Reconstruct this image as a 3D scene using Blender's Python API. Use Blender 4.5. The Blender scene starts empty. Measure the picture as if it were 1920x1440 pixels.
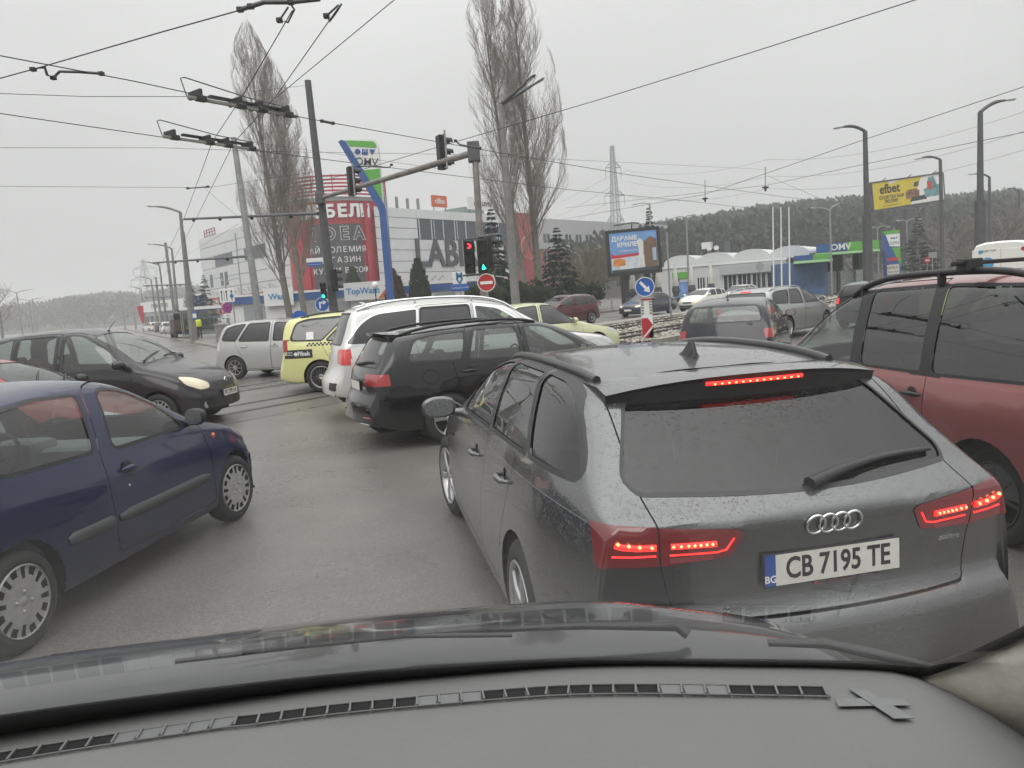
import bpy, bmesh, math, random
import numpy as np
from math import sin, cos, pi, radians, sqrt, atan2, atan, degrees
from mathutils import Vector, Matrix
from mathutils.bvhtree import BVHTree

# ------------------------------------------------------------------ camera, sky, sun, exposure
SC = bpy.context.scene
CAMH, FPX, ROLL = 1.775, 1440.0, 3.9          # eye height, focal length for a 1920 px wide frame, roll of the phone
PITCH = degrees(atan((720 - 554.5) * cos(radians(ROLL)) / FPX))
cam_d = bpy.data.cameras.new('camera'); cam = bpy.data.objects.new('camera', cam_d)
SC.collection.objects.link(cam); SC.camera = cam
_p, _r = radians(PITCH), radians(ROLL)
_F = Vector((0, cos(_p), -sin(_p))); _R0 = Vector((1, 0, 0)); _U0 = _R0.cross(_F)
_R = _R0 * cos(_r) - _U0 * sin(_r); _U = _U0 * cos(_r) + _R0 * sin(_r)
cam.matrix_world = Matrix(((_R.x, _U.x, -_F.x, 0), (_R.y, _U.y, -_F.y, 0), (_R.z, _U.z, -_F.z, CAMH), (0, 0, 0, 1)))
cam_d.sensor_fit = 'HORIZONTAL'; cam_d.sensor_width = 36.0; cam_d.lens = 36.0 * FPX / 1920
cam_d.clip_start = 0.05; cam_d.clip_end = 6000

W = bpy.data.worlds.new('World'); SC.world = W; W.use_nodes = True
def setup_world():
    nt = W.node_tree; nt.nodes.clear(); N = nt.nodes.new; L = nt.links.new
    out = N('ShaderNodeOutputWorld'); bg = N('ShaderNodeBackground'); L(bg.outputs[0], out.inputs[0])
    sky = N('ShaderNodeTexSky'); sky.sky_type = 'NISHITA'; sky.sun_disc = False
    sky.sun_elevation = radians(38); sky.sun_rotation = radians(200); sky.air_density = 1.5; sky.dust_density = 4; sky.altitude = 550
    hs = N('ShaderNodeHueSaturation'); hs.inputs['Saturation'].default_value = 0.08; L(sky.outputs[0], hs.inputs['Color'])
    # closed cloud deck: luminance rises from horizon to zenith the same way all round
    tc = N('ShaderNodeTexCoord'); sep = N('ShaderNodeSeparateXYZ'); L(tc.outputs['Generated'], sep.inputs[0])
    mx = N('ShaderNodeMath'); mx.operation = 'MAXIMUM'; mx.inputs[1].default_value = 0; L(sep.outputs[2], mx.inputs[0])
    pw = N('ShaderNodeMath'); pw.operation = 'POWER'; pw.inputs[1].default_value = 2.4; L(mx.outputs[0], pw.inputs[0])
    ma = N('ShaderNodeMath'); ma.operation = 'MULTIPLY_ADD'; ma.inputs[1].default_value = 24.0; ma.inputs[2].default_value = 6.15; L(pw.outputs[0], ma.inputs[0])
    mp = N('ShaderNodeMapping'); mp.inputs['Scale'].default_value = (1.4, 1.4, 3.2); L(tc.outputs['Generated'], mp.inputs[0])
    nz = N('ShaderNodeTexNoise'); nz.inputs['Scale'].default_value = 1.3; nz.inputs['Detail'].default_value = 4; nz.inputs['Roughness'].default_value = .5; L(mp.outputs[0], nz.inputs[0])
    mr = N('ShaderNodeMapRange'); mr.inputs[1].default_value = .3; mr.inputs[2].default_value = .7; mr.inputs[3].default_value = .93; mr.inputs[4].default_value = 1.07; L(nz.outputs[0], mr.inputs[0])
    mu = N('ShaderNodeMath'); mu.operation = 'MULTIPLY'; L(ma.outputs[0], mu.inputs[0]); L(mr.outputs[0], mu.inputs[1])
    cc = N('ShaderNodeVectorMath'); cc.operation = 'SCALE'; cc.inputs[0].default_value = (1.0, 1.0, .992); L(mu.outputs[0], cc.inputs['Scale'])
    mix = N('ShaderNodeMix'); mix.data_type = 'RGBA'; mix.inputs['Factor'].default_value = .93
    L(hs.outputs[0], mix.inputs[6]); L(cc.outputs[0], mix.inputs[7])
    L(mix.outputs[2], bg.inputs[0]); bg.inputs[1].default_value = 0.085
setup_world()

sun_d = bpy.data.lights.new('sun', 'SUN'); sun_d.energy = 0.6; sun_d.angle = radians(35); sun_d.color = (1, .97, .93)
sun = bpy.data.objects.new('sun', sun_d); SC.collection.objects.link(sun)
sun.rotation_euler = (radians(52), 0, radians(-20))

SC.view_settings.view_transform = 'Standard'; SC.view_settings.look = 'None'
SC.view_settings.exposure = 0.34; SC.view_settings.gamma = 1.0; SC.view_settings.use_curve_mapping = False
SC.cycles.use_denoising = True
SC.cycles.max_bounces = 8; SC.cycles.diffuse_bounces = 3; SC.cycles.glossy_bounces = 4
SC.cycles.transmission_bounces = 4; SC.cycles.transparent_max_bounces = 24; SC.cycles.volume_bounces = 1
SC.cycles.caustics_reflective = False; SC.cycles.caustics_refractive = False
SC.cycles.sample_clamp_indirect = 6.0
# ------------------------------------------------------------------ helpers
COL = SC.collection
RND = random.Random(7)
def ray_px(u, v):
    return _F + _R * ((u - 960) / FPX) + _U * ((720 - v) / FPX)
def at(u, v, Y):                      # a point at forward distance Y seen in the direction of (u, v)
    d = ray_px(u, v); return Vector((0, 0, CAMH)) + d * (Y / d.y)
def gnd(u, v, z=0.0):
    d = ray_px(u, v); return Vector((0, 0, CAMH)) + d * ((z - CAMH) / d.z)

MATS = {}
def mat(name, col=(.5, .5, .5), rough=.5, metal=0., coat=0., spec=.5, var=.0, vscale=6., bump=0., bscale=40., emit=None, estr=0., rvar=0., alpha=None):
    if name in MATS: return MATS[name]
    m = bpy.data.materials.new(name); m.use_nodes = True; MATS[name] = m
    nt = m.node_tree; N = nt.nodes.new; L = nt.links.new; b = nt.nodes['Principled BSDF']
    b.inputs['Base Color'].default_value = (*col, 1); b.inputs['Roughness'].default_value = rough
    b.inputs['Metallic'].default_value = metal; b.inputs['Coat Weight'].default_value = coat
    b.inputs['Coat Roughness'].default_value = .04; b.inputs['Specular IOR Level'].default_value = spec
    if emit: b.inputs['Emission Color'].default_value = (*emit, 1); b.inputs['Emission Strength'].default_value = estr
    if var or bump or rvar:
        tc = N('ShaderNodeTexCoord')
        nz = N('ShaderNodeTexNoise'); nz.inputs['Scale'].default_value = vscale; nz.inputs['Detail'].default_value = 5; nz.inputs['Roughness'].default_value = .6
        L(tc.outputs['Object'], nz.inputs['Vector'])
        if var:
            mr = N('ShaderNodeMapRange'); mr.inputs[1].default_value = .25; mr.inputs[2].default_value = .75; mr.inputs[3].default_value = 1 - var; mr.inputs[4].default_value = 1 + var
            L(nz.outputs[0], mr.inputs[0])
            vm = N('ShaderNodeVectorMath'); vm.operation = 'SCALE'; vm.inputs[0].default_value = col; L(mr.outputs[0], vm.inputs['Scale']); L(vm.outputs[0], b.inputs['Base Color'])
        if rvar:
            mr2 = N('ShaderNodeMapRange'); mr2.inputs[1].default_value = .3; mr2.inputs[2].default_value = .7; mr2.inputs[3].default_value = max(0, rough - rvar); mr2.inputs[4].default_value = min(1, rough + rvar)
            L(nz.outputs[0], mr2.inputs[0]); L(mr2.outputs[0], b.inputs['Roughness'])
        if bump:
            n2 = N('ShaderNodeTexNoise'); n2.inputs['Scale'].default_value = bscale; n2.inputs['Detail'].default_value = 3; L(tc.outputs['Object'], n2.inputs['Vector'])
            bp = N('ShaderNodeBump'); bp.inputs['Strength'].default_value = bump; bp.inputs['Distance'].default_value = .01
            L(n2.outputs[0], bp.inputs['Height']); L(bp.outputs[0], b.inputs['Normal'])
    return m

def paint(name, col, metal=.35, rough=.32, dirt=.5, wet=0., dirtcol=(.16, .14, .12), dz=(.15, .75), cr=.05, coat=1.):
    """clear-coated car paint, road dirt low on the body, back faces are cabin trim; wet = rain drops"""
    if name in MATS: return MATS[name]
    m = bpy.data.materials.new(name); m.use_nodes = True; MATS[name] = m
    nt = m.node_tree; N = nt.nodes.new; L = nt.links.new; b = nt.nodes['Principled BSDF']; out = nt.nodes['Material Output']
    b.inputs['Metallic'].default_value = metal; b.inputs['Roughness'].default_value = rough
    b.inputs['Coat Weight'].default_value = 1; b.inputs['Coat Roughness'].default_value = cr; b.inputs['Specular IOR Level'].default_value = .12
    tc = N('ShaderNodeTexCoord'); sp = N('ShaderNodeSeparateXYZ'); L(tc.outputs['Object'], sp.inputs[0])
    n1 = N('ShaderNodeTexNoise'); n1.inputs['Scale'].default_value = 2.3; n1.inputs['Detail'].default_value = 7; n1.inputs['Roughness'].default_value = .65; L(tc.outputs['Object'], n1.inputs['Vector'])
    ad = N('ShaderNodeMath'); ad.operation = 'MULTIPLY_ADD'; ad.inputs[1].default_value = .7; L(n1.outputs[0], ad.inputs[0]); L(sp.outputs[2], ad.inputs[2])
    mr = N('ShaderNodeMapRange'); mr.inputs[1].default_value = dz[0] + .35; mr.inputs[2].default_value = dz[1] + .35; mr.inputs[3].default_value = dirt; mr.inputs[4].default_value = .03 * dirt
    L(ad.outputs[0], mr.inputs[0])
    mx = N('ShaderNodeMix'); mx.data_type = 'RGBA'; mx.inputs[6].default_value = (*col, 1); mx.inputs[7].default_value = (*dirtcol, 1); L(mr.outputs[0], mx.inputs[0])
    L(mx.outputs[2], b.inputs['Base Color'])
    cw = N('ShaderNodeMath'); cw.operation = 'SUBTRACT'; cw.inputs[0].default_value = coat; cw.use_clamp = True; L(mr.outputs[0], cw.inputs[1]); L(cw.outputs[0], b.inputs['Coat Weight'])
    mm = N('ShaderNodeMath'); mm.operation = 'MULTIPLY'; mm.inputs[1].default_value = metal; L(cw.outputs[0], mm.inputs[0]); L(mm.outputs[0], b.inputs['Metallic'])
    if wet:
        bp = drops(nt, tc, wet); L(bp.outputs[0], b.inputs['Coat Normal']); L(bp.outputs[0], b.inputs['Normal'])
    geo = N('ShaderNodeNewGeometry'); df = N('ShaderNodeBsdfDiffuse'); df.inputs[0].default_value = (.05, .05, .052, 1)
    ms = N('ShaderNodeMixShader'); L(geo.outputs['Backfacing'], ms.inputs[0]); L(b.outputs[0], ms.inputs[1]); L(df.outputs[0], ms.inputs[2]); L(ms.outputs[0], out.inputs[0])
    return m
def drops(nt, tc, amt, scale=75.):
    """rain drops of several sizes as a bump"""
    N = nt.nodes.new; L = nt.links.new
    nz = N('ShaderNodeTexNoise'); nz.inputs['Scale'].default_value = 3.1; nz.inputs['Detail'].default_value = 3; L(tc.outputs['Object'], nz.inputs['Vector'])
    hs = []
    for sc_, th in ((scale, .34), (scale * 2.1, .36)):
        v = N('ShaderNodeTexVoronoi'); v.inputs['Scale'].default_value = sc_; L(tc.outputs['Object'], v.inputs['Vector'])
        spc = N('ShaderNodeSeparateColor'); L(v.outputs['Color'], spc.inputs[0])
        p4 = N('ShaderNodeMath'); p4.operation = 'POWER'; p4.inputs[1].default_value = 3.5; L(spc.outputs[0], p4.inputs[0])
        rad = N('ShaderNodeMath'); rad.operation = 'MULTIPLY'; L(p4.outputs[0], rad.inputs[0]); L(nz.outputs[0], rad.inputs[1])
        r2 = N('ShaderNodeMath'); r2.operation = 'MULTIPLY'; r2.inputs[1].default_value = 1.3; L(rad.outputs[0], r2.inputs[0])
        sb = N('ShaderNodeMath'); sb.operation = 'SUBTRACT'; L(r2.outputs[0], sb.inputs[0]); L(v.outputs['Distance'], sb.inputs[1])
        mr = N('ShaderNodeMapRange'); mr.inputs[1].default_value = .0; mr.inputs[2].default_value = .18; L(sb.outputs[0], mr.inputs[0]); hs.append(mr)
    ad = N('ShaderNodeMath'); ad.operation = 'MAXIMUM'; L(hs[0].outputs[0], ad.inputs[0]); L(hs[1].outputs[0], ad.inputs[1])
    geo = N('ShaderNodeNewGeometry'); sz = N('ShaderNodeSeparateXYZ'); L(geo.outputs['True Normal'], sz.inputs[0])
    up = N('ShaderNodeMapRange'); up.inputs[1].default_value = .0; up.inputs[2].default_value = .75; up.inputs[3].default_value = .35 * amt; up.inputs[4].default_value = amt; L(sz.outputs[2], up.inputs[0])
    bp = N('ShaderNodeBump'); bp.inputs['Distance'].default_value = .004; L(up.outputs[0], bp.inputs['Strength']); L(ad.outputs[0], bp.inputs['Height'])
    return bp
def glass(name, tint=(.5, .52, .5), refl=1., wet=0., rough=.0, film=0., graz=.9, fog=None):
    """thin pane: tinted see-through plus mirror reflection by Fresnel"""
    if name in MATS: return MATS[name]
    m = bpy.data.materials.new(name); m.use_nodes = True; MATS[name] = m
    nt = m.node_tree; nt.nodes.clear(); N = nt.nodes.new; L = nt.links.new
    out = N('ShaderNodeOutputMaterial'); tr = N('ShaderNodeBsdfTransparent'); tr.inputs[0].default_value = (*tint, 1)
    gl = N('ShaderNodeBsdfGlossy'); gl.inputs['Roughness'].default_value = rough; gl.inputs[0].default_value = (1, 1, 1, 1)
    lw = N('ShaderNodeLayerWeight'); lw.inputs[0].default_value = .5      # the same from both sides of the pane
    p5 = N('ShaderNodeMath'); p5.operation = 'POWER'; p5.inputs[1].default_value = 5.; L(lw.outputs['Facing'], p5.inputs[0])
    fm = N('ShaderNodeMath'); fm.operation = 'MULTIPLY_ADD'; fm.use_clamp = True; fm.inputs[1].default_value = graz; fm.inputs[2].default_value = .075 * refl; L(p5.outputs[0], fm.inputs[0])
    tc = N('ShaderNodeTexCoord')
    if wet:
        bp = drops(nt, tc, wet); L(bp.outputs[0], gl.inputs['Normal'])
    ms = N('ShaderNodeMixShader'); L(fm.outputs[0], ms.inputs[0]); L(tr.outputs[0], ms.inputs[1]); L(gl.outputs[0], ms.inputs[2])
    last = ms
    if film:
        df = N('ShaderNodeBsdfDiffuse'); df.inputs[0].default_value = (.42, .42, .40, 1)
        nz = N('ShaderNodeTexNoise'); nz.inputs['Scale'].default_value = 2.5; nz.inputs['Detail'].default_value = 6; L(tc.outputs['Object'], nz.inputs['Vector'])
        fx = N('ShaderNodeMath'); fx.operation = 'MULTIPLY'; fx.inputs[1].default_value = film * 2; L(nz.outputs[0], fx.inputs[0])
        if fog:                      # mist on the inside, thickest along the lower edge
            sp = N('ShaderNodeSeparateXYZ'); L(tc.outputs['Object'], sp.inputs[0]); mr = N('ShaderNodeMapRange'); mr.interpolation_type = 'SMOOTHSTEP'; mr.inputs[1].default_value = fog[0]; mr.inputs[2].default_value = fog[1]; mr.inputs[3].default_value = 1; mr.inputs[4].default_value = fog[2]; L(sp.outputs[2], mr.inputs[0])
            f2 = N('ShaderNodeMath'); f2.operation = 'MULTIPLY'; L(fx.outputs[0], f2.inputs[0]); L(mr.outputs[0], f2.inputs[1]); fx = f2
        m2 = N('ShaderNodeMixShader'); L(fx.outputs[0], m2.inputs[0]); L(ms.outputs[0], m2.inputs[1]); L(df.outputs[0], m2.inputs[2]); last = m2
    L(last.outputs[0], out.inputs[0])
    return m

def put(name, me, m=None, parent=None, loc=None, rot=None):
    o = bpy.data.objects.new(name, me); COL.objects.link(o)
    if m is not None and me is not None and not me.materials:
        for k in (m if isinstance(m, (list, tuple)) else [m]): me.materials.append(k)
    if parent is not None: o.parent = parent
    if loc is not None: o.location = loc
    if rot is not None: o.rotation_euler = rot
    return o
def tag(o, label=None, cat=None, group=None, kind=None):
    if label: o['label'] = label
    if cat: o['category'] = cat
    if group: o['group'] = group
    if kind: o['kind'] = kind
    return o
def thing(name, label, cat, loc=(0, 0, 0), rz=0., group=None):
    o = bpy.data.objects.new(name, None); COL.objects.link(o); o.location = loc; o.rotation_euler = (0, 0, rz); o.empty_display_size = .2
    return tag(o, label, cat, group)
def copy_tree(o, parent=None):
    c = o.copy(); COL.objects.link(c); c.parent = parent
    for ch in list(o.children): copy_tree(ch, c)
    return c

class MB:
    """collects simple solids; build() makes ONE mesh object of them"""
    def __init__(s): s.v = []; s.f = []; s.mi = []; s.smooth = []; s.cur = 0; s.sm = False
    def add(s, vs, fs):
        n = len(s.v); s.v += [tuple(v) for v in vs]
        for f in fs: s.f.append(tuple(i + n for i in f)); s.mi.append(s.cur); s.smooth.append(s.sm)
        return s
    def box(s, x0, x1, y0, y1, z0, z1, M=None):
        vs = [Vector((x, y, z)) for z in (z0, z1) for y in (y0, y1) for x in (x0, x1)]
        if M is not None: vs = [M @ v for v in vs]
        return s.add(vs, [(0, 2, 3, 1), (4, 5, 7, 6), (0, 1, 5, 4), (2, 6, 7, 3), (0, 4, 6, 2), (1, 3, 7, 5)])
    def bbox(s, x0, x1, y0, y1, z0, z1, b=.01, M=None):
        """box with chamfered edges"""
        b = min(b, .45 * (x1 - x0), .45 * (y1 - y0), .45 * (z1 - z0))
        bm = bmesh.new(); bmesh.ops.create_cube(bm, size=1)
        for v in bm.verts: v.co = Vector(((x0 + x1) / 2 + v.co.x * (x1 - x0), (y0 + y1) / 2 + v.co.y * (y1 - y0), (z0 + z1) / 2 + v.co.z * (z1 - z0)))
        bmesh.ops.bevel(bm, geom=bm.edges[:], offset=b, segments=2, affect='EDGES', profile=.6)
        vs = [(M @ v.co) if M is not None else v.co.copy() for v in bm.verts]; bm.verts.index_update()
        s.add(vs, [[v.index for v in f.verts] for f in bm.faces]); bm.free(); return s
    def bar(s, a, b, w, h=None, up=(0, 0, 1)):
        a = Vector(a); b = Vector(b); h = w if h is None else h; d = (b - a).normalized(); u = Vector(up)
        if abs(d.dot(u)) > .98: u = Vector((1, 0, 0))
        r = d.cross(u).normalized(); u = r.cross(d)
        vs = [p + r * (i * w / 2) + u * (j * h / 2) for p in (a, b) for i, j in ((-1, -1), (1, -1), (1, 1), (-1, 1))]
        return s.add(vs, [(3, 2, 1, 0), (4, 5, 6, 7), (0, 1, 5, 4), (1, 2, 6, 5), (2, 3, 7, 6), (3, 0, 4, 7)])
    def tube(s, pts, rad, n=8, cap=True, flat=1.0):
        pts = [Vector(p) for p in pts]; k = len(pts)
        rs = rad if isinstance(rad, (list, tuple)) else [rad] * k
        vs = []; pr = None
        for i, p in enumerate(pts):
            d = (pts[min(i + 1, k - 1)] - pts[max(i - 1, 0)])
            d = d.normalized() if d.length > 1e-9 else Vector((0, 0, 1))
            if pr is None:
                u = Vector((0, 0, 1)) if abs(d.z) < .9 else Vector((1, 0, 0)); pr = d.cross(u).normalized()
            pr = (pr - d * pr.dot(d)).normalized(); q = d.cross(pr)
            for j in range(n):
                a = 2 * pi * j / n; vs.append(p + (pr * cos(a) + q * sin(a) * flat) * rs[i])
        fs = [(i * n + j, i * n + (j + 1) % n, (i + 1) * n + (j + 1) % n, (i + 1) * n + j) for i in range(k - 1) for j in range(n)]
        sv = s.sm; s.sm = True; s.add(vs, fs); s.sm = sv
        if cap: s.add([vs[j] for j in range(n)], [tuple(range(n - 1, -1, -1))]); s.add([vs[(k - 1) * n + j] for j in range(n)], [tuple(range(n))])
        return s
    def lathe(s, prof, n=24, M=None, smooth=True):
        """profile of (r, z) turned round z"""
        vs = []
        for r, z in prof:
            for j in range(n):
                a = 2 * pi * j / n; v = Vector((r * cos(a), r * sin(a), z)); vs.append(M @ v if M is not None else v)
        k = len(prof)
        fs = [(i * n + j, i * n + (j + 1) % n, (i + 1) * n + (j + 1) % n, (i + 1) * n + j) for i in range(k - 1) for j in range(n)]
        sv = s.sm; s.sm = smooth; s.add(vs, fs); s.sm = sv; return s
    def disc(s, c, nrm, r, n=20, th=0.):
        c = Vector(c); nrm = Vector(nrm).normalized(); u = nrm.cross(Vector((0, 0, 1)))
        u = u.normalized() if u.length > 1e-3 else Vector((1, 0, 0)); w = nrm.cross(u)
        ring = [c + (u * cos(2 * pi * j / n) + w * sin(2 * pi * j / n)) * r for j in range(n)]
        if th:
            s.add(ring + [p - nrm * th for p in ring], [tuple(range(n)), tuple(range(2 * n - 1, n - 1, -1))] + [(j, j + n, (j + 1) % n + n, (j + 1) % n) for j in range(n)])
        else: s.add(ring, [tuple(range(n))])
        return s
    def prism(s, poly, a, b, fn):
        """polygon (u, v) extruded between depth a and b; fn(u, v, w) -> point"""
        n = len(poly); vs = [Vector(fn(u, v, a)) for u, v in poly] + [Vector(fn(u, v, b)) for u, v in poly]
        return s.add(vs, [tuple(range(n)), tuple(range(2 * n - 1, n - 1, -1))] + [(i, i + n, (i + 1) % n + n, (i + 1) % n) for i in range(n)])
    def mesh(s, name, recalc=True):
        me = bpy.data.meshes.new(name); me.from_pydata(s.v, [], s.f)
        me.polygons.foreach_set('material_index', s.mi); me.polygons.foreach_set('use_smooth', s.smooth)
        if recalc:
            bm = bmesh.new(); bm.from_mesh(me); bmesh.ops.recalc_face_normals(bm, faces=bm.faces[:]); bm.to_mesh(me); bm.free()
        me.update(); return me
    def build(s, name, m, parent=None, loc=None, rot=None, recalc=True):
        return put(name, s.mesh(name, recalc), m, parent, loc, rot)

def text(name, body, size, m, parent=None, M=None, extrude=.004, bold=0., align='CENTER', sx=1., spacing=1.):
    cu = bpy.data.curves.new(name, 'FONT'); cu.body = body; cu.size = size; cu.extrude = extrude; cu.offset = bold
    cu.align_x = align; cu.align_y = 'CENTER'; cu.space_character = spacing; cu.resolution_u = 3
    ob = bpy.data.objects.new(name, cu); me = bpy.data.meshes.new_from_object(ob); bpy.data.objects.remove(ob); bpy.data.curves.remove(cu)
    me.name = name
    T = Matrix.Diagonal((sx, 1, 1, 1)); me.transform((M @ T) if M is not None else T)
    me.materials.clear(); return put(name, me, m, parent)
def frame_M(o, xdir, ydir):
    """matrix whose local x, y lie along the given directions"""
    x = Vector(xdir).normalized(); y = Vector(ydir).normalized(); z = x.cross(y).normalized(); y = z.cross(x); o = Vector(o)
    return Matrix(((x.x, y.x, z.x, o.x), (x.y, y.y, z.y, o.y), (x.z, y.z, z.z, o.z), (0, 0, 0, 1)))

def pchip(pts, x):
    xs = [p[0] for p in pts]; ys = [p[1] for p in pts]; n = len(xs)
    if x <= xs[0]: return ys[0]
    if x >= xs[-1]: return ys[-1]
    i = 0
    while x > xs[i + 1]: i += 1
    h = [xs[k + 1] - xs[k] for k in range(n - 1)]; d = [(ys[k + 1] - ys[k]) / h[k] for k in range(n - 1)]
    def sl(k):
        if k == 0: return d[0]
        if k == n - 1: return d[-1]
        if d[k - 1] * d[k] <= 0: return 0.
        w1 = 2 * h[k] + h[k - 1]; w2 = h[k] + 2 * h[k - 1]; return (w1 + w2) / (w1 / d[k - 1] + w2 / d[k])
    t = (x - xs[i]) / h[i]; m0, m1 = sl(i), sl(i + 1)
    return ys[i] * (1 + 2 * t) * (1 - t) ** 2 + m0 * h[i] * t * (1 - t) ** 2 + ys[i + 1] * t * t * (3 - 2 * t) + m1 * h[i] * t * t * (t - 1)
def chaikin(pts, n=2):
    for _ in range(n):
        q = [pts[0]]
        for a, b in zip(pts, pts[1:]):
            q += [tuple(.75 * a[i] + .25 * b[i] for i in range(len(a))), tuple(.25 * a[i] + .75 * b[i] for i in range(len(a)))]
        pts = q + [pts[-1]]
    return pts
def resample(pts, step):
    out = [pts[0]]; acc = 0.
    L = [0.]
    for a, b in zip(pts, pts[1:]): L.append(L[-1] + math.dist(a, b))
    n = max(2, int(L[-1] / step)); j = 0
    for k in range(1, n):
        t = L[-1] * k / n
        while L[j + 1] < t: j += 1
        f = (t - L[j]) / max(1e-9, L[j + 1] - L[j]); out.append(tuple(pts[j][i] + f * (pts[j + 1][i] - pts[j][i]) for i in range(len(pts[j]))))
    return out + [pts[-1]]
def rnd(poly, r, k=4):
    """round the corners of a polygon; r one radius or one per corner"""
    n = len(poly); out = []
    for i in range(n):
        p = Vector(poly[i]); a = Vector(poly[i - 1]); b = Vector(poly[(i + 1) % n])
        ri = r[i] if isinstance(r, (list, tuple)) else r
        ri = min(ri, .45 * (a - p).length, .45 * (b - p).length)
        if ri < 1e-4: out.append(tuple(p)); continue
        p0 = p + (a - p).normalized() * ri; p1 = p + (b - p).normalized() * ri
        for j in range(k + 1):
            t = j / k; out.append(tuple(p0 * (1 - t) ** 2 + p * 2 * t * (1 - t) + p1 * t * t))
    return out
def area2(poly): return sum(poly[i - 1][0] * p[1] - p[0] * poly[i - 1][1] for i, p in enumerate(poly)) / 2
def offset_poly(poly, d):
    """move every edge outward by d (convex polygon, any winding)"""
    if area2(poly) < 0: poly = poly[::-1]
    n = len(poly); out = []
    for i in range(n):
        a, p, b = Vector(poly[i - 1]), Vector(poly[i]), Vector(poly[(i + 1) % n])
        e0 = (p - a).normalized(); e1 = (b - p).normalized(); n0 = Vector((e0.y, -e0.x)); n1 = Vector((e1.y, -e1.x))
        k = n0 + n1; k = k / max(.3, k.dot(n0) * 1.0); out.append(tuple(p + k * d))
    return out
def hull(poly):
    pts = sorted(set((round(a, 5), round(b, 5)) for a, b in poly))
    def half(P):
        h = []
        for p in P:
            while len(h) > 1 and (h[-1][0] - h[-2][0]) * (p[1] - h[-2][1]) - (h[-1][1] - h[-2][1]) * (p[0] - h[-2][0]) <= 0: h.pop()
            h.append(p)
        return h
    return half(pts)[:-1] + half(pts[::-1])[:-1]
# ------------------------------------------------------------------ car builder: lofted shell, cut into panels, panes and lamps
BLACK = mat('black plastic', (.018, .018, .019), .45, var=.15, vscale=30)
RUBBER = mat('tyre rubber', (.022, .022, .022), .8, var=.25, vscale=18, bump=.2, bscale=120)
DARK = mat('dark cavity', (.006, .006, .006), .9)
CHROME = mat('chrome', (.75, .76, .77), .12, metal=1)
ALLOY = mat('alloy rim', (.46, .46, .47), .32, metal=.75, var=.15, vscale=14)
COVER = mat('wheel cover plastic', (.36, .355, .34), .42, metal=.25, var=.18, vscale=16)
PLATE = mat('plate white', (.70, .69, .64), .4, var=.08, vscale=30)
PLATEB = mat('plate blue', (.02, .07, .33), .4)
INK = mat('plate ink', (.012, .012, .013), .5)
WHITEINK = mat('white print', (.8, .8, .8), .5)
REDL = mat('red lamp lens', (.33, .012, .016), .12, coat=1)
REDD = mat('dark red lamp lens', (.07, .004, .006), .1, coat=1, emit=(1, .02, .03), estr=.07)
REDE = mat('lit red lamp', (.6, .01, .01), .3, emit=(1, .035, .03), estr=1.25)
REDH = mat('hot led', (.9, .2, .1), .3, emit=(1, .36, .12), estr=2.6)
REDM = mat('glowing red lamp', (.4, .01, .012), .2, coat=1, emit=(1, .05, .04), estr=.55)
LENS = mat('clear lamp lens', (.55, .56, .56), .1, coat=1, metal=.3)
LITLENS = mat('lit headlamp', (.5, .46, .36), .15, coat=1, metal=.2, emit=(1, .78, .42), estr=.16)
AMBER = mat('amber lamp lens', (.62, .13, .015), .25, coat=.6)
SEAT = mat('seat cloth', (.035, .036, .04), .9, var=.2, vscale=20)
TRIMG = mat('cabin trim', (.06, .062, .066), .8, var=.1)
TRIML = mat('light cabin trim', (.20, .21, .21), .8, var=.1)
GCLEAR = glass('car glass clear', (.62, .68, .66), 1.0, film=.05)
GTINT = glass('car glass tinted', (.10, .105, .105), 1.25)
GDARK = glass('car glass privacy', (.025, .026, .027), 1.25)

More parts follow.
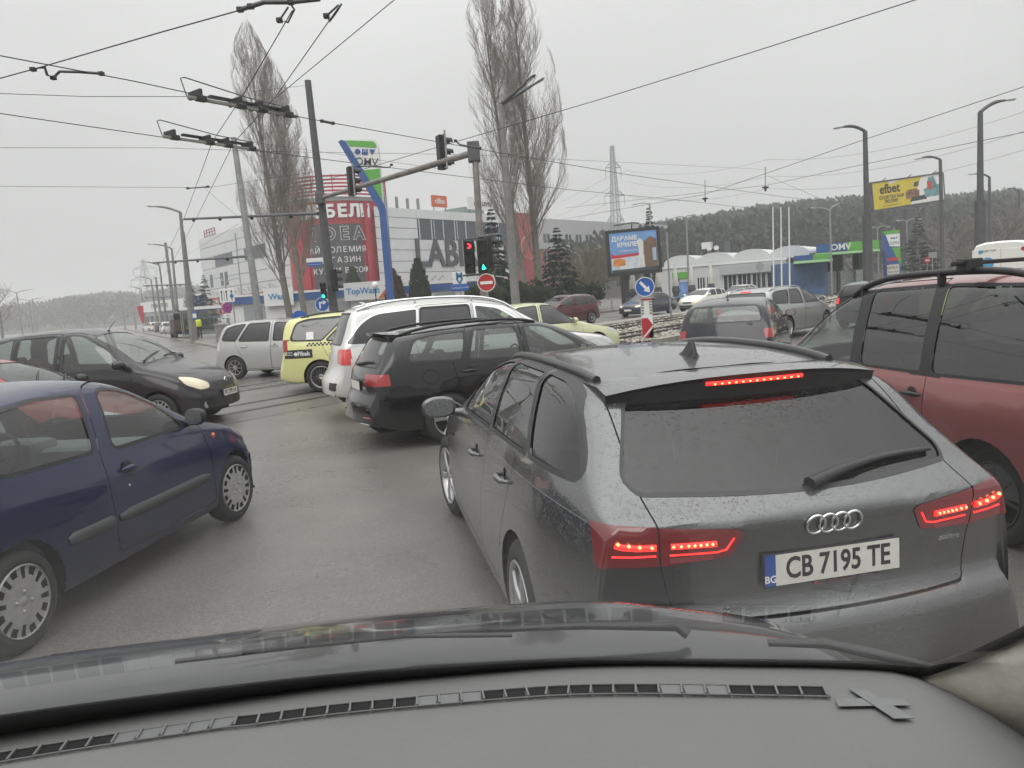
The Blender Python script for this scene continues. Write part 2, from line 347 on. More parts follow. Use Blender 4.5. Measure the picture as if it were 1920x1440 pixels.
class Car:
    def __init__(s, name, label, pose, L, w, wb, fo, top, belt, bot=.2, wr=.31, plan=None, tau=.36, crown=.05, rc=.10, bow=None, res=.05, sh=.04, body=None, group='cars in the jam', nv=(8, 5, 4, 6), glassm=None, cav=.0):
        s.L, s.Wd, s.wb, s.fo, s.wr = L, w / 2, wb, fo, wr; s.top, s.belt, s.bot = top, belt, bot
        s.plan = plan or [(0, .80), (.08, .88), (.3, .955), (.8, .995), (1.6, 1), (L - 1.4, 1), (L - .6, .985), (L - .2, .95), (L, .88)]
        s.tau, s.crown, s.rc, s.sh, s.res, s.nv = tau, crown, rc, sh, res, nv
        s.bow = bow or [(0, .26), (.5, .16), (1.2, .14), (1.9, .10), (2.4, .02), (L - 1.2, 0), (L - .5, -.10), (L, -.13)]
        s.body = body; s.cav = cav; s.glassm = glassm or GTINT
        s.root = thing(name, label, 'car', (pose[0], pose[1], 0), pose[2], group)
        s.parts = {0: dict(name='body', m=body, par=None, push=0)}; s.objs = {}; s.extra = []
        s.make_shell()
    def X(s, sv): return s.fo + s.wb - sv          # nose distance -> car x (rear axle at 0)
    def section(s, sv, zt):
        zl = pchip(s.bot, sv) if isinstance(s.bot, list) else s.bot
        zb = min(pchip(s.belt, sv), zt - .025); Wm = s.Wd * pchip(s.plan, sv); zl = min(zl, zb - .06)
        hb = zb - zl; yb = Wm - s.sh
        ctl = [(Wm - .13, zl + .012), (Wm - .045, zl), (Wm - .012, zl + .16 * hb), (Wm, zl + .5 * hb), (Wm - .006 - s.cav, zl + .78 * hb), (yb + .006, zb - .018), (yb, zb)]
        n0, n1, n2, n3 = s.nv
        low = []
        for i in range(len(ctl) - 1):
            p0, p1, p2, p3 = [ctl[min(max(k, 0), len(ctl) - 1)] for k in (i - 1, i, i + 1, i + 2)]
            m = max(1, n0 // 4) if i in (0, 5) else max(2, n0 // 2)
            for j in range(m):
                t = j / m; low.append(tuple(.5 * (2 * p1[c] + (p2[c] - p0[c]) * t + (2 * p0[c] - 5 * p1[c] + 4 * p2[c] - p3[c]) * t * t + (3 * p1[c] - p0[c] - 3 * p2[c] + p3[c]) * t ** 3) for c in (0, 1)))
        h = zt - zb; ye = max(.12, yb - s.tau * h); cr = s.crown * min(1, .3 + h / .5) * min(1, ye / (.6 * s.Wd)); cr = min(cr, .6 * h)
        B = Vector((yb, zb)); C = Vector((ye, zt - cr)); BC = (C - B); r = min(s.rc, .42 * BC.length)
        p1 = C - BC.normalized() * r; y2 = max(.05, ye - 1.4 * r); p2 = Vector((y2, zt - cr * (y2 / ye) ** 2))
        up = []
        nrm = Vector((BC.y, -BC.x)).normalized() * (.03 * min(1, h / .5))
        for j in range(n1):
            t = j / n1; q = B.lerp(p1, t) + nrm * (4 * t * (1 - t)) * .5; up.append((q.x, q.y))
        for j in range(n2):
            t = j / n2; q = p1 * (1 - t) ** 2 + C * 2 * t * (1 - t) + p2 * t * t; up.append((q.x, q.y))
        for j in range(n3 + 1):
            y = y2 * (1 - j / n3); up.append((y, zt - cr * (y / ye) ** 2))
        return low + up
    def bend(s, sv, y):
        return s.X(sv + pchip(s.bow, sv) * (abs(y) / s.Wd) ** 2.2)
    def make_shell(s):
        st = resample(chaikin(s.top, 2), s.res); V = []; F = []
        def nv_(co): V.append(Vector(co)); return len(V) - 1
        rows = []
        for sv, zt in st:
            sec = s.section(sv, zt); r = [nv_((s.bend(sv, y), y, z)) for y, z in sec]
            r += [nv_((s.bend(sv, y), -y, z)) for y, z in sec[-2::-1]]; rows.append(r)
        for a, b in zip(rows, rows[1:]):
            for i in range(len(a) - 1): F.append((a[i + 1], b[i + 1], b[i], a[i]))
        for row, sv, flip in ((rows[0], st[0][0], True), (rows[-1], st[-1][0], False)):
            m = len(row) // 2; nc = 14; cols = []
            for i in range(m):
                a, b = row[i], row[-1 - i]; c = [a]
                for k in range(1, nc):
                    y = V[a].y + (V[b].y - V[a].y) * k / nc; c.append(nv_((s.bend(sv, y), y, V[a].z)))
                cols.append(c + [b])
            for i in range(m - 1):
                for k in range(nc):
                    f = (cols[i][k], cols[i + 1][k], cols[i + 1][k + 1], cols[i][k + 1]); F.append(f if not flip else f[::-1])
            for k in range(nc):
                f = (cols[-1][k], row[m], cols[-1][k + 1]); F.append(f if not flip else f[::-1])
        s.V, s.F = V, F; n = len(F); cap = n * 4
        s.NO = np.zeros((cap, 3)); s.CE = np.zeros((cap, 3)); s.PA = np.full(cap, -9); s.split = {}
        P = np.array([tuple(v) for v in V])
        for k, f in enumerate(F): s._face(k, f, 0, None)
        if s.NO[:n, 2].sum() < 0:
            s.F = [f[::-1] for f in F]; s.NO[:n] *= -1
        s.bvh = BVHTree.FromPolygons(V, s.F)
    def _face(s, k, f, part, nor):
        if k >= len(s.PA):
            s.NO = np.concatenate([s.NO, np.zeros_like(s.NO)]); s.CE = np.concatenate([s.CE, np.zeros_like(s.CE)]); s.PA = np.concatenate([s.PA, np.full(len(s.PA), -9)])
        c = Vector((0, 0, 0))
        for v in f: c += s.V[v]
        c /= len(f); s.CE[k] = c
        if nor is None:
            v = s.V; nn = (v[f[2]] - v[f[0]]).cross(v[f[-1]] - v[f[1]]); nor = nn.normalized() if nn.length > 1e-12 else Vector((0, 0, 1))
        s.NO[k] = nor; s.PA[k] = part
    # ---- surface queries in car coordinates
    def ysurf(s, x, z, side=1):
        h = s.bvh.ray_cast(Vector((x, 3 * side, z)), Vector((0, -side, 0))); return h[0].y if h[0] else side * s.Wd
    def ztop(s, x, y):
        h = s.bvh.ray_cast(Vector((x, y, 4)), Vector((0, 0, -1))); return h[0].z if h[0] else 0
    def xend(s, y, z, back=True):
        h = s.bvh.ray_cast(Vector((-4 if back else 8, y, z)), Vector((1 if back else -1, 0, 0))); return h[0].x if h[0] else 0
    # ---- cutting
    AX = {'L': ((0, 1, 0), (1, 0, 0), (0, 0, 1)), 'R': ((0, -1, 0), (1, 0, 0), (0, 0, 1)), 'B': ((-1, 0, 0), (0, 1, 0), (0, 0, 1)), 'F': ((1, 0, 0), (0, 1, 0), (0, 0, 1)), 'T': ((0, 0, 1), (1, 0, 0), (0, 1, 0))}
    def cut(s, poly, ax, pid, thr=.12, only=None, flt=None):
        if isinstance(ax, (int, float)):
            a = radians(ax); d, e, g = Vector((cos(a), sin(a), 0)), Vector((-sin(a), cos(a), 0)), Vector((0, 0, 1))
        else: d, e, g = (Vector(v) for v in s.AX[ax])
        poly = hull(poly); n = len(poly); V = s.V; nF = len(s.F)
        us = [p[0] for p in poly]; vs = [p[1] for p in poly]; mg = .3
        cu = s.CE[:nF] @ np.array(e); cv = s.CE[:nF] @ np.array(g); pa = s.PA[:nF]
        mk = (pa >= 0) & (s.NO[:nF] @ np.array(d) >= thr) & (cu > min(us) - mg) & (cu < max(us) + mg) & (cv > min(vs) - mg) & (cv < max(vs) + mg)
        if only is not None: mk &= np.isin(pa, list(only))
        cur = [k for k in np.nonzero(mk)[0].tolist() if not flt or flt(Vector(s.CE[k]))]
        u0, u1, v0, v1 = min(us), max(us), min(vs), max(vs)
        def hit(k):
            fu = [V[i].dot(e) for i in s.F[k]]; fv = [V[i].dot(g) for i in s.F[k]]
            return max(fu) > u0 and min(fu) < u1 and max(fv) > v0 and min(fv) < v1
        cur = [k for k in cur if hit(k)]; EPS = 2e-4
        for i in range(n):
            p, q = poly[i], poly[(i + 1) % n]; a_, b_ = q[1] - p[1], p[0] - q[0]; l = sqrt(a_ * a_ + b_ * b_); a_ /= l; b_ /= l; c0 = a_ * p[0] + b_ * p[1]
            no = e * a_ + g * b_; keep = []
            for k in cur:
                f = s.F[k]; ds = [V[v].dot(no) - c0 for v in f]
                if max(ds) <= EPS: keep.append(k); continue
                if min(ds) >= -EPS: continue
                inn = []; out = []; m = len(f)
                for j in range(m):
                    va, vb, da, db = f[j], f[(j + 1) % m], ds[j], ds[(j + 1) % m]
                    if da <= EPS: inn.append(va)
                    if da >= -EPS: out.append(va)
                    if (da > EPS and db < -EPS) or (da < -EPS and db > EPS):
                        key = (va, vb) if va < vb else (vb, va); nvv = s.split.get(key)
                        if nvv is not None and abs(V[nvv].dot(no) - c0) > 1e-3: nvv = None; key = None
                        if nvv is None:
                            V.append(V[va].lerp(V[vb], da / (da - db))); nvv = len(V) - 1
                            if key: s.split[key] = nvv
                        inn.append(nvv); out.append(nvv)
                if len(inn) < 3: continue
                if len(out) >= 3: s.F.append(tuple(out)); s._face(len(s.F) - 1, s.F[-1], int(s.PA[k]), s.NO[k].copy())
                s.F[k] = tuple(inn); s._face(k, s.F[k], int(s.PA[k]), s.NO[k].copy()); keep.append(k)
            cur = keep
        for k in cur: s.PA[k] = pid
        return cur
    def new(s, name, m, par=None, push=0., lab=None):
        k = len(s.parts); s.parts[k] = dict(name=name, m=m, par=par, push=push, lab=lab); return k
    def S(s, poly): return [(s.X(a), b) for a, b in poly]     # (nose distance, z) -> (x, z)
    def door(s, poly, sides='LR', r=.04, gap=.007):
        out = {}
        for sd in sides:
            pl = rnd(s.S(poly), r); a = s.new('seam', DARK, None, -.006); b = s.new('door', s.body)
            s.cut(offset_poly(hull(pl), gap), sd, a, only=[0]); s.cut(pl, sd, b, only=[a]); s.parts[a]['par'] = b; out[sd] = b
        return out
    def panel(s, poly, ax, name, m=None, gap=.006, r=.03, only=(0,), thr=.12, flt=None):
        pl = rnd(poly, r) if r else poly; a = s.new('seam', DARK, None, -.006); b = s.new(name, m or s.body); s.parts[a]['par'] = b
        s.cut(offset_poly(hull(pl), gap), ax, a, only=list(only), thr=thr, flt=flt); s.cut(pl, ax, b, only=[a], thr=thr); return b
    def window(s, poly, ax='LR', m=None, r=.04, trim=.022, doors=None, name='window', tm=None, thr=.12, push=-.006, flt=None):
        for sd in ('LR' if ax == 'LR' else [ax]):
            pl = s.S(poly) if sd in 'LR' else poly; pl = rnd(pl, r); par = doors.get(sd) if doors else None
            g = s.new(name, m or s.glassm, par, push)
            if trim:
                t = s.new('window_trim', tm or BLACK, par, .001); s.cut(offset_poly(hull(pl), trim), sd, t, only=[k for k, p in s.parts.items() if p['name'] in ('body', 'door', 'window_trim', 'tailgate', 'seam', 'pillar')], thr=thr, flt=flt)
                s.cut(pl, sd, g, only=[t], thr=thr)
            else: s.cut(pl, sd, g, thr=thr, flt=flt)
    def lamp(s, poly, ax, name, m, push=.004, r=.015, par=None, thr=.05, flt=None, only=None):
        k = s.new(name, m, par, push); s.cut(rnd(poly, r), ax, k, thr=thr, flt=flt, only=only); return k
    def arch(s, ra=None, cz=None):
        ra = ra or s.wr + .045; cz = cz or s.wr
        for cx in (0, s.wb):
            for sd, q in (('L', 1), ('R', -1)):
                c = [(cx + ra * cos(2 * pi * k / 28), cz + ra * sin(2 * pi * k / 28)) for k in range(28)]
                c += [(cx + ra * .97, cz - ra), (cx - ra * .97, cz - ra)]
                s.cut(c, sd, -1, thr=-.4, flt=lambda p: p.y * q > s.Wd * .4)
                mb = MB(); n = 14; y0, y1 = q * s.Wd * .45, q * (s.Wd * .985 - .01); vs = []
                for k in range(n + 1):
                    a = pi * (-.08 + 1.16 * k / n); x, z = cx + (ra + .004) * cos(a), cz + (ra + .004) * sin(a)
                    vs += [(x, y0, z), (x, y1 if abs(y1) < abs(s.ysurf(x, min(z, 3), q)) else s.ysurf(x, z, q) - q * .012, z)]
                mb.add(vs, [(2 * k, 2 * k + 1, 2 * k + 3, 2 * k + 2) for k in range(n)]); mb.add([(cx, y0, cz)] + vs[0::2], [(0, k + 1, k + 2) for k in range(n)])
                mb.build('wheel_arch', DARK, s.root, recalc=False)
    def finish(s):
        V = s.V; nF = len(s.F); by = {}; N = [Vector((0, 0, 0)) for _ in V]
        def expand(a, b):          # vertices added later on the edge a-b
            k = s.split.get((a, b) if a < b else (b, a))
            if k is None: return []
            return expand(a, k) + [k] + expand(k, b)
        ar = []
        for k in range(nF):
            f = s.F[k]; g = []
            for a, b in zip(f, f[1:] + f[:1]): g.append(a); g += expand(a, b)
            s.F[k] = tuple(dict.fromkeys(g)); nn = Vector((0, 0, 0)); f = s.F[k]; o = V[f[0]]
            for a, b in zip(f[1:], f[2:]): nn += (V[a] - o).cross(V[b] - o)
            A = nn.length / 2; ar.append(A); w = Vector(s.NO[k]) * A
            for v in f: N[v] += w
            if s.PA[k] >= 0: by.setdefault(int(s.PA[k]), []).append(k)
        jobs = []
        for pid in sorted(by):
            vf = {}
            for k in by[pid]:
                f = s.F[k]
                for a, b in zip(f, f[1:] + f[:1]): vf.setdefault((a, b) if a < b else (b, a), []).append(k)
            adj = {}
            for l in vf.values():
                for a in l:
                    for b in l:
                        if a != b: adj.setdefault(a, []).append(b)
            todo = set(by[pid]); isl = []
            while todo:
                x = todo.pop(); st = [x]; c_ = [x]
                while st:
                    for y in adj.get(st.pop(), ()):
                        if y in todo: todo.discard(y); st.append(y); c_.append(y)
                isl.append((sum(ar[k] for k in c_), c_))
            isl.sort(key=lambda q: -q[0])
            for k, (A, c_) in enumerate(isl):
                if k and A < 6e-5: continue
                jobs.append((pid, k, c_))
        for pid, isle, faces in jobs:
            p = dict(s.parts[pid]); idx = {}; co = []; nr = []; fs = []
            if isle: p['name'] = {'door': 'door_frame', 'body': 'body_panel', 'tailgate': 'tailgate_panel'}.get(p['name'], p['name'])
            for k in faces:
                t = []
                for v in s.F[k]:
                    if v not in idx: idx[v] = len(co); nn = N[v].normalized(); co.append(V[v] + nn * p['push']); nr.append(nn)
                    t.append(idx[v])
                fs.append(t)
            me = bpy.data.meshes.new(p['name']); me.from_pydata(co, [], fs); me.polygons.foreach_set('use_smooth', [True] * len(fs)); me.update()
            me.normals_split_custom_set_from_vertices(nr)
            o = put(p['name'], me, p['m'], s.root)
            if isle: s.extra.append((pid, o))
            else: s.objs[pid] = o
            if p.get('lab'): o['label'] = p['lab']
        for pid, o in list(s.objs.items()) + s.extra:
            par = s.parts[pid]['par']
            if par is not None and par in s.objs: o.parent = s.objs[par]
        mb = MB(); b0 = min(z for _, z in s.bot) if isinstance(s.bot, list) else s.bot
        mb.box(s.X(s.L - .25), s.X(.25), -.5 * s.Wd, .5 * s.Wd, b0 - .02, b0 + .12); mb.box(s.wr + .12, s.wb - s.wr - .12, -.9 * s.Wd, .9 * s.Wd, b0 + .04, b0 + .13); mb.build('underbody', DARK, s.root)
        s.V = s.F = None
    # ---- fittings
    def wheels(s, kind, m=None, steer=0., track=None, n=5, rr=None, tw=.2):
        ty, rm = wheel_meshes(s.wr, kind, n, rr or s.wr * .66, tw)
        for cx in (0, s.wb):
            for q in (1, -1):
                w = bpy.data.objects.new('wheel', None); COL.objects.link(w); w.parent = s.root; w.empty_display_size = .1
                yo = s.Wd - .012 if track is None else track
                w.location = (cx, q * (yo - tw / 2), s.wr); w.rotation_euler = (0, RND.uniform(0, 6), (steer if cx else 0) + (0 if q > 0 else pi))
                w.rotation_mode = 'XYZ'
                put('tyre', ty, RUBBER, w); put('rim', rm, [m or ALLOY, DARK], w)
    def handle(s, sv, z, sides='LR', w=.2, m=None, door=None, h=.028):
        x = s.X(sv)
        for sd in sides:
            q = 1 if sd == 'L' else -1; y = s.ysurf(x, z, q); mb = MB(); mb.sm = True
            mb.tube([(x - w / 2, y - q * .004, z), (x - w * .42, y + q * .026, z + .004), (x, y + q * .034, z + .006), (x + w * .42, y + q * .026, z + .002), (x + w / 2, y - q * .004, z - .004)], [.008, h * .5, h * .6, h * .5, .008], 8)
            mb.sm = False; mb.disc((x, y + q * .002, z), (0, q, .08), w * .27, 14)
            o = mb.build('handle', m or s.body, s.root)
            if door and sd in door and door[sd] in s.objs: o.parent = s.objs[door[sd]]
    def mirror(s, sv, z, sides='LR', size=(.11, .2, .14), m=None, out=.14):
        x = s.X(sv); 
        for sd in sides:
            q = 1 if sd == 'L' else -1; y = s.ysurf(x, z, q); cx, cy, cz = x + .0, y + q * (out), z + .03
            mb = MB(); mb.tube([(x + .03, y - q * .02, z - .03), (x + .02, y + q * (out - .06), z - .01)], [.035, .025], 8)
            bm = bmesh.new(); bmesh.ops.create_uvsphere(bm, u_segments=18, v_segments=12, radius=1)
            for v in bm.verts:
                c = v.co; e = 2.6; k = (abs(c.x) ** e + abs(c.y) ** e + abs(c.z) ** e) ** (-1 / e); c *= k
                xx = c.x * (1.0 if c.x > 0 else .25); v.co = Vector((cx + xx * size[0], cy + q * c.y * size[1] / 2 - q * .02 * max(0, c.x), cz + c.z * size[2] / 2))
            bm.verts.index_update(); mb.sm = True; mb.add([v.co for v in bm.verts], [[v.index for v in f.verts] for f in bm.faces]); bm.free(); mb.sm = False
            o = mb.build('mirror', m or BLACK, s.root)
            g = MB(); n = 20; xg = cx - .25 * size[0] - .006
            ring = []
            for k in range(n):
                a = 2 * pi * k / n; c_, s_ = cos(a), sin(a); kk = (abs(c_) ** 3 + abs(s_) ** 3) ** (-1 / 3); ring.append((xg, cy + c_ * kk * size[1] * .41, cz + s_ * kk * size[2] * .40))
            g.add(ring, [tuple(range(n))]); g.build('mirror_glass', mat('mirror silver', (.6, .62, .63), .06, metal=1, bump=.25, bscale=90), o)
    def rail(s, y, s0, s1, m=None, r=.016, lift=.045, feet=(0, .5, 1), n=14, name='roof_rail', ydrop=0.):
        for q in (1, -1):
            mb = MB(); pts = []
            for k in range(n + 1):
                t = k / n; sv = s0 + (s1 - s0) * t; x = s.X(sv); yy = (y - ydrop * (2 * t - 1) ** 2) * q; up = lift * min(1, 4 * t, 4 * (1 - t)) ** .6 if lift else 0
                pts.append((x, yy, s.ztop(x, yy) + up + r * .5))
            mb.tube(pts, r, 8, flat=1.1)
            for f in feet:
                if lift < .02: break
                k = min(max(int(f * n), 1), n - 1); p = pts[k]; mb.bar((p[0], p[1], p[2] - lift - .02), p, .05, .028, up=(1, 0, 0))
            mb.build(name, m or BLACK, s.root)
    def plate(s, txt, back=True, z=.5, y=0., tilt=0., bg=True, detail=True):
        x = s.xend(y, z, back); d = -1 if back else 1
        xd = Vector((0, -1, 0)) if back else Vector((0, 1, 0))
        M = frame_M((x + d * .012, y, z), xd, Vector((-d * sin(tilt), 0, cos(tilt)))); 
        mb = MB(); mb.bbox(-.264, .264, -.06, .06, -.008, 0, .004, M); o = mb.build('number_plate', BLACK, s.root)
        mb = MB(); mb.box(-.218 if bg else -.258, .258, -.054, .054, 0, .003, M); mb.build('plate_face', PLATE, o)
        if bg:
            mb = MB(); mb.box(-.258, -.2185, -.054, .054, 0, .003, M); mb.build('plate_band', PLATEB, o)
            if detail: text('letters', 'BG', .035, WHITEINK, o, M @ Matrix.Translation((-.238, -.03, .0036)), .0004, .0008)
        if txt: text('letters', txt, .105, INK, o, M @ Matrix.Translation((.02 if bg else 0, 0, .0036)), .0006, .0022, sx=.78)
        return o
    def wiper(s, a, b, n=8, top=True, r=.011, name='wiper'):
        """arm and blade lying on the glass from car point a to b (x, y)"""
        mb = MB(); pts = []
        for k in range(n + 1):
            t = k / n; x = a[0] + (b[0] - a[0]) * t; y = a[1] + (b[1] - a[1]) * t; pts.append((x, y, s.ztop(x, y) + .02))
        mb.tube(pts, [r * 1.6] + [r] * (n - 1) + [r * .6], 6); mb.build(name, BLACK, s.root)
    def antenna(s, sv, y=0., h=.25, lean=.5):
        x = s.X(sv); z = s.ztop(x, y); mb = MB(); mb.lathe([(.022, 0), (.018, .02), (.006, .03)], 10, Matrix.Translation((x, y, z - .004)))
        mb.tube([(x, y, z + .02), (x - lean * h, y, z + .02 + h)], [.005, .003], 6); mb.build('antenna', BLACK, s.root)
    def cabin(s, trim=None, rows=2, rhd=False, dashs=None, seatm=None, zf=.35, head=1.16):
        trim = trim or TRIMG; L = s.L; cx = dashs or 1.45; q = -1 if rhd else 1; yw = s.Wd * .78; zb = pchip(s.belt, cx + .5)
        mb = MB(); mb.bbox(s.X(cx + .55), s.X(cx + .02), -yw, yw, zb - .35, zb - .02, .08); mb.bbox(s.X(cx + .62), s.X(cx + .3), q * .38 - .2, q * .38 + .2, zb - .2, zb + .05, .06); mb.build('dashboard', trim, s.root)
        mb = MB(); xs = s.X(cx + .72); M = frame_M((xs, q * .37, zb - .03), (0, 1, 0), (.45, 0, .9)); n = 20
        mb.tube([M @ Vector((.18 * cos(2 * pi * k / n), .18 * sin(2 * pi * k / n), 0)) for k in range(n + 1)], .014, 6, cap=False)
        mb.bar(M @ Vector((-.17, 0, 0)), M @ Vector((.17, 0, 0)), .04, .02); mb.bar(M @ Vector((0, 0, 0)), M @ Vector((0, -.17, 0)), .04, .02); mb.lathe([(.05, .01), (.04, .03), (.001, .035)], 12, M); mb.build('steering_wheel', TRIMG, s.root)
        for row in range(rows):
            for y in (-.37, .37):
                mb = MB(); x = s.X(cx + 1.15 + .85 * row); mb.sm = True
                mb.bbox(x - .5, x + .02, y - .24, y + .24, zf - .05, zf + .14, .06)
                Mb = Matrix.Translation((x - .46, y, zf + .05)) @ Matrix.Rotation(-.28, 4, 'Y'); hb = head - zf - .2
                mb.bbox(-.09, .06, -.23, .23, 0, hb - .12, .06, Mb); mb.bbox(-.06, .05, -.13, .13, hb - .05, hb + .14, .05, Mb); mb.sm = False
                mb.bar(Mb @ Vector((0, -.06, hb - .14)), Mb @ Vector((0, -.06, hb)), .012); mb.bar(Mb @ Vector((0, .06, hb - .14)), Mb @ Vector((0, .06, hb)), .012)
                mb.build('seat', seatm or SEAT, s.root)
        mb = MB(); mb.box(s.X(L - .35), s.X(cx), -yw, yw, zf - .1, zf - .06)
        for sg in (1, -1): mb.box(s.X(L - .5), s.X(cx + .1), sg * (s.Wd - .12) - .01, sg * (s.Wd - .12) + .01, zf - .1, zb - .06)
        mb.build('cabin_floor', trim, s.root)

_WM = {}
def wheel_meshes(R, kind, n, rr, tw):
    key = (round(R, 3), kind, n, round(rr, 3), tw)
    if key in _WM: return _WM[key]
    M = Matrix.Rotation(-pi / 2, 4, 'X')       # z of the lathe -> +y (outside face)
    h = tw / 2; mb = MB()
    prof = [(rr - .012, h - .02), (rr + .004, h - .004), (rr + (R - rr) * .45, h + .004), (R - .018, h - .012), (R - .004, h - .03), (R, h - .05), (R, 0), (R, -h + .05), (R - .018, -h + .012), (rr, -h + .01)]
    mb.lathe(prof, 40, M)
    for zz in (-.3, -.1, .1, .3): mb.lathe([(R + .0005, zz * tw - .004), (R + .0025, zz * tw), (R + .0005, zz * tw + .004)], 40, M)
    ty = mb.mesh('tyre')
    mb = MB()
    if kind == 'cover':          # moulded wheel cover with slots round its edge
        N = 72; rings = [(0, .024), (.03, .026), (.10, .025), (.55, .028), (.70, .026), (.90, .012), (1.0, .010)]
        mb.lathe([(rr * .995, h - .03), (rr, h - .004), (rr * .97, h + .004)], N, M)
        rads = [.02, .25, .5, .62, .72, .84, .94, .975]
        dish = [.0, .002, .004, .003, .0, -.004, -.002, .003]
        vs = []; fs = []; mi = []
        for r, d in zip(rads, dish):
            for j in range(N):
                a = 2 * pi * j / N; vs.append(M @ Vector((rr * r * cos(a), rr * r * sin(a), h - .006 + d)))
        holes = []
        for i in range(len(rads) - 1):
            for j in range(N):
                f = (i * N + j, i * N + (j + 1) % N, (i + 1) * N + (j + 1) % N, (i + 1) * N + j)
                ph = j % (N // 8); slot = (ph in (0, 8) and 3 <= i <= 5) or (ph in (3, 4, 5) and 4 <= i <= 5)
                (holes if slot else fs).append(f)
        mb.sm = True; mb.add(vs, fs); mb.sm = False
        mb.cur = 1; mb.disc((0, h - .03, 0), (0, 1, 0), rr * .98, 40); mb.cur = 0
        for k in range(4): a = pi / 4 + pi / 2 * k; mb.lathe([(.011, 0), (.011, .006), (.006, .011), (.0005, .012)], 8, Matrix.Translation((.055 * cos(a), h - .004, .055 * sin(a))) @ M)
        mb.lathe([(.028, 0), (.026, .002), (.0005, .003)], 16, Matrix.Translation((0, h - .005, 0)) @ M)
    else:
        mb.lathe([(rr * .80, h - .10), (rr * .9, h - .05), (rr * .93, h - .014), (rr, h - .002), (rr - .003, h + .004), (rr * .94, h + .001), (rr * .92, h - .012)], 48, M)
        mb.cur = 1; mb.disc((0, h - .07, 0), (0, 1, 0), rr * .86, 32); mb.cur = 0
        tw_ = {'spoke': .075, 'twin': .035, 'multi': .02, 'wide': .11}[kind]
        for k in range(n):
            a0 = 2 * pi * k / n
            for da in ([0] if kind in ('spoke', 'wide') else [-.12 * 10 / n * 1.2, .12 * 10 / n * 1.2]):
                a1 = a0 + da; w0, w1 = tw_ * .8, tw_ * (.62 if kind != 'wide' else 1.25)
                p = []
                for r, w, zz in ((.16, w0, -.004), (.55, (w0 + w1) / 2 * .8, .004), (.95, w1, -.002)):
                    aa = a0 + da * (r if kind == 'twin' else 1) * (1 if kind == 'twin' else 1)
                    c = Vector((cos(aa), sin(aa), 0)); t = Vector((-sin(aa), cos(aa), 0))
                    for q in (-1, 1): p += [c * (r * rr) + t * (q * w * rr * 1.1) + Vector((0, 0, h - .016 + zz)), c * (r * rr) + t * (q * w * rr * .7) + Vector((0, 0, h - .004 + zz))]
                p = [M @ v for v in p]
                mb.add(p, [(1, 3, 7, 5), (0, 1, 5, 4), (3, 2, 6, 7), (5, 7, 11, 9), (4, 5, 9, 8), (7, 6, 10, 11)])
        mb.lathe([(rr * .23, h - .03), (rr * .22, h - .006), (rr * .13, h), (rr * .125, h - .006), (.001, h - .004)], 24, M)
    rm = mb.mesh('rim'); _WM[key] = (ty, rm); return ty, rm
# ------------------------------------------------------------------ ground, road, tram rails, kerbs
def sheet(name, pts, z, m, kind='structure'):
    me = bpy.data.meshes.new(name); me.from_pydata([(p[0], p[1], z) for p in pts], [], [tuple(range(len(pts)))]); me.update()
    o = put(name, me, m); o['kind'] = kind; return o
def asphalt_mat():
    m = bpy.data.materials.new('wet asphalt'); m.use_nodes = True; nt = m.node_tree; N = nt.nodes.new; L = nt.links.new; b = nt.nodes['Principled BSDF']
    tc = N('ShaderNodeTexCoord')
    def noise(sc, det=5, ro=.6):
        n = N('ShaderNodeTexNoise'); n.inputs['Scale'].default_value = sc; n.inputs['Detail'].default_value = det; n.inputs['Roughness'].default_value = ro; L(tc.outputs['Object'], n.inputs['Vector']); return n
    big = noise(.22, 6, .62); mid = noise(1.7, 5); fine = noise(55, 3, .7); grit = N('ShaderNodeTexVoronoi'); grit.inputs['Scale'].default_value = 105; L(tc.outputs['Object'], grit.inputs['Vector'])
    cr = N('ShaderNodeValToRGB'); cr.color_ramp.elements[0].position = .28; cr.color_ramp.elements[0].color = (.098, .093, .087, 1); cr.color_ramp.elements[1].position = .72; cr.color_ramp.elements[1].color = (.185, .172, .158, 1)
    mx = N('ShaderNodeMath'); mx.operation = 'MULTIPLY_ADD'; mx.inputs[1].default_value = .35; L(mid.outputs[0], mx.inputs[0])
    m2 = N('ShaderNodeMath'); m2.operation = 'MULTIPLY'; m2.inputs[1].default_value = .65; L(big.outputs[0], m2.inputs[0]); L(m2.outputs[0], mx.inputs[2]); L(mx.outputs[0], cr.inputs[0])
    gr = N('ShaderNodeMapRange'); gr.inputs[1].default_value = .0; gr.inputs[2].default_value = 1.; gr.inputs[3].default_value = .7; gr.inputs[4].default_value = 1.32
    sp = N('ShaderNodeSeparateColor'); L(grit.outputs['Color'], sp.inputs[0]); L(sp.outputs[0], gr.inputs[0])
    vm = N('ShaderNodeVectorMath'); vm.operation = 'SCALE'; L(cr.outputs[0], vm.inputs[0]); L(gr.outputs[0], vm.inputs['Scale']); L(vm.outputs[0], b.inputs['Base Color'])
    rr = N('ShaderNodeMapRange'); rr.inputs[1].default_value = .35; rr.inputs[2].default_value = .65; rr.inputs[3].default_value = .22; rr.inputs[4].default_value = .40; L(big.outputs[0], rr.inputs[0]); L(rr.outputs[0], b.inputs['Roughness'])
    b.inputs['Specular IOR Level'].default_value = .5
    bp = N('ShaderNodeBump'); bp.inputs['Strength'].default_value = .35; bp.inputs['Distance'].default_value = .004; L(grit.outputs['Distance'], bp.inputs['Height'])
    b2 = N('ShaderNodeBump'); b2.inputs['Strength'].default_value = .08; b2.inputs['Distance'].default_value = .01; L(fine.outputs[0], b2.inputs['Height']); L(bp.outputs[0], b2.inputs['Normal']); L(b2.outputs[0], b.inputs['Normal'])
    return m
ASPH = asphalt_mat()
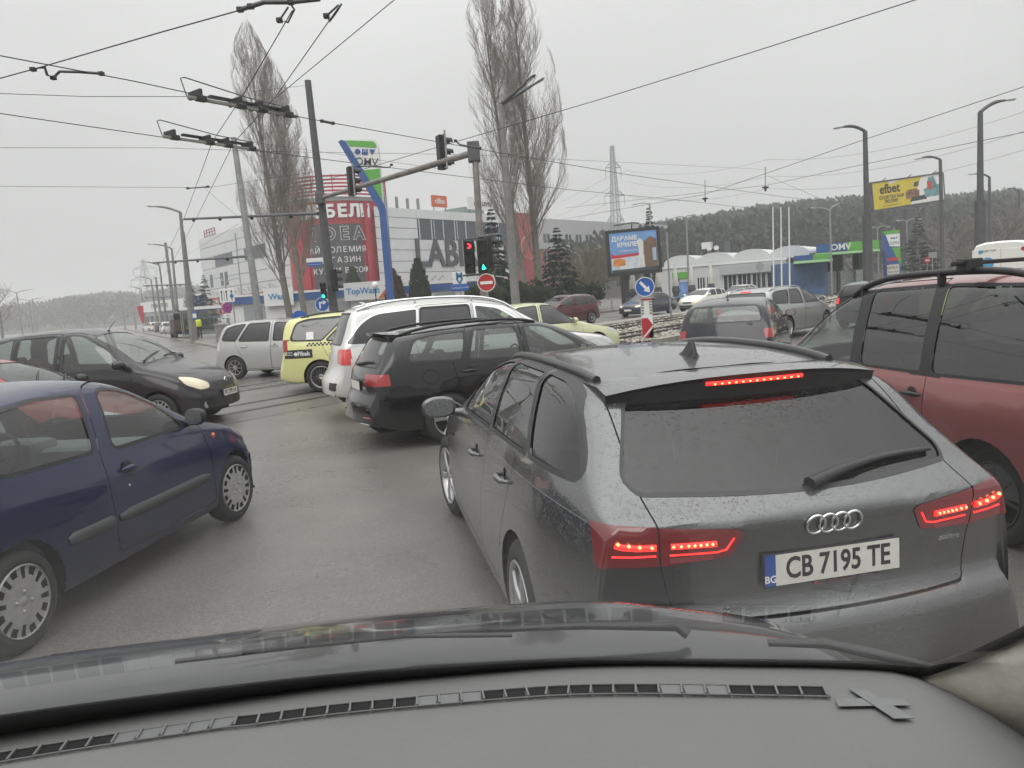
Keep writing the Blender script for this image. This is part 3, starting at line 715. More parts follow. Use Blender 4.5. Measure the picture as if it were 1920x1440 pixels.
EARTH = mat('winter grass and earth', (.075, .07, .045), .9, var=.45, vscale=.35, bump=.6, bscale=8)
PAVE = mat('wet pavement concrete', (.16, .15, .135), .45, var=.22, vscale=.8, bump=.3, bscale=20, rvar=.15)
KERB = mat('kerb concrete', (.24, .225, .195), .6, var=.25, vscale=3, bump=.3, bscale=30)
RAILM = mat('rail steel', (.10, .085, .07), .4, metal=.8, var=.3, vscale=3)
GRAVM = mat('ballast stone', (.20, .18, .155), .85, var=.5, vscale=2.5)
U = Vector((.61, .792)).normalized(); PV = Vector((U.y, -U.x)); A0 = Vector((-4.85, 15.0)); PA = A0.dot(PV)
def TW(t, p):                 # tram coordinates: t along the boulevard, p across it (to the right)
    return A0 + U * t + PV * (p - PA)
ring = [(2600 * cos(2 * pi * k / 48), 2600 * sin(2 * pi * k / 48)) for k in range(48)]
sheet('ground', ring, -.06, EARTH)
SD = Vector((-.47, .883)).normalized(); SP = Vector((SD.y, -SD.x))      # the street going off to the left
K0 = Vector((-17.3, 45.0))
road = [(-75, -25), (70, -25), tuple(TW(170, 12)), tuple(TW(400, 12)), tuple(TW(400, -30)), tuple(TW(60, -30)), (-8.5, 44), tuple(K0 + SD * 300), tuple(K0 + SD * 300 - SP * 40), (-75, 60)]
sheet('road', road, 0, ASPH)
def raised(name, pts, h, m, kerb_edges=(), kw=.15):
    n = len(pts); mb = MB(); mb.add([(p[0], p[1], h) for p in pts] + [(p[0], p[1], -.05) for p in pts], [tuple(range(n))] + [(i, (i + 1) % n, (i + 1) % n + n, i + n) for i in range(n)])
    o = mb.build(name, m); o['kind'] = 'structure'
    for a, b in kerb_edges:            # single kerb stones along the edge
        a = Vector(a); b = Vector(b); l = (b - a).length; k = min(60, max(1, int(l / 2.0))); d = (b - a) / l; q = Vector((d.y, -d.x))
        proto = None
        for i in range(k):
            s0, s1 = a + d * (l * i / k + .008), a + d * (l * (i + 1) / k - .008)
            if proto is None:
                mb = MB(); mb.bbox(0, (s1 - s0).length, -kw, 0, -.02, h + .012, .02); proto = mb.mesh('kerb_stone')
            ks = put('kerb_stone', proto, KERB, o, (s0.x - q.x * .0, s0.y, 0), (0, 0, atan2(d.y, d.x)))
    return o
# block with the furniture store between the left street and the boulevard
e0 = TW(25, -30.2); blk = [tuple(K0 - SD * 3 + SP * 0), (-12, 39.5), (-8.5, 40.5), tuple(TW(18, -30.2)), tuple(TW(320, -30.2)), tuple(TW(320, -260)), tuple(K0 + SD * 320 + SP * 6), tuple(K0 + SD * 320)]
raised('pavement', blk, .13, PAVE, [(K0 + SD * 90, K0 - SD * 3), (TW(18, -30.2), TW(110, -30.2))])
# station forecourt side, right of the boulevard
raised('forecourt', [tuple(TW(24, 11.5)), tuple(TW(330, 11.5)), tuple(TW(330, 120)), tuple(TW(24, 90))], .12, PAVE, [(TW(110, 11.5), TW(24, 11.5))])
# tram bed
bed = [tuple(TW(12.4, PA + .9)), tuple(TW(13.2, PA + 1.9)), tuple(TW(300, PA + 1.9)), tuple(TW(300, PA - 5.2)), tuple(TW(13.2, PA - 5.2)), tuple(TW(12.4, PA - 4.2))]
raised('tram_bed', bed, .06, mat('ballast dirt', (.09, .08, .07), .9, var=.4, vscale=4, bump=.8, bscale=14))
kb = raised('median_kerb', [tuple(TW(12, PA - 5.2)), tuple(TW(220, PA - 5.2)), tuple(TW(220, PA - 6.5)), tuple(TW(12, PA - 6.5))], .17, KERB)
kb2 = raised('island_kerb', [tuple(TW(12.6, PA + 1.95)), tuple(TW(200, PA + 1.95)), tuple(TW(200, PA + 2.3)), tuple(TW(12.6, PA + 2.3))], .15, KERB)
for tr, pc in (('near', PA), ('far', PA - 3.35)):
    t = thing('tram_track', 'tram rails set in the road and running right through pale ballast, %s pair' % ('nearer' if tr == 'near' else 'farther'), 'tram track', group='tram tracks')
    for g in (-.505, .505):
        mb = MB(); a = TW(-40, pc + g); b = TW(12.4, pc + g); d = (b - a).normalized(); q = Vector((d.y, -d.x))
        for o_, w, z0, z1 in ((-.035, .055, -.02, .005), (.028, .018, -.02, .003)):
            pts = [a + q * o_, a + q * (o_ + w), b + q * (o_ + w), b + q * o_]; mb.add([(p.x, p.y, z1) for p in pts] + [(p.x, p.y, z0) for p in pts], [(0, 1, 2, 3), (0, 4, 5, 1), (1, 5, 6, 2), (2, 6, 7, 3), (3, 7, 4, 0)])
        o = mb.build('rail', RAILM, t); 
        mb = MB(); pts = [a + q * .02, a + q * .0285, b + q * .0285, b + q * .02]; pts = [a + q * .019, a + q * .029, b + q * .029, b + q * .019]
        c0 = [a - q * .11, a + q * .12, b + q * .12, b - q * .11]; mb.add([(p.x, p.y, .0022) for p in c0], [(0, 1, 2, 3)]); mb.build('rail_bed_strip', mat('dark joint filler', (.028, .026, .024), .5, var=.4, vscale=3), t)
        mb = MB(); a = TW(12.4, pc + g); b = TW(230, pc + g)
        mb.bar((a.x, a.y, .125), (b.x, b.y, .125), .07, .13); mb.build('rail', RAILM, t)
# ballast stones
def ballast():
    R = random.Random(3); V = []; F = []
    for _ in range(7500):
        tt = 12.6 + 40 * R.random() ** 1.5; p = PA + 1.8 - 6.9 * R.random(); c = TW(tt, p); s = R.uniform(.035, .085) * (1 + tt / 60); z = .06 + R.random() * .05
        n = len(V); a0 = R.uniform(0, 6)
        for k in range(4): a = a0 + k * 1.571 + R.uniform(-.4, .4); V.append((c.x + cos(a) * s * R.uniform(.7, 1.2), c.y + sin(a) * s * R.uniform(.7, 1.2), z + R.uniform(-.01, .02)))
        V.append((c.x, c.y, z + s * .75)); V.append((c.x + R.uniform(-.02, .02), c.y, z - s * .5))
        for k in range(4): F.append((n + k, n + (k + 1) % 4, n + 4)); F.append((n + (k + 1) % 4, n + k, n + 5))
    me = bpy.data.meshes.new('ballast'); me.from_pydata(V, [], F); me.update()
    m = bpy.data.materials.new('ballast stones'); m.use_nodes = True; nt = m.node_tree; b = nt.nodes['Principled BSDF']; b.inputs['Roughness'].default_value = .8
    g = nt.nodes.new('ShaderNodeNewGeometry'); cr = nt.nodes.new('ShaderNodeValToRGB'); cr.color_ramp.elements[0].color = (.09, .08, .07, 1); cr.color_ramp.elements[1].color = (.46, .42, .36, 1)
    nt.links.new(g.outputs['Random Per Island'], cr.inputs[0]); nt.links.new(cr.outputs[0], b.inputs['Base Color'])
    o = put('ballast', me, m); tag(o, 'pale ballast stones between the tram rails', 'ballast', kind='stuff')
ballast()

a, b = TW(-9, PA + 1.55), TW(6.5, PA + 1.75); R5 = random.Random(5); vs = []; nn = 40
for k in range(nn + 1):
    p = a.lerp(b, k / nn) + PV * R5.uniform(-.03, .03); w_ = R5.uniform(.008, .022); vs += [(p.x - PV.x * w_, p.y - PV.y * w_, .003), (p.x + PV.x * w_, p.y + PV.y * w_, .003)]
mb = MB(); mb.add(vs, [(2 * k, 2 * k + 1, 2 * k + 3, 2 * k + 2) for k in range(nn)]); o = mb.build('asphalt_seam', MATS['dark joint filler']); o['kind'] = 'structure'
# ------------------------------------------------------------------ buildings
WHITEP = mat('pale metal cladding', (.62, .63, .64), .45, metal=.1, var=.08, vscale=.5, rvar=.1)
REDP = mat('red cladding', (.36, .028, .04), .42, var=.12, vscale=.6)
GREYP = mat('dark grey banner', (.065, .062, .066), .6, var=.1)
GLASSB = mat('facade glass', (.035, .045, .06), .08, var=.2, vscale=.8)
WHT = mat('white sign', (.72, .72, .71), .5, var=.05)
BLUE = mat('station blue', (.018, .075, .26), .4, coat=.3, var=.08)
GREEN = mat('station green', (.10, .36, .045), .4, coat=.3, var=.08)
DKG = mat('dark lettering', (.05, .052, .055), .5)
CONC = mat('weathered concrete pole', (.20, .195, .185), .7, var=.3, vscale=2.5, bump=.3, bscale=30)
GALV = mat('galvanised steel', (.30, .305, .305), .45, metal=.6, var=.25, vscale=4)
DSTEEL = mat('dark steel', (.10, .10, .105), .5, metal=.4, var=.2)
ORANGE = mat('orange sign', (.55, .10, .02), .5)

class Frame:
    """local frame on a facade: u along it, w towards the viewer's side, z up"""
    def __init__(s, o, u, flip=1):
        s.o = Vector((o[0], o[1], 0)); s.u = Vector((u[0], u[1], 0)).normalized(); s.w = Vector((s.u.y, -s.u.x, 0)) * flip
    def P(s, u, w, z): return s.o + s.u * u + s.w * w + Vector((0, 0, z))
    def box(s, mb, u0, u1, w0, w1, z0, z1):
        vs = [s.P(u, w, z) for z in (z0, z1) for w in (w0, w1) for u in (u0, u1)]
        return mb.add(vs, [(0, 2, 3, 1), (4, 5, 7, 6), (0, 1, 5, 4), (2, 6, 7, 3), (0, 4, 6, 2), (1, 3, 7, 5)])
    def part(s, name, m, par, *b):
        mb = MB(); s.box(mb, *b); return mb.build(name, m, par)
    def text(s, name, body, size, m, par, u, w, z, **k):
        return text(name, body, size, m, par, frame_M(s.P(u, w, z), s.u, (0, 0, 1)), **k)

def store():
    root = thing('furniture_store', 'white clad furniture store with a round red corner tower', 'shop')
    p0 = at(722, 560, 95); FR = Frame((p0.x, p0.y), U); Hh = 13.6
    # right wing
    FR.part('wall', mat('cladding backing', (.22, .22, .22), .7), root, 0, 26, -30, 0, .0, Hh - .1)
    rows = [(.0, 1.6), (1.6, 4.2), (4.2, 5.6), (5.6, 7.0), (7.0, 8.4), (8.4, 9.75), (9.75, 11.1), (11.1, 12.4), (12.4, Hh)]
    for i, (z0, z1) in enumerate(rows):
        for k in range(4):
            u0, u1 = 6.6 * k, 6.6 * (k + 1)
            if 3 <= i <= 7 or i in (2, 8) or k < 0:
                if i in (6, 7) and k >= 1: continue      # strip window goes here
            if i == 1: continue
            FR.part('wall_panel', WHITEP, root, u0 + (.0 if k else -.6), u1 - .05, 0, .12 + .01 * ((i + k) % 2), z0 + .04, z1 - .04)
    sw = FR.part('strip_window', GLASSB, root, 6.6, 26.3, .0, .06, 9.79, 12.36)
    for k in range(8):
        u = 6.9 + 2.3 * k; FR.part('mullion', WHITEP, sw, u, u + .12, .06, .11, 9.8, 12.35)
        if k % 2: FR.part('mullion', WHITEP, sw, u + .55, u + .63, .06, .10, 9.8, 12.35)
    for k in range(4):               # red framed display windows with gooseneck lamps
        u = 6.2 + 5.4 * k; f = FR.part('display_window', REDP, root, u, u + 4.4, .02, .35, 1.55, 4.25)
        FR.part('pane', mat('display panel', (.42, .40, .37), .4, var=.6, vscale=1.3), f, u + .3, u + 4.1, .35, .37, 1.85, 3.95)
        for q in (.8, 2.2, 3.6): mb = MB(); mb.tube([FR.P(u + q, .1, 4.5), FR.P(u + q, .9, 5.0), FR.P(u + q, 1.1, 4.8)], .035, 5); mb.build('sign_lamp', DSTEEL, root)
    FR.part('plinth_band', mat('grey plinth', (.3, .3, .3), .6), root, 0, 26.3, .0, .015, 1.6, 4.2)
    FR.text('letters', 'LABIRINT', 5.0, DKG, root, 5.6, .2, 7.85, extrude=.12, bold=.10, align='LEFT', sx=.98)
    for u, w_, h_, t, bgm, tm, nm in ((10.0, 2.9, 1.5, 'cilko', ORANGE, WHT, 'roof_sign'), (17.2, 6.6, 1.7, 'next LEVEL', WHT, DKG, 'roof_sign')):
        sgn = FR.part(nm, bgm, root, u, u + w_, -.3, -.1, Hh + .5, Hh + .5 + h_)
        FR.text('letters', t, .85 if w_ > 4 else 1.0, tm, sgn, u + w_ / 2, -.07, Hh + .5 + h_ / 2, extrude=.02, bold=.015)
        for q in (.3, w_ - .3): FR.part('sign_post', DSTEEL, sgn, u + q, u + q + .08, -.25, -.17, Hh - .1, Hh + .5)
    for k in range(4): u = 1.6 + 1.9 * k; FR.part('sign_post', GALV, root, u, u + .35, -.4, -.2, Hh - .1, Hh + 1.3 + .1 * (k % 2))
    FR.part('roof_plant', mat('green plant housing', (.2, .27, .24), .6), root, 21, 25.5, -8, -4, Hh - .1, Hh + 1.5)
    # left wing runs back along the side street
    FL = Frame((p0.x - 11.9, p0.y + 3.6), (-.62, .785), flip=-1)
    FL.part('wall', MATS['cladding backing'], root, 0, 36, -14, 0, 0, Hh + .5)
    for i, (z0, z1) in enumerate([(.0, 3.0), (4.6, 6.0), (6.0, 7.6), (7.6, 9.2), (9.2, 11.0), (11.0, 12.6), (12.6, 14.2)]):
        for k in range(6): FL.part('wall_panel', WHITEP, root, 6 * k, 6 * k + 5.95, 0, .12 + .01 * ((i + k) % 2), z0 + .04, z1 - .04)
    for u, z0, z1, w_ in ((21, 9.3, 11.0, 8), (24, 6.3, 8.3, 1.3), (26, 6.3, 8.3, 1.3), (31, 6.3, 8.3, 1.3), (8, 9.3, 11.0, 8)): FL.part('window', GLASSB, root, u, u + w_, .1, .16, z0, z1)
    for k in range(9): u = 1 + 3.9 * k; f = FL.part('display_window', REDP, root, u, u + 3.2, .0, .4, 2.0, 4.6); FL.part('pane', MATS['display panel'], f, u + .3, u + 2.9, .4, .42, 2.3, 4.3)
    for k in range(9):
        u = 1 + 3.9 * k; mb = MB(); mb.tube([FL.P(u + .2, .1, 5.0), FL.P(u + 1.6, .8, 5.6), FL.P(u + 3, .1, 5.0)], .04, 5); mb.build('sign_lamp', GALV, root)
    tr = MB()
    for k in range(5):
        for zz in (14.3, 15.4): FL.box(tr, 29 + k * 1.3, 29.1 + k * 1.3, -.4, -.3, 14.2, 15.4)
    for zz in (14.4, 14.9, 15.35): FL.box(tr, 29, 34.3, -.42, -.28, zz, zz + .09)
    tr.build('roof_frame', REDP, root)
    # round tower
    cx, cy = p0.x - 5.9, p0.y + 3.4; R = 6.0; T0 = radians(180 + 30); T1 = radians(360 - 6)
    a_mid = atan2(-cy, -cx)      # towards the crossing
    def arc(name, m, par, a0, a1, r0, r1, z0, z1, n=16):
        mb = MB(); vs = []
        for k in range(n + 1):
            a = a_mid + radians(a0 + (a1 - a0) * k / n); c_, s_ = cos(a), sin(a)
            vs += [(cx + c_ * r0, cy + s_ * r0, z0), (cx + c_ * r1, cy + s_ * r1, z0), (cx + c_ * r1, cy + s_ * r1, z1), (cx + c_ * r0, cy + s_ * r0, z1)]
        mb.sm = False; mb.add(vs, [(4 * k + i, 4 * k + (i + 1) % 4, 4 * k + 4 + (i + 1) % 4, 4 * k + 4 + i) for k in range(n) for i in range(4)] + [(0, 1, 2, 3), (4 * n, 4 * n + 1, 4 * n + 2, 4 * n + 3)])
        return mb.build(name, m, par)
    arc('tower_wall', REDP, root, -100, 100, R - .4, R, 0, 14.3, 28)
    arc('tower_cap', mat('grey cap', (.35, .35, .35), .6), root, -104, 104, R - .6, R + .12, 14.3, 14.75, 28)
    bn = arc('tower_banner', GREYP, root, -30, 29, R + .02, R + .10, 1.2, 11.6, 14)
    arc('tower_lesene', REDP, root, -64, -34, R + .02, R + .25, 0, 14.2, 8); arc('tower_lesene', REDP, root, 33, 62, R + .02, R + .25, 0, 14.2, 8)
    arc('tower_reveal', WHITEP, root, 63, 70, R + .02, R + .3, 0, 14.2, 3)
    for k in range(6): arc('roof_ring', REDP, root, -112, 112, R + .45, R + .6, 14.9 + .42 * k, 15.1 + .42 * k, 30)
    for a in range(-110, 111, 22): arc('ring_post', REDP, root, a - .5, a + .5, R + .40, R + .5, 14.7, 17.3, 1)
    def tw(body, z, size, m, gap=1.0, r=R + .14, a0=0., **k):       # letters set round the curve
        wd = []; 
        for ch in body: wd.append(.33 if ch in ' .' else (.95 if ch in 'МЩШЮЖ' else .78))
        tot = sum(wd) * size * gap; s_ = -tot / 2
        for ch, w_ in zip(body, wd):
            mid = s_ + w_ * size * gap / 2; s_ += w_ * size * gap
            if ch == ' ': continue
            a = a_mid + mid / r + radians(a0); text('letter', ch, size, m, root, frame_M((cx + cos(a) * r, cy + sin(a) * r, z), (-sin(a), cos(a), 0), (0, 0, 1)), **k)
    tw('МЕБЕЛИ', 13.0, 1.95, WHT, .95, extrude=.1, bold=.09); 
    tw('IDEA', 10.4, 2.1, mat('outline letter', (.5, .5, .5), .5), 1.1, extrude=.02, bold=.12); tw('IDEA', 10.4, 2.1, GREYP, 1.1, r=R + .19, extrude=.02, bold=.02)
    tw('НАЙ ГОЛЕМИЯТ', 8.55, .95, WHT, 1.0, extrude=.02); tw('МАГАЗИН', 7.35, .95, WHT, 1.0, extrude=.02); tw('ЗА КУХНИ В СОФИЯ', 6.1, .9, WHT, 1.0, extrude=.02)
    # line-drawn house on the banner
    hs = MB()
    def bp(u, z): a = a_mid + u / (R + .16); return Vector((cx + cos(a) * (R + .16), cy + sin(a) * (R + .16), z))
    for a, b in (((-1.9, .9), (-1.9, 3.3)), ((2.1, .9), (2.1, 4.0)), ((-1.9, 3.3), (-.3, 4.2)), ((-.3, 3.6), (1.1, 5.3)), ((1.1, 5.3), (2.6, 4.2)), ((-1.9, 2.4), (2.1, 2.6)), ((.2, .9), (.2, 4.0)), ((-1.9, 1.3), (2.1, 1.3)), ((.2, 3.7), (2.1, 3.7)), ((1.2, 1.3), (1.2, 2.5)), ((-.8, 2.4), (-.8, 3.8))): hs.bar(bp(*a), bp(*b), .14, .05)
    hs.build('house_drawing', WHT, root)
    for u, z, w_, h_ in ((-1.3, 1.4, .9, .6), (.4, 1.4, .7, .7), (1.3, 1.4, .6, .5), (-1.4, 2.7, .8, .6), (.5, 2.8, 1.2, .6)):
        mb = MB(); mb.bar(bp(u, z + h_ / 2), bp(u + w_, z + h_ / 2), .03, h_); mb.build('room_picture', mat('room picture', (.5, .48, .40), .5, var=.6, vscale=2.5), root)
store()

def wash():
    root = thing('car_wash', 'low white car wash building with dark blue band below the poplars', 'car wash')
    a, b = at(430, 560, 70), at(940, 560, 70); F_ = Frame((a.x, a.y), (b.x - a.x, b.y - a.y)); Lw = (b - a).length
    F_.part('wall', WHT, root, 0, Lw, -8, 0, .13, 2.65); F_.part('roof_band', BLUE, root, -.3, Lw + .3, -8.3, .3, 2.66, 3.3); F_.part('roof_edge', WHT, root, -.35, Lw + .35, -8.35, .35, 3.31, 3.5)
    for u in (3.3, 10.5):
        s_ = F_.part('sign_box', WHT, root, u, u + (2.6 if u < 5 else 4.4), .35, .6, 2.3, 3.9); F_.text('letters', 'TopWash' if u > 5 else 'Wash', .75, mat('wash blue print', (.05, .25, .5), .5), s_, u + (1.3 if u < 5 else 1.7), .62, 3.1, extrude=.01, bold=.02)
        if u > 5: mb = MB(); mb.add([F_.P(u + 3.0, .61, 2.35), F_.P(u + 4.35, .61, 3.85), F_.P(u + 4.35, .61, 2.35)], [(0, 1, 2)]); mb.build('sign_flash', ORANGE, s_)
    for u in (1.2, 6.6, 9.0, 15.8, 18.5): f = F_.part('door', mat('grey shutter', (.3, .31, .32), .5, var=.1), root, u, u + 1.9, .0, .06, .14, 2.4)
wash()

def slab(pts, Y, th, name, m, par, back=0.):
    """flat shape with real thickness: outline points (u, v px) on the plane at distance Y"""
    mb = MB(); q = [at(u, v, Y + back) for u, v in pts]; n = len(q); mb.add(q + [p + Vector((0, th, 0)) for p in q], [tuple(range(n)), tuple(range(2 * n - 1, n - 1, -1))] + [(i, (i + 1) % n, (i + 1) % n + n, i + n) for i in range(n)])
    return mb.build(name, m, par)
def omv_logo(par, M, s, m):
    mb = MB(); n = 20
    mb.add([M @ Vector((-1.05 * s + .42 * s * cos(2 * pi * k / n), .42 * s * sin(2 * pi * k / n), .0)) for k in range(n)], [tuple(range(n))])
    mb.build('logo_disc', m, par)
    mb = MB(); mb.add([M @ Vector((x * s, y * s, 0)) for x, y in ((-.42, .42), (-.42, -.42), (.42, -.42), (.42, .42), (.2, .42), (.2, -.0), (.08, -.0), (.08, .42), (-.08, .42), (-.08, 0), (-.2, 0), (-.2, .42))], [tuple(range(12))]); mb.build('logo_comb', m, par)
    mb = MB(); mb.add([M @ Vector((x * s, y * s, 0)) for x, y in ((.6, .42), (1.05, -.42), (1.5, .42))], [(0, 1, 2)]); mb.build('logo_wedge', m, par)
def pylon_sign():
    Y = 46; b = at(735, 566, Y); root = thing('station_sign', 'tall fuel station sign with bent blue post and green white panel', 'sign', (0, 0, 0))
    slab([(637, 263), (668, 262), (705, 262), (709, 275), (719, 392), (712, 385)], Y, .5, 'sign_panel', WHT, root)
    slab([(648, 263), (700, 265), (705, 270), (706, 277), (655, 274)], Y, .02, 'green_band', GREEN, root, -.022); slab([(681, 319), (712, 316), (718, 388)], Y, .02, 'green_field', GREEN, root, -.022)
    slab([(634, 266), (639, 262), (647, 264), (721, 384), (723, 392), (737, 562), (725, 562), (711, 398), (708, 390)], Y, .75, 'post', BLUE, root, -.12)
    dz = .0; M = frame_M(at(684, 285, Y - .03), at(704, 286, Y) - at(664, 284, Y), at(684, 275, Y) - at(684, 295, Y)); omv_logo(root, M, .40, BLUE)
    text('letters', 'OMV', .62, DKG, root, frame_M(at(687, 304, Y - .03), at(704, 305, Y) - at(664, 303, Y), (0, 0, 1)), extrude=.004, bold=.004)
pylon_sign()

def billboard_a():
    Y = 57; root = thing('billboard', 'black framed billboard with blue sky advert on a single dark post', 'billboard')
    c = [(1141, 436), (1236, 427), (1239, 510), (1144, 515)]; p = [at(u, v, Y) for u, v in c]; ux = (p[1] - p[0]).normalized(); uz = (p[0] - p[3]).normalized(); w = (p[1] - p[0]).length; h = (p[0] - p[3]).length; o = p[3]
    M = frame_M(o, ux, uz)
    mb = MB(); mb.bbox(-.1, w + .1, -.15, h + .1, -.7, -.05, .04, M); mb.build('case', BLACK, root)
    for a in ((-.12, w + .12, -.18, .10), (-.12, w + .12, h - .08, h + .12), (-.12, .12, .10, h - .08), (w - .12, w + .12, .10, h - .08)): mb = MB(); mb.box(*a, -.05, .06, M); mb.build('frame', BLACK, root)
    sky = mat('advert sky blue', (.16, .33, .62), .35, var=.25, vscale=.8)
    mb = MB(); mb.box(.12, w - .12, .10, h - .08, -.049, .0, M); mb.build('poster', sky, root)
    def flat(name, pts, m, z=.004): mb = MB(); mb.add([M @ Vector((a * w, b * h, z)) for a, b in pts], [tuple(range(len(pts)))]); mb.build(name, m, root)
    flat('poster_haze', [(.05, .05), (.97, .05), (.97, .42), (.05, .36)], mat('advert pale', (.55, .58, .62), .4, var=.3, vscale=2)); flat('poster_stripe', [(.05, .50), (.12, .44), (.66, .46), (.66, .40), (.05, .36)], mat('advert red', (.5, .03, .04), .4), .007)
    flat('poster_hut', [(.70, .10), (.96, .08), (.96, .75), (.84, .83), (.70, .72)], mat('advert brown', (.16, .10, .06), .5, var=.5, vscale=2), .008); flat('poster_hut_window', [(.87, .25), (.94, .25), (.94, .55), (.87, .55)], mat('advert window', (.35, .45, .6), .3), .010)
    flat('poster_figure', [(.56, .72), (.62, .80), (.66, .78), (.70, .70), (.68, .40), (.71, .12), (.66, .12), (.64, .34), (.60, .12), (.56, .12), (.60, .42), (.59, .64)], mat('advert white figure', (.65, .64, .62), .5), .012)
    flat('poster_truck', [(.08, .18), (.32, .18), (.32, .32), (.2, .36), (.08, .33)], mat('advert orange', (.6, .22, .04), .5, var=.4, vscale=3), .009)
    flat('poster_ground', [(.05, .03), (.97, .03), (.97, .11), (.05, .09)], mat('advert dark', (.05, .06, .06), .5, var=.4, vscale=3), .011)
    text('letters', 'ДАВАМЕ', .44, WHT, root, M @ Matrix.Translation((w * .33, h * .82, .014)), extrude=.003, bold=.016); text('letters', 'КРИЛЕ', .44, WHT, root, M @ Matrix.Translation((w * .38, h * .67, .014)), extrude=.003, bold=.016); text('letters', 'на мечтите', .26, WHT, root, M @ Matrix.Translation((w * .38, h * .53, .014)), extrude=.003)
    b = at(1171, 516, Y + .3); mb = MB(); mb.box(b.x - .28, b.x + .28, b.y - .2, b.y + .2, .0, b.z + .1); mb.build('post', BLACK, root)
    mb = MB(); q = M @ Vector((w / 2, h, 0)); mb.tube([M @ Vector((w * .5, h + .1, -.3)), M @ Vector((w * .5, h + .45, .1))], .05, 6); mb.tube([M @ Vector((w * .12, h + .42, .5)), M @ Vector((w * .5, h + .52, .3)), M @ Vector((w * .62, h + .42, .5))], .06, 6); mb.build('lamp_arm', DSTEEL, root)
billboard_a()

def billboard_b():
    Y = 88; root = thing('billboard', 'yellow and white sports bar billboard high on a thick post', 'billboard')
    c = [(1636, 343), (1770, 324), (1772, 381), (1638, 395)]; p = [at(u, v, Y) for u, v in c]; p[1] = at(1770, 324, Y + 3); p[2] = at(1772, 381, Y + 3); ux = (p[1] - p[0]).normalized(); w = (p[1] - p[0]).length; h = (p[0] - p[3]).length; M = frame_M(p[3], ux, (0, 0, 1))
    mb = MB(); mb.box(-.1, w + .1, -.1, h + .1, -.4, -.02, M); mb.build('case', DSTEEL, root); mb = MB(); mb.box(0, w, 0, h, -.019, .01, M); mb.build('poster', WHT, root)
    YEL = mat('advert yellow', (.62, .48, .03), .45, var=.08)
    def flat(name, pts, m, z=.014): mb = MB(); mb.add([M @ Vector((a * w, b * h, z)) for a, b in pts], [tuple(range(len(pts)))]); mb.build(name, m, root)
    flat('poster_yellow', [(.0, .0), (.50, .0), (.58, .25), (.69, 1.), (.42, 1.), (.25, .86), (.22, 1.0), (0, 1)], YEL)
    flat('poster_players', [(.72, .2), (.98, .2), (.98, .6), (.90, .62), (.86, .95), (.78, .9), (.76, .55), (.71, .5)], mat('advert teal', (.12, .25, .27), .5, var=.7, vscale=1.5), .018); flat('poster_red', [(.77, .5), (.83, .45), (.83, .75), (.76, .78)], mat('advert red shirt', (.5, .04, .04), .5), .022)
    flat('poster_burger', [(.46, .22), (.64, .22), (.65, .50), (.60, .58), (.48, .56), (.45, .45)], mat('advert burger', (.20, .09, .045), .5, var=.7, vscale=1.8), .02); flat('poster_tyre', [(.5, .12), (.75, .14), (.72, .30), (.55, .28)], BLACK, .024); flat('poster_bolt', [(.58, .80), (.65, .84), (.64, .66), (.57, .64)], DKG, .02)
    text('letters', 'efbet', 1.4, INK, root, M @ Matrix.Translation((w * .24, h * .70, .02)), extrude=.003, bold=.04); text('letters', 'СПОРТЕН БАР', .5, INK, root, M @ Matrix.Translation((w * .26, h * .40, .02)), extrude=.003, bold=.018); text('letters', 'ЛЮЛИН', .5, INK, root, M @ Matrix.Translation((w * .25, h * .25, .02)), extrude=.003, bold=.018); text('letters', 'бул. Царица Йоанна 15', .22, INK, root, M @ Matrix.Translation((w * .25, h * .11, .02)), extrude=.003)
    for a in ((0, 0, w, 0), (0, h, w, h), (0, 0, 0, h), (w, 0, w, h)): mb = MB(); mb.bar(M @ Vector((a[0], a[1], .02)), M @ Vector((a[2], a[3], .02)), .12, .12); mb.build('frame', DSTEEL, root)
    mb = MB(); 
    for k in range(3): mb.tube([M @ Vector((w * (.15 + .35 * k), h, -.2)), M @ Vector((w * (.15 + .35 * k), h + .3, .6))], .05, 5)
    mb.build('lamp_arm', DSTEEL, root)['kind'] = 'stuff'
    mb = MB(); mb.bar(M @ Vector((w + .9, -.1, -1.5)), M @ Vector((w + .9, h + .2, -1.5)), .2); mb.bar(M @ Vector((w, h + .1, -1.5)), M @ Vector((w + .9, h + .2, -1.5)), .16); mb.bar(M @ Vector((w, -.1, -1.5)), M @ Vector((w + .9, -.1, -1.5)), .16); mb.build('rear_frame', DSTEEL, root)
    q = at(1705, 395, Y + 2); mb = MB(); mb.lathe([(.75, 0), (.75, q.z + .2)], 16, Matrix.Translation((q.x, q.y, 0))); mb.build('post', DSTEEL, root)
billboard_b()

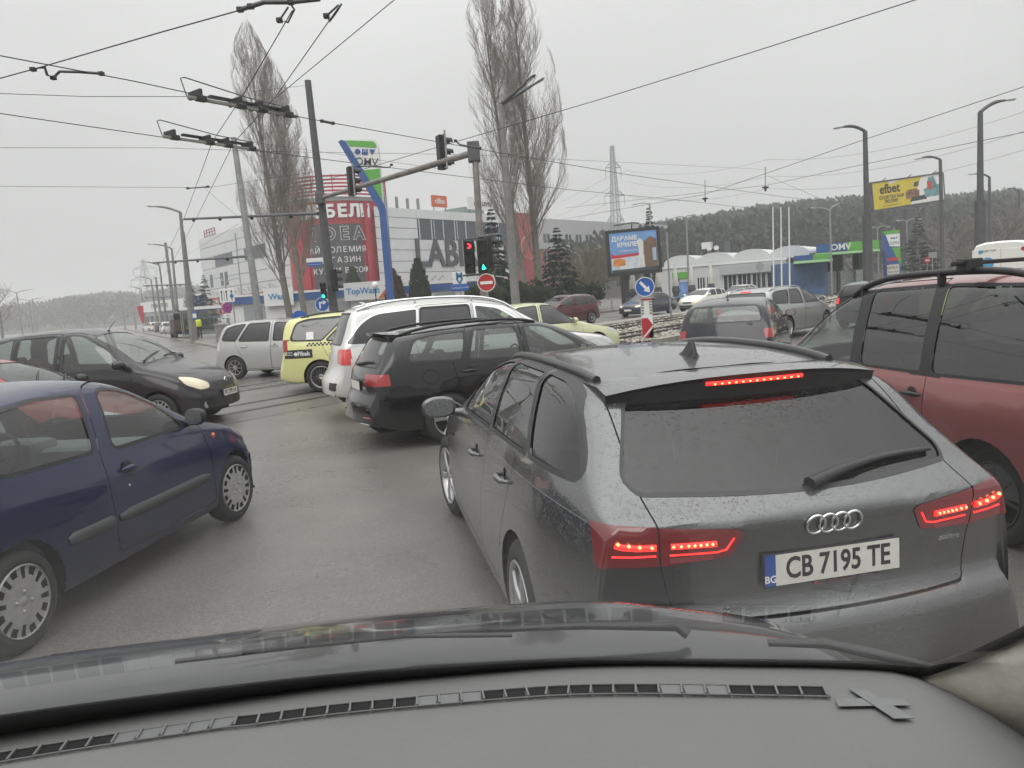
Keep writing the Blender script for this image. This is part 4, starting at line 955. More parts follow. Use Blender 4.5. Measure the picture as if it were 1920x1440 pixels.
def station():
    root = thing('fuel_station', 'fuel station shop with white barrel roofs and green blue canopy', 'petrol station')
    a, b = at(1255, 560, 74), at(1475, 545, 68); F_ = Frame((a.x, a.y), (b.x - a.x, b.y - a.y)); Lw = (b - a).length; WG = mat('station white panel', (.55, .56, .56), .5, var=.06)
    F_.part('wall', WG, root, -1.2, Lw, -14, 0, .12, 3.3); F_.part('fascia', mat('fascia grey green', (.40, .43, .43), .5), root, Lw * .47, Lw + .2, .0, .5, 2.35, 3.1); F_.part('parapet', WHT, root, -1.3, Lw + .1, -.2, .12, 3.3, 3.5)
    for u0, u1 in ((Lw * .26, Lw * .33), (Lw * .345, Lw * .41), (Lw * .49, Lw * .60), (Lw * .61, Lw * .72), (Lw * .73, Lw * .84), (Lw * .85, Lw * .98)):
        w_ = F_.part('shop_window', GLASSB, root, u0, u1, .02, .05, .3, 2.25); n = 3
        for k in range(n + 1): u = u0 + (u1 - u0) * k / n; F_.part('mullion', WHT, w_, u - .03, u + .03, .05, .09, .3, 2.25)
    F_.part('door', GLASSB, root, Lw * .05, Lw * .10, .02, .06, .13, 2.3); F_.part('shop_sign', GREEN, root, Lw * .04, Lw * .18, .02, .12, 2.3, 2.9); F_.part('poster_row', mat('station poster', (.15, .25, .5), .5, var=.6, vscale=1), root, Lw * .04, Lw * .22, .02, .08, .5, 2.0)
    for k in range(4):              # barrel vaults
        u0 = -.6 + k * Lw / 3.0 * .92; mb = MB(); n = 12; R_ = Lw / 3.0 * .46; vs = []
        for j in range(n + 1):
            t = pi * j / n; uu = u0 + R_ - R_ * cos(t); zz = 3.5 + .2 + .8 * sin(t); vs += [F_.P(uu, -.5, zz), F_.P(uu, -14, zz)]
        mb.sm = True; mb.add(vs, [(2 * j, 2 * j + 1, 2 * j + 3, 2 * j + 2) for j in range(n)]); mb.sm = False; mb.add([v for v in vs[0::2]] + [F_.P(u0 + 2 * R_, -.5, 3.45), F_.P(u0, -.5, 3.45)], [tuple(range(n + 3))]); mb.build('barrel_roof', WG, root)
    pl = F_.part('roof_plant', DSTEEL, root, Lw * .30, Lw * .47, -3, -1.2, 3.5, 5.5); F_.part('vent', WHT, pl, Lw * .29, Lw * .37, -1.2, -.6, 4.9, 5.5); 
    for k in range(2): mb = MB(); mb.tube([F_.P(Lw * (.35 + .06 * k), -.9, 3.5), F_.P(Lw * (.35 + .06 * k), -.9, 4.7), F_.P(Lw * (.36 + .06 * k), -.5, 4.9)], .25, 8); mb.build('duct', GALV, root)
    # canopies
    def canopy(px0, px1, v0, v1, Y0, Y1, h, name):
        c0, c1 = at(px0, v0, Y0), at(px1, v1, Y1); Fc = Frame((c0.x, c0.y), (c1.x - c0.x, c1.y - c0.y)); Lc = (c1 - c0).length; z = c0.z
        o = Fc.part(name, BLUE, root, 0, Lc * .5, -9, 0, z - h, z)
        for u0, u1, m, z0, z1 in ((Lc * .5, Lc, GREEN, z - h, z), (-.05, Lc + .05, mat('canopy light edge', (.35, .6, .3), .5), z - h - .22, z - h - .02)): Fc.part('canopy_edge', m, o, u0, u1, -9, .02, z0, z1)
        return Fc, Lc, z, o
    Fc, Lc, z, o = canopy(1530, 1648, 459, 452, 66, 64, .72, 'canopy'); Fc.text('letters', 'OMV', .72, WHT, o, Lc * .40, .05, z - .36, extrude=.02, bold=.015)
    mb = MB(); 
    for u in (Lc * .25, Lc * .75):
        mb = MB(); p = Fc.P(u, -4, 0); mb.box(p.x - .6, p.x + .6, p.y - .6, p.y + .6, .1, z - .7); mb.build('canopy_column', mat('dark green column', (.03, .08, .05), .5), root)
    Fc2, L2, z2, o2 = canopy(1489, 1560, 480, 474, 62, 61, .4, 'canopy')
    p = Fc2.P(0, 0, 0); mb = MB(); mb.box(p.x + .2, p.x + 3.5, p.y + 2, p.y + 6, .1, z2 - .5); mb.build('kiosk', mat('station mural', (.06, .12, .25), .5, var=.7, vscale=.7), root)
    for k in range(3):
        q = Fc.P(Lc * (.2 + .25 * k), -2.0, 0); mb = MB(); mb.bbox(q.x - .5, q.x + .5, q.y - .3, q.y + .3, .1, 2.0, .08); mb.build('fuel_pump', mat('pump grey', (.25, .28, .27), .5, var=.4), root)
station()
def price_sign():
    Y = 72; root = thing('price_sign', 'blue fuel price sign with white logo panel near the road', 'sign')
    c = [at(1661, 434, Y), at(1690, 431, Y), at(1692, 530, Y), at(1664, 532, Y)]; ux = (c[1] - c[0]).normalized(); w = (c[1] - c[0]).length; z1 = c[0].z; M = frame_M((c[0].x, c[0].y, 0), ux, (0, 0, 1))
    mb = MB(); mb.bbox(0, w, .1, z1, -.5, 0, .05, M); mb.build('case', BLUE, root); mb = MB(); mb.box(0, w, z1 - .28, z1 + .02, -.5, .012, M); mb.build('green_top', GREEN, root)
    mb = MB(); mb.add([M @ Vector(v) for v in ((w * .1, z1 - .3, .014), (w, z1 - .3, .014), (w, z1 - 1.5, .014), (w * .35, z1 - 1.4, .014))], [(0, 1, 2, 3)]); mb.build('logo_panel', WHT, root)
    mb = MB(); mb.add([M @ Vector(v) for v in ((w * .45, z1 - 1.55, .013), (w, z1 - 1.55, .013), (w, z1 - 3.3, .013))], [(0, 1, 2)]); mb.build('green_field', GREEN, root)
    omv_logo(root, M @ Matrix.Translation((w * .64, z1 - .68, .02)), .22, BLUE); text('letters', 'OMV', .42, DKG, root, M @ Matrix.Translation((w * .64, z1 - 1.15, .02)), extrude=.002)
    mb = MB(); mb.box(w * .12, w * .85, z1 - 2.75, z1 - 2.45, 0, .02, M); mb.build('red_badge', mat('sign red', (.5, .03, .04), .5), root); mb = MB(); mb.box(w * .1, w * .88, z1 - 4.0, z1 - 3.1, 0, .02, M); mb.build('price_panel', mat('cream sign', (.6, .56, .48), .5), root)
    text('letters', 'ВИВА', .36, INK, root, M @ Matrix.Translation((w * .45, z1 - 3.4, .024)), extrude=.002); text('letters', 'Бистро', .3, INK, root, M @ Matrix.Translation((w * .5, z1 - 3.78, .024)), extrude=.002)
price_sign()
def office():
    root = thing('office_block', 'long pale office block with red brick storeys behind the billboard', 'building')
    a, b = at(1012, 560, 150), at(1260, 545, 190); F_ = Frame((a.x, a.y), (b.x - a.x, b.y - a.y)); Lw = (b - a).length; BR = mat('red brick wall', (.26, .085, .06), .8, var=.2, vscale=3); pg = mat('pale render', (.42, .42, .43), .7, var=.1)
    F_.part('wall', BR, root, 0, Lw, -14, 0, 0, 10.4); F_.part('upper_wall', pg, root, -.2, Lw, -14, .25, 10.4, 16.2); F_.part('end_wall', REDP, root, -6.5, -.3, -10, .6, 0, 17.0)
    mb = MB(); q = F_.P(-3.2, .7, 10.8); n = 24; mb.tube([F_.P(-3.2 + 2.2 * cos(2 * pi * k / n), .68, 10.6 + 2.2 * sin(2 * pi * k / n)) for k in range(n + 1)], .12, 5, cap=False); mb.build('wall_emblem', mat('emblem gold', (.45, .25, .12), .5), root)
    for r_, z0 in enumerate((1.5, 4.8, 8.0, 11.6)):
        for k in range(13):
            u = 2 + k * 3.6; w_ = F_.part('window', GLASSB, root, u, u + 2.0, .27 if r_ == 3 else .02, .33 if r_ == 3 else .08, z0, z0 + 1.7); F_.part('frame', WHT, w_, u + .95, u + 1.05, .09 if r_ < 3 else .34, .13 if r_ < 3 else .38, z0, z0 + 1.7)
    F_.text('letters', 'MEL GROUP', 1.6, mat('cream letters', (.5, .42, .35), .5), root, 12, .15, 9.6, extrude=.05, bold=.02)
office()
def blue_shop():
    root = thing('blue_store', 'low dark blue shop building down the left street', 'shop'); a, b = at(300, 590, 150), at(452, 590, 128); F_ = Frame((a.x, a.y), (b.x - a.x, b.y - a.y)); Lw = (b - a).length; m = mat('shop blue cladding', (.045, .085, .25), .5, var=.1)
    F_.part('wall', m, root, Lw * .4, Lw + 6, -18, 0, 0, 5.6); F_.part('roof_edge', WHT, root, Lw * .4, Lw + 6, -18, .2, 5.6, 5.85); F_.text('letters', 'dm', 2.6, WHT, root, Lw * .94, .1, 4.0, extrude=.04)
    F_.part('grey_wall', mat('grey shop wall', (.2, .21, .23), .6), root, 0, Lw * .4, -18, 0, 0, 5.0); F_.part('sign_band', WHT, root, -8, Lw * .38, .02, .3, 3.4, 5.4)
    for k in range(6): F_.part('window', GLASSB, root, -7 + 2.3 * k, -5.4 + 2.3 * k, .02, .08, .8, 2.6)
    F_.part('wall_low', mat('pale shop wall', (.4, .41, .42), .6), root, -9, 0, -18, -.0, 0, 3.3)
    F_.text('letters', 'ГУМИ СЕРВИЗ', 1.1, DKG, root, 1, .32, 4.4, extrude=.02)
blue_shop()

# ------------------------------------------------------------------ pylons
def lattice(name, label, base, H, w0, arms, m, dirx):
    root = thing(name, label, 'pylon', (base.x, base.y, 0)); dx = Vector((dirx[0], dirx[1], 0)).normalized(); dy = Vector((-dx.y, dx.x, 0)); up = Vector((0, 0, 1))
    def wd(z): t = z / H; return w0 * (1 - t) ** 1.1 * .5 + .28 if t < .62 else .28 + w0 * .5 * (.38 ** 1.1) * max(0, (1 - t) / .38)
    cor = lambda z, i, j: dx * (i * wd(z)) + dy * (j * wd(z)) + up * z
    zs = [0]; 
    while zs[-1] < H * .985: zs.append(min(H, zs[-1] + max(1.1, wd(zs[-1]) * 2.1)))
    r = .075
    leg = MB(); br = MB()
    for i, j in ((1, 1), (1, -1), (-1, -1), (-1, 1)):
        mb = MB(); mb.tube([cor(z, i, j) for z in zs], r, 4); mb.build('leg', m, root)
    ring = ((1, 1), (1, -1), (-1, -1), (-1, 1))
    for a, b in zip(zs, zs[1:]):
        for k in range(4):
            p, q = ring[k], ring[(k + 1) % 4]; br.bar(cor(a, *p), cor(b, *q), .055); br.bar(cor(a, *q), cor(b, *p), .055); br.bar(cor(b, *p), cor(b, *q), .05)
    br.build('bracing', m, root)
    for z, l in arms:
        for s_ in (1, -1):
            mb = MB(); tip = dx * (s_ * l) + up * z
            for j in (1, -1): mb.bar(dx * (s_ * wd(z)) + dy * (j * wd(z)) + up * z, tip, .09); mb.bar(dx * (s_ * wd(z)) + dy * (j * wd(z)) + up * (z + 1.1), tip, .09)
            mb.bar(tip, tip - up * 2.0, .10); mb.build('cross_arm', m, root)
    return root
PYM = mat('pylon steel', (.30, .33, .33), .6, var=.1)
lattice('power_pylon', 'tall pale lattice power pylon behind the black billboard', at(1160, 520, 160), 30.5, 2.2, ((26.2, 1.7), (20.6, 2.2), (15.6, 1.8)), PYM, (1, .3))
lattice('power_pylon', 'distant lattice power pylon beyond the street lamps on the left', at(282, 600, 260), 22.0, 6.0, ((19, 4.5), (15.5, 6.0), (12.5, 4.5)), PYM, (1, -.3))
# ------------------------------------------------------------------ trees, hedges, woods
BARK = mat('poplar bark', (.16, .145, .125), .9, var=.35, vscale=3, bump=.6, bscale=12)
TWIG = mat('bare twigs', (.22, .195, .17), .9, var=.25, vscale=1.5)
def leafmat(name, c, v=.35):
    if name in MATS: return MATS[name]
    m = bpy.data.materials.new(name); m.use_nodes = True; MATS[name] = m; nt = m.node_tree; b = nt.nodes['Principled BSDF']; b.inputs['Roughness'].default_value = .75; b.inputs['Specular IOR Level'].default_value = .25
    g = nt.nodes.new('ShaderNodeNewGeometry'); cr = nt.nodes.new('ShaderNodeValToRGB'); cr.color_ramp.elements[0].color = tuple(x * (1 - v) for x in c) + (1,); cr.color_ramp.elements[1].color = tuple(x * (1 + v) for x in c) + (1,)
    nt.links.new(g.outputs['Random Per Island'], cr.inputs[0]); nt.links.new(cr.outputs[0], b.inputs['Base Color']); return m
SPRUCE = leafmat('spruce needles', (.030, .048, .038)); THUJA = leafmat('thuja leaves', (.028, .042, .020)); THUJB = leafmat('thuja brown leaves', (.075, .045, .026)); SHRUB = leafmat('evergreen shrub leaves', (.035, .052, .022)); WOODM = leafmat('winter wood', (.062, .056, .048), .3); PINEW = leafmat('pine wood', (.042, .050, .040), .4); HAZELM = leafmat('pale willow twigs', (.16, .145, .09), .3)
class Raw:
    def __init__(s): s.v = []; s.f = []
    def stick(s, a, b, r0, r1, n=3):
        d = b - a
        if d.length < 1e-6: return
        d = d.normalized(); u = d.cross(Vector((.3, .8, .52))).normalized(); w = d.cross(u); k = len(s.v)
        for p, r in ((a, r0), (b, r1)):
            for j in range(n): t = 2 * pi * j / n; q = p + (u * cos(t) + w * sin(t)) * r; s.v.append((q.x, q.y, q.z))
        for j in range(n): s.f.append((k + j, k + (j + 1) % n, k + n + (j + 1) % n, k + n + j))
    def leaf(s, p, d, l, w):
        u = d.cross(Vector((.2, .9, .4))); u = u.normalized() if u.length > 1e-4 else Vector((1, 0, 0)); k = len(s.v)
        for q in (p - u * w * .5, p + d * l * .5 + u * w * .5 * 1.2, p + d * l, p + d * l * .35 - u * w * .6): s.v.append((q.x, q.y, q.z))
        s.f.append((k, k + 1, k + 2, k + 3))
    def build(s, name, m, par=None):
        me = bpy.data.meshes.new(name); me.from_pydata(s.v, [], s.f); me.update(); return put(name, me, m, par)
def poplar(name, label, base, H, wid, seed, lean=0., group='poplars', clear=.16, dens=1.):
    R = random.Random(seed); root = thing(name, label, 'tree', (base.x, base.y, 0), group=group); tr = MB(); fin = Raw()
    N = 14; path = []
    for k in range(N + 1): t = k / N; path.append(Vector((lean * H * t + .25 * sin(3 * t + seed), .2 * sin(4 * t + seed * 2), H * .86 * t)))
    tr.tube(path, [H * .0125 * (1 - .93 * k / N) + .012 for k in range(N + 1)], 8); 
    def env(z): t = z / H; return wid * .5 * (min(1, max(0, (t - clear * .8) / .22)) ** .7) * max(.05, 1 - max(0, (t - .5) / .54) ** 2.6)
    def grow(p, d, l, r, lev):
        n = 4 if lev < 2 else 3; q = p; seg = l / n
        for i in range(n):
            d = (d + Vector((R.uniform(-.12, .12), R.uniform(-.12, .12), .16 if lev < 3 else .1))).normalized(); e = q + d * seg
            ax = path[min(N, int(N * max(0, e.z) / (H * .86)))]; off = Vector((e.x - ax.x, e.y - ax.y, 0)); lim = env(e.z)
            if off.length > lim: d = (d - off.normalized() * .55 + Vector((0, 0, .5))).normalized(); e = q + d * seg
            r0, r1 = r * (1 - .8 * i / n), r * (1 - .8 * (i + 1) / n); fin.stick(q, e, max(r0, .0065), max(r1, .005), 4 if lev < 1 else 3); q = e
            if lev < 3 and q.z < H:
                for _ in range((2, 2, 2)[lev] if R.random() < .8 else 1):
                    a = R.uniform(0, 6.28); sd = Vector((cos(a), sin(a), 0)); nd = (d * .85 + sd * R.uniform(.28, .55)).normalized(); grow(q, nd, l * R.uniform(.38, .6), r1 * .62, lev + 1)
    nb = int(34 * dens)
    for k in range(nb):
        t = clear + (1 - clear) * .97 * (k + R.random()) / nb; z = H * .86 * t; i = min(N - 1, int(N * t)); p = path[i].lerp(path[i + 1], N * t - i); a = R.uniform(0, 6.28); st = .55 - .2 * t
        grow(p, Vector((cos(a) * st, sin(a) * st, .9)).normalized(), H * R.uniform(.16, .26) * (1 - .45 * t), H * .0034 * (1.15 - .8 * t), 0)
    tr.build('trunk', BARK, root); o = fin.build('crown', TWIG, root); return root
p1 = at(552, 590, 61); p2 = at(580, 590, 60)
poplar('poplar_tree', 'taller bare poplar of the left pair, rising behind the overhead wires', p1, 23.4, 5.2, 11, -.075)
poplar('poplar_tree', 'shorter bare poplar of the left pair, beside the leaning steel mast', p2, 20.4, 4.2, 5, -.07)
p3 = at(985, 575, 59); p4 = at(1007, 575, 60)
poplar('poplar_tree', 'left-hand bare poplar of the big pair behind the lamp post', p3, 24.6, 5.6, 21, -.055, clear=.17)
poplar('poplar_tree', 'right-hand bare poplar of the big pair, trunk left of the dark spruce', p4, 25.6, 6.0, 33, .0, clear=.17)
def conifer(name, label, base, H, wid, seed, m=SPRUCE, n=2600, droop=.25, group=None, trunk=True):
    R = random.Random(seed); root = thing(name, label, 'tree', (base.x, base.y, 0), group=group); r = Raw(); lev = 44; per = max(4, n // (lev * 22))
    for i in range(lev):
        t = (i + R.uniform(-.9, .9)) / lev; t = min(max(t, 0), .985); z = H * (.05 + .94 * t)
        for b in range(per):
            a = R.uniform(0, 6.28); L_ = wid * .5 * (1 - t) ** .92 * R.uniform(.55, 1.12) + .06; d = Vector((cos(a), sin(a), 0)); lift = .35 * t
            pt = lambda q: d * (L_ * q) + Vector((0, 0, z + L_ * (lift * q - droop * 1.5 * q * q)))
            r.stick(pt(0), pt(1), .02, .006); k = max(7, int(22 * (.45 + .55 * (1 - t))))
            for _ in range(k):
                q = R.uniform(.15, 1.05); p = pt(q); sd = Vector((-d.y, d.x, 0)) * R.uniform(-.9, .9); dd = (d * .6 + sd + Vector((0, 0, R.uniform(-.5, .15)))).normalized(); s = (.10 + .16 * (1 - t)) * R.uniform(.7, 1.4) * H / 8
                r.leaf(p, dd, s * 1.7, s * .5)
    r.build('crown', m, root); mb = MB(); mb.tube([(0, 0, -.1), (0, 0, H * .5), (0, 0, H * 1.0)], [H * .016, H * .009, .012], 7); mb.build('trunk', BARK, root); return root
conifer('spruce_tree', 'tall dark spruce in front of the furniture store, behind the signals', at(932, 570, 66), 9.4, 3.6, 1, n=5000)
conifer('spruce_tree', 'broad dark spruce right of the big poplars', at(1052, 575, 62), 7.0, 5.4, 2, n=6500)
conifer('spruce_tree', 'smaller spruce beside the concrete mast down the left street', at(366, 622, 105), 7.0, 4.4, 3, n=1500, droop=.5)
conifer('spruce_tree', 'pointed spruce in front of the blue store', at(392, 618, 100), 7.2, 4.0, 4, n=1800)
conifer('spruce_tree', 'dark fir top behind the black billboard', at(1224, 545, 85), 10.6, 1.7, 8, n=1500)
conifer('spruce_tree', 'dark conifer beside the fuel price sign', at(1722, 535, 80), 7.2, 4.6, 9, n=2400, droop=.1)
def thuja(label, base, H, wid, seed, m=THUJA, n=1700):
    R = random.Random(seed); root = thing('thuja', label, 'tree', (base.x, base.y, 0)); r = Raw()
    for _ in range(n):
        t = R.random(); z = H * t; rad = wid * .5 * (min(1, .55 + 1.8 * t) * max(0.02, 1 - t ** 2.6)) * R.uniform(.78, 1.06); a = R.uniform(0, 6.28); d = Vector((cos(a), sin(a), 0)); s = R.uniform(.18, .34); r.leaf(d * rad + Vector((0, 0, z)), (d * .45 + Vector((R.uniform(-.3, .3), R.uniform(-.3, .3), 1))).normalized(), s * 1.6, s * .7)
    r.build('crown', m, root); mb = MB(); mb.tube([(0, 0, -.1), (0, 0, H * .9)], [.09, .03], 6); mb.build('trunk', BARK, root)
thuja('green columnar thuja in front of the display windows', at(790, 585, 64), 5.0, 1.7, 1); thuja('browned columnar thuja right of the bent blue sign post', at(742, 590, 64), 4.3, 1.3, 2, THUJB); thuja('small browned thuja between the sign post and the green thuja', at(752, 590, 64.6), 3.7, .8, 4, THUJB, 900); thuja('green columnar thuja in front of the tower banner', at(668, 592, 78), 5.4, 2.1, 3)
def shrub(label, base, sx, sy, H, seed, m=SHRUB, n=1500, name='shrub'):
    R = random.Random(seed); root = thing(name, label, 'shrub', (base.x, base.y, 0)); r = Raw(); st = MB()
    lob = [(R.uniform(-.6, .6) * sx, R.uniform(-.5, .5) * sy, R.uniform(.35, .75) * H, R.uniform(.35, .6)) for _ in range(9)]
    for _ in range(n):
        l = R.choice(lob); d = Vector((R.gauss(0, 1), R.gauss(0, 1), R.gauss(0, 1))).normalized(); k = R.uniform(.6, 1.05); p = Vector((l[0] + d.x * sx * l[3] * k * .7, l[1] + d.y * sy * l[3] * k * .7, max(.1, l[2] + d.z * H * .42 * l[3] * k * 1.4))); s = R.uniform(.12, .26); r.leaf(p, (d + Vector((0, 0, .4))).normalized(), s * 1.3, s * .8)
    r.build('foliage', m, root)
    for l in lob[:5]: st.tube([(l[0] * .2, l[1] * .2, -.1), (l[0], l[1], l[2])], [.04, .015], 5)
    st.build('stems', BARK, root)
shrub('dark evergreen shrub left of the concrete lamp post', at(915, 590, 50), 1.5, 1.3, 2.6, 1); shrub('dark evergreen shrub below the big poplars', at(962, 590, 54), 1.6, 1.2, 3.0, 2); shrub('low evergreen shrub at the foot of the broad spruce', at(1012, 590, 55), 1.7, 1.2, 2.2, 3); shrub('dark shrub between lamp post and poplar trunks', at(985, 590, 56), 1.5, 1.2, 2.7, 14); shrub('dark shrub at the right foot of the broad spruce', at(1085, 588, 63), 2.2, 1.4, 2.3, 15)
def bare(label, base, H, wid, seed, m=HAZELM, group=None, n=26):
    R = random.Random(seed); root = thing('bare_tree', label, 'tree', (base.x, base.y, 0), group=group); r = Raw(); mb = MB(); mb.tube([(0, 0, -.1), (.1, 0, H * .3), (0, .1, H * .62)], [H * .02, H * .014, H * .006], 6)
    def g(p, d, l, rad, lev):
        q = p
        for i in range(3):
            d = (d + Vector((R.uniform(-.25, .25), R.uniform(-.25, .25), R.uniform(-.05, .15)))).normalized(); e = q + d * (l / 3); r.stick(q, e, max(.014, rad * (1 - .25 * i)), max(.012, rad * (1 - .25 * (i + 1))), 3); q = e
            if lev < 3:
                for _ in range(2): g(q, (d + Vector((R.uniform(-.8, .8), R.uniform(-.8, .8), R.uniform(-.2, .4)))).normalized(), l * .55, rad * .5, lev + 1)
    for k in range(n): a = R.uniform(0, 6.28); t = R.uniform(.2, .6); g(Vector((0, 0, H * t)), Vector((cos(a), sin(a), R.uniform(.3, 1.1))).normalized(), wid * R.uniform(.3, .5), H * .006, 1)
    r.build('crown', m, root); mb.build('trunk', BARK, root)
bare('pale leafless willow between the office block and the black billboard', at(1108, 575, 72), 6.6, 5.2, 1); bare('leafless bush in front of the office block', at(1085, 575, 70), 4.6, 4.4, 2)
bare('leafless tree beside the yellow billboard post', at(1790, 530, 82), 7.0, 7.0, 3, TWIG); bare('leafless tree at the right edge behind the lamp posts', at(1880, 520, 84), 8.5, 8.0, 4, TWIG); bare('leafless poplar-like tree at the left edge of the view', at(6, 640, 150), 13, 7, 5, TWIG)
def hill(name, label, prof, Y0, Y1, m, seed, n, sz, mat_ground):
    """wooded slope: terrain plus a mass of small crowns; prof = (px, py) skyline at Y1"""
    R = random.Random(seed); xs = [p[0] for p in prof]; G = 40; vs = []; fs = []; D = 8
    def sky(u):
        for a, b in zip(prof, prof[1:]):
            if a[0] <= u <= b[0]: t = (u - a[0]) / (b[0] - a[0]); return a[1] + t * (b[1] - a[1])
        return prof[-1][1]
    def pt(u, t): w = at(u, sky(u), Y1); z = max(0, w.z - sz * .9) * (t ** .8); q = at(u, 560, Y0 + (Y1 - Y0) * t); return Vector((q.x, q.y, z))
    for i in range(G + 1):
        u = xs[0] + (xs[-1] - xs[0]) * i / G
        for j in range(D + 1): p = pt(u, j / D); vs.append((p.x, p.y, p.z - .3))
        p = pt(u, 1); q = at(u, 560, Y1 * 1.25); vs.append((q.x, q.y, -1))
    for i in range(G):
        for j in range(D + 1): a = i * (D + 2) + j; fs.append((a, a + D + 2, a + D + 3, a + 1))
    me = bpy.data.meshes.new(name); me.from_pydata(vs, [], fs); me.update(); o = put(name, me, mat_ground); o['kind'] = 'structure'
    r = Raw()
    for _ in range(n):
        u = R.uniform(xs[0], xs[-1]); t = R.random() ** .7; p = pt(u, t); h = sz * R.uniform(.6, 1.2); w_ = h * R.uniform(.34, .55)
        for k in range(34):
            d = Vector((R.gauss(0, 1), R.gauss(0, 1), R.gauss(0, 1))).normalized(); q = p + Vector((d.x * w_ * .8, d.y * w_ * .8, h * .58 + d.z * h * .42)); s = h * R.uniform(.06, .13); r.leaf(q, (d * .9 + Vector((0, 0, .45))).normalized(), s * 1.4, s * .8)
        r.stick(p, p + Vector((0, 0, h * .9)), h * .018, h * .006)
    w = r.build('wood', m); tag(w, label, 'wood', kind='stuff')
SLOPE = mat('leaf litter slope', (.055, .048, .038), .95, var=.4, vscale=.05)
hill('hill', 'hazy leafless wood on the hill beyond the left street', [(-260, 612), (0, 590), (60, 582), (130, 566), (200, 556), (270, 556), (330, 548), (400, 541), (470, 545), (620, 560), (800, 556)], 420, 690, WOODM, 1, 3000, 13, SLOPE)
hill('hill', 'dark pine wood on the hill behind the fuel station', [(1060, 470), (1200, 438), (1260, 426), (1330, 414), (1420, 398), (1500, 388), (1600, 380), (1680, 376), (1780, 378), (1900, 366), (2100, 380), (2300, 400)], 130, 340, PINEW, 2, 4200, 8, SLOPE)
# ------------------------------------------------------------------ masts, lamps, signals, signs, wires
def pole_pts(pt, pb, Y, z0=0.):
    """foot on the ground below pixel pb at distance Y, top at pixel pt"""
    b = at(pb[0], pb[1], Y); t = at(pt[0], pt[1], Y); d = t - b; b0 = b + d * ((z0 - b.z) / d.z); return b0, t
def mast(name, label, pt, pb, Y, r0, r1, m, group=None, cat='pole', collar=None):
    b, t = pole_pts(pt, pb, Y); root = thing(name, label, cat, b, group=group); mb = MB(); mb.tube([(0, 0, -.05), t - b], [r0, r1], 12); mb.build('post', m, root)
    if collar: mb = MB(); p = (t - b) * collar; mb.tube([(0, 0, -.04), p], [r0 * 1.45, r0 * 1.25], 12); mb.build('post_sleeve', m, root)
    return root, b, t
def lamp(label, pt, pb, Y, arms, r0=.10, r1=.06, m=None, group='street lamps', collar=None, headm=None):
    root, b, t = mast('street_lamp', label, pt, pb, Y, r0, r1, m or GALV, group, 'street lamp', collar)
    for (u, v), bend, sy in arms:
        e = at(u, v, Y + sy) - b; s = t - b; n = 6; pts = []
        for k in range(n + 1): q = k / n; p = s.lerp(e, q); p = p + Vector((0, 0, bend * sin(pi * min(1, q)) )); pts.append(p)
        mb = MB(); mb.tube(pts, [r1 * .75] * (n - 1) + [r1 * .6, r1 * .5], 8); arm = mb.build('arm', headm or m or GALV, root)
        d = (pts[-1] - pts[-2]).normalized(); l = .55 + .1 * (Y > 60); mb = MB(); mb.tube([e - d * .08, e + d * .1, e + d * l * .8, e + d * l], [.05, .12, .13, .04], 8, flat=.4); hd = mb.build('lamp_head', headm or mat('lamp head grey', (.34, .35, .35), .4, metal=.3), arm)
        mb = MB(); mb.tube([e + d * .1 + Vector((0, 0, -.045)), e + d * l * .8 + Vector((0, 0, -.05))], [.07, .08], 8, flat=.3); mb.build('lens', WHT, hd)
    return root
DPOLE = mat('dark grey mast paint', (.085, .087, .09), .5, metal=.2, var=.2)
lamp('concrete lamp post with two long arms in front of the big poplars', (939, 196), (968, 580), 32, [((984, 157), .0, -.5), ((1001, 158), .0, .5)], .20, .10, CONC, None, headm=DPOLE)
lamp('dark lamp post with one arm to the left, left of the yellow billboard', (1622, 246), (1628, 530), 44, [((1580, 238), .14, 0)], .20, .12, DPOLE, collar=.52); lamp('tallest dark lamp post with arm to the right at the right edge', (1838, 210), (1838, 560), 40, [((1885, 188), .14, 0)], .21, .12, DPOLE, collar=.53)
lamp('dark lamp post in front of the right end of the yellow billboard', (1763, 299), (1768, 520), 58, [((1728, 296), .14, 0)], .19, .11, DPOLE); lamp('dark lamp post right of the tallest one', (1855, 332), (1857, 510), 72, [((1828, 326), .14, 0)], .19, .12, DPOLE); lamp('last dark lamp post in the row at the right edge', (1911, 358), (1913, 505), 86, [((1888, 354), .14, 0)], .2, .12, DPOLE)
lamp('slim lamp post with twin heads above the fuel station canopy', (1556, 394), (1560, 540), 60, [((1532, 390), .05, 0), ((1562, 387), .05, 0)], .08, .06, GALV); lamp('pale lamp post in front of the barrel roofs', (1287, 408), (1292, 560), 62, [((1262, 409), .1, 0), ((1290, 404), .05, 0)], .09, .06, GALV)
lamp('lamp post top behind the black billboard', (1218, 383), (1222, 560), 80, [((1196, 382), .1, 0), ((1218, 381), .05, 0)], .1, .07, GALV); lamp('slim lamp post with two heads beside the price sign', (1700, 415), (1703, 530), 82, [((1690, 413), .05, 0), ((1718, 410), .1, 0)], .09, .06, GALV); lamp('short lamp post left of the price sign', (1645, 428), (1648, 530), 84, [((1640, 426), .05, 0), ((1660, 424), .1, 0)], .08, .06, GALV)
lamp('concrete lamp post with arm to the left, nearest on the left street', (338, 398), (362, 650), 53, [((290, 387), .1, 0)], .17, .10, CONC); lamp('second concrete lamp post down the left street', (322, 466), (338, 640), 80, [((288, 458), .1, 0)], .17, .10, CONC); lamp('third concrete lamp post down the left street', (299, 498), (316, 635), 100, [((272, 491), .1, 0)], .17, .10, CONC); lamp('fourth concrete lamp post down the left street', (283, 524), (298, 630), 128, [((260, 519), .1, 0)], .18, .11, CONC); lamp('fifth concrete lamp post down the left street', (264, 542), (276, 625), 155, [((246, 538), .1, 0)], .18, .11, CONC)
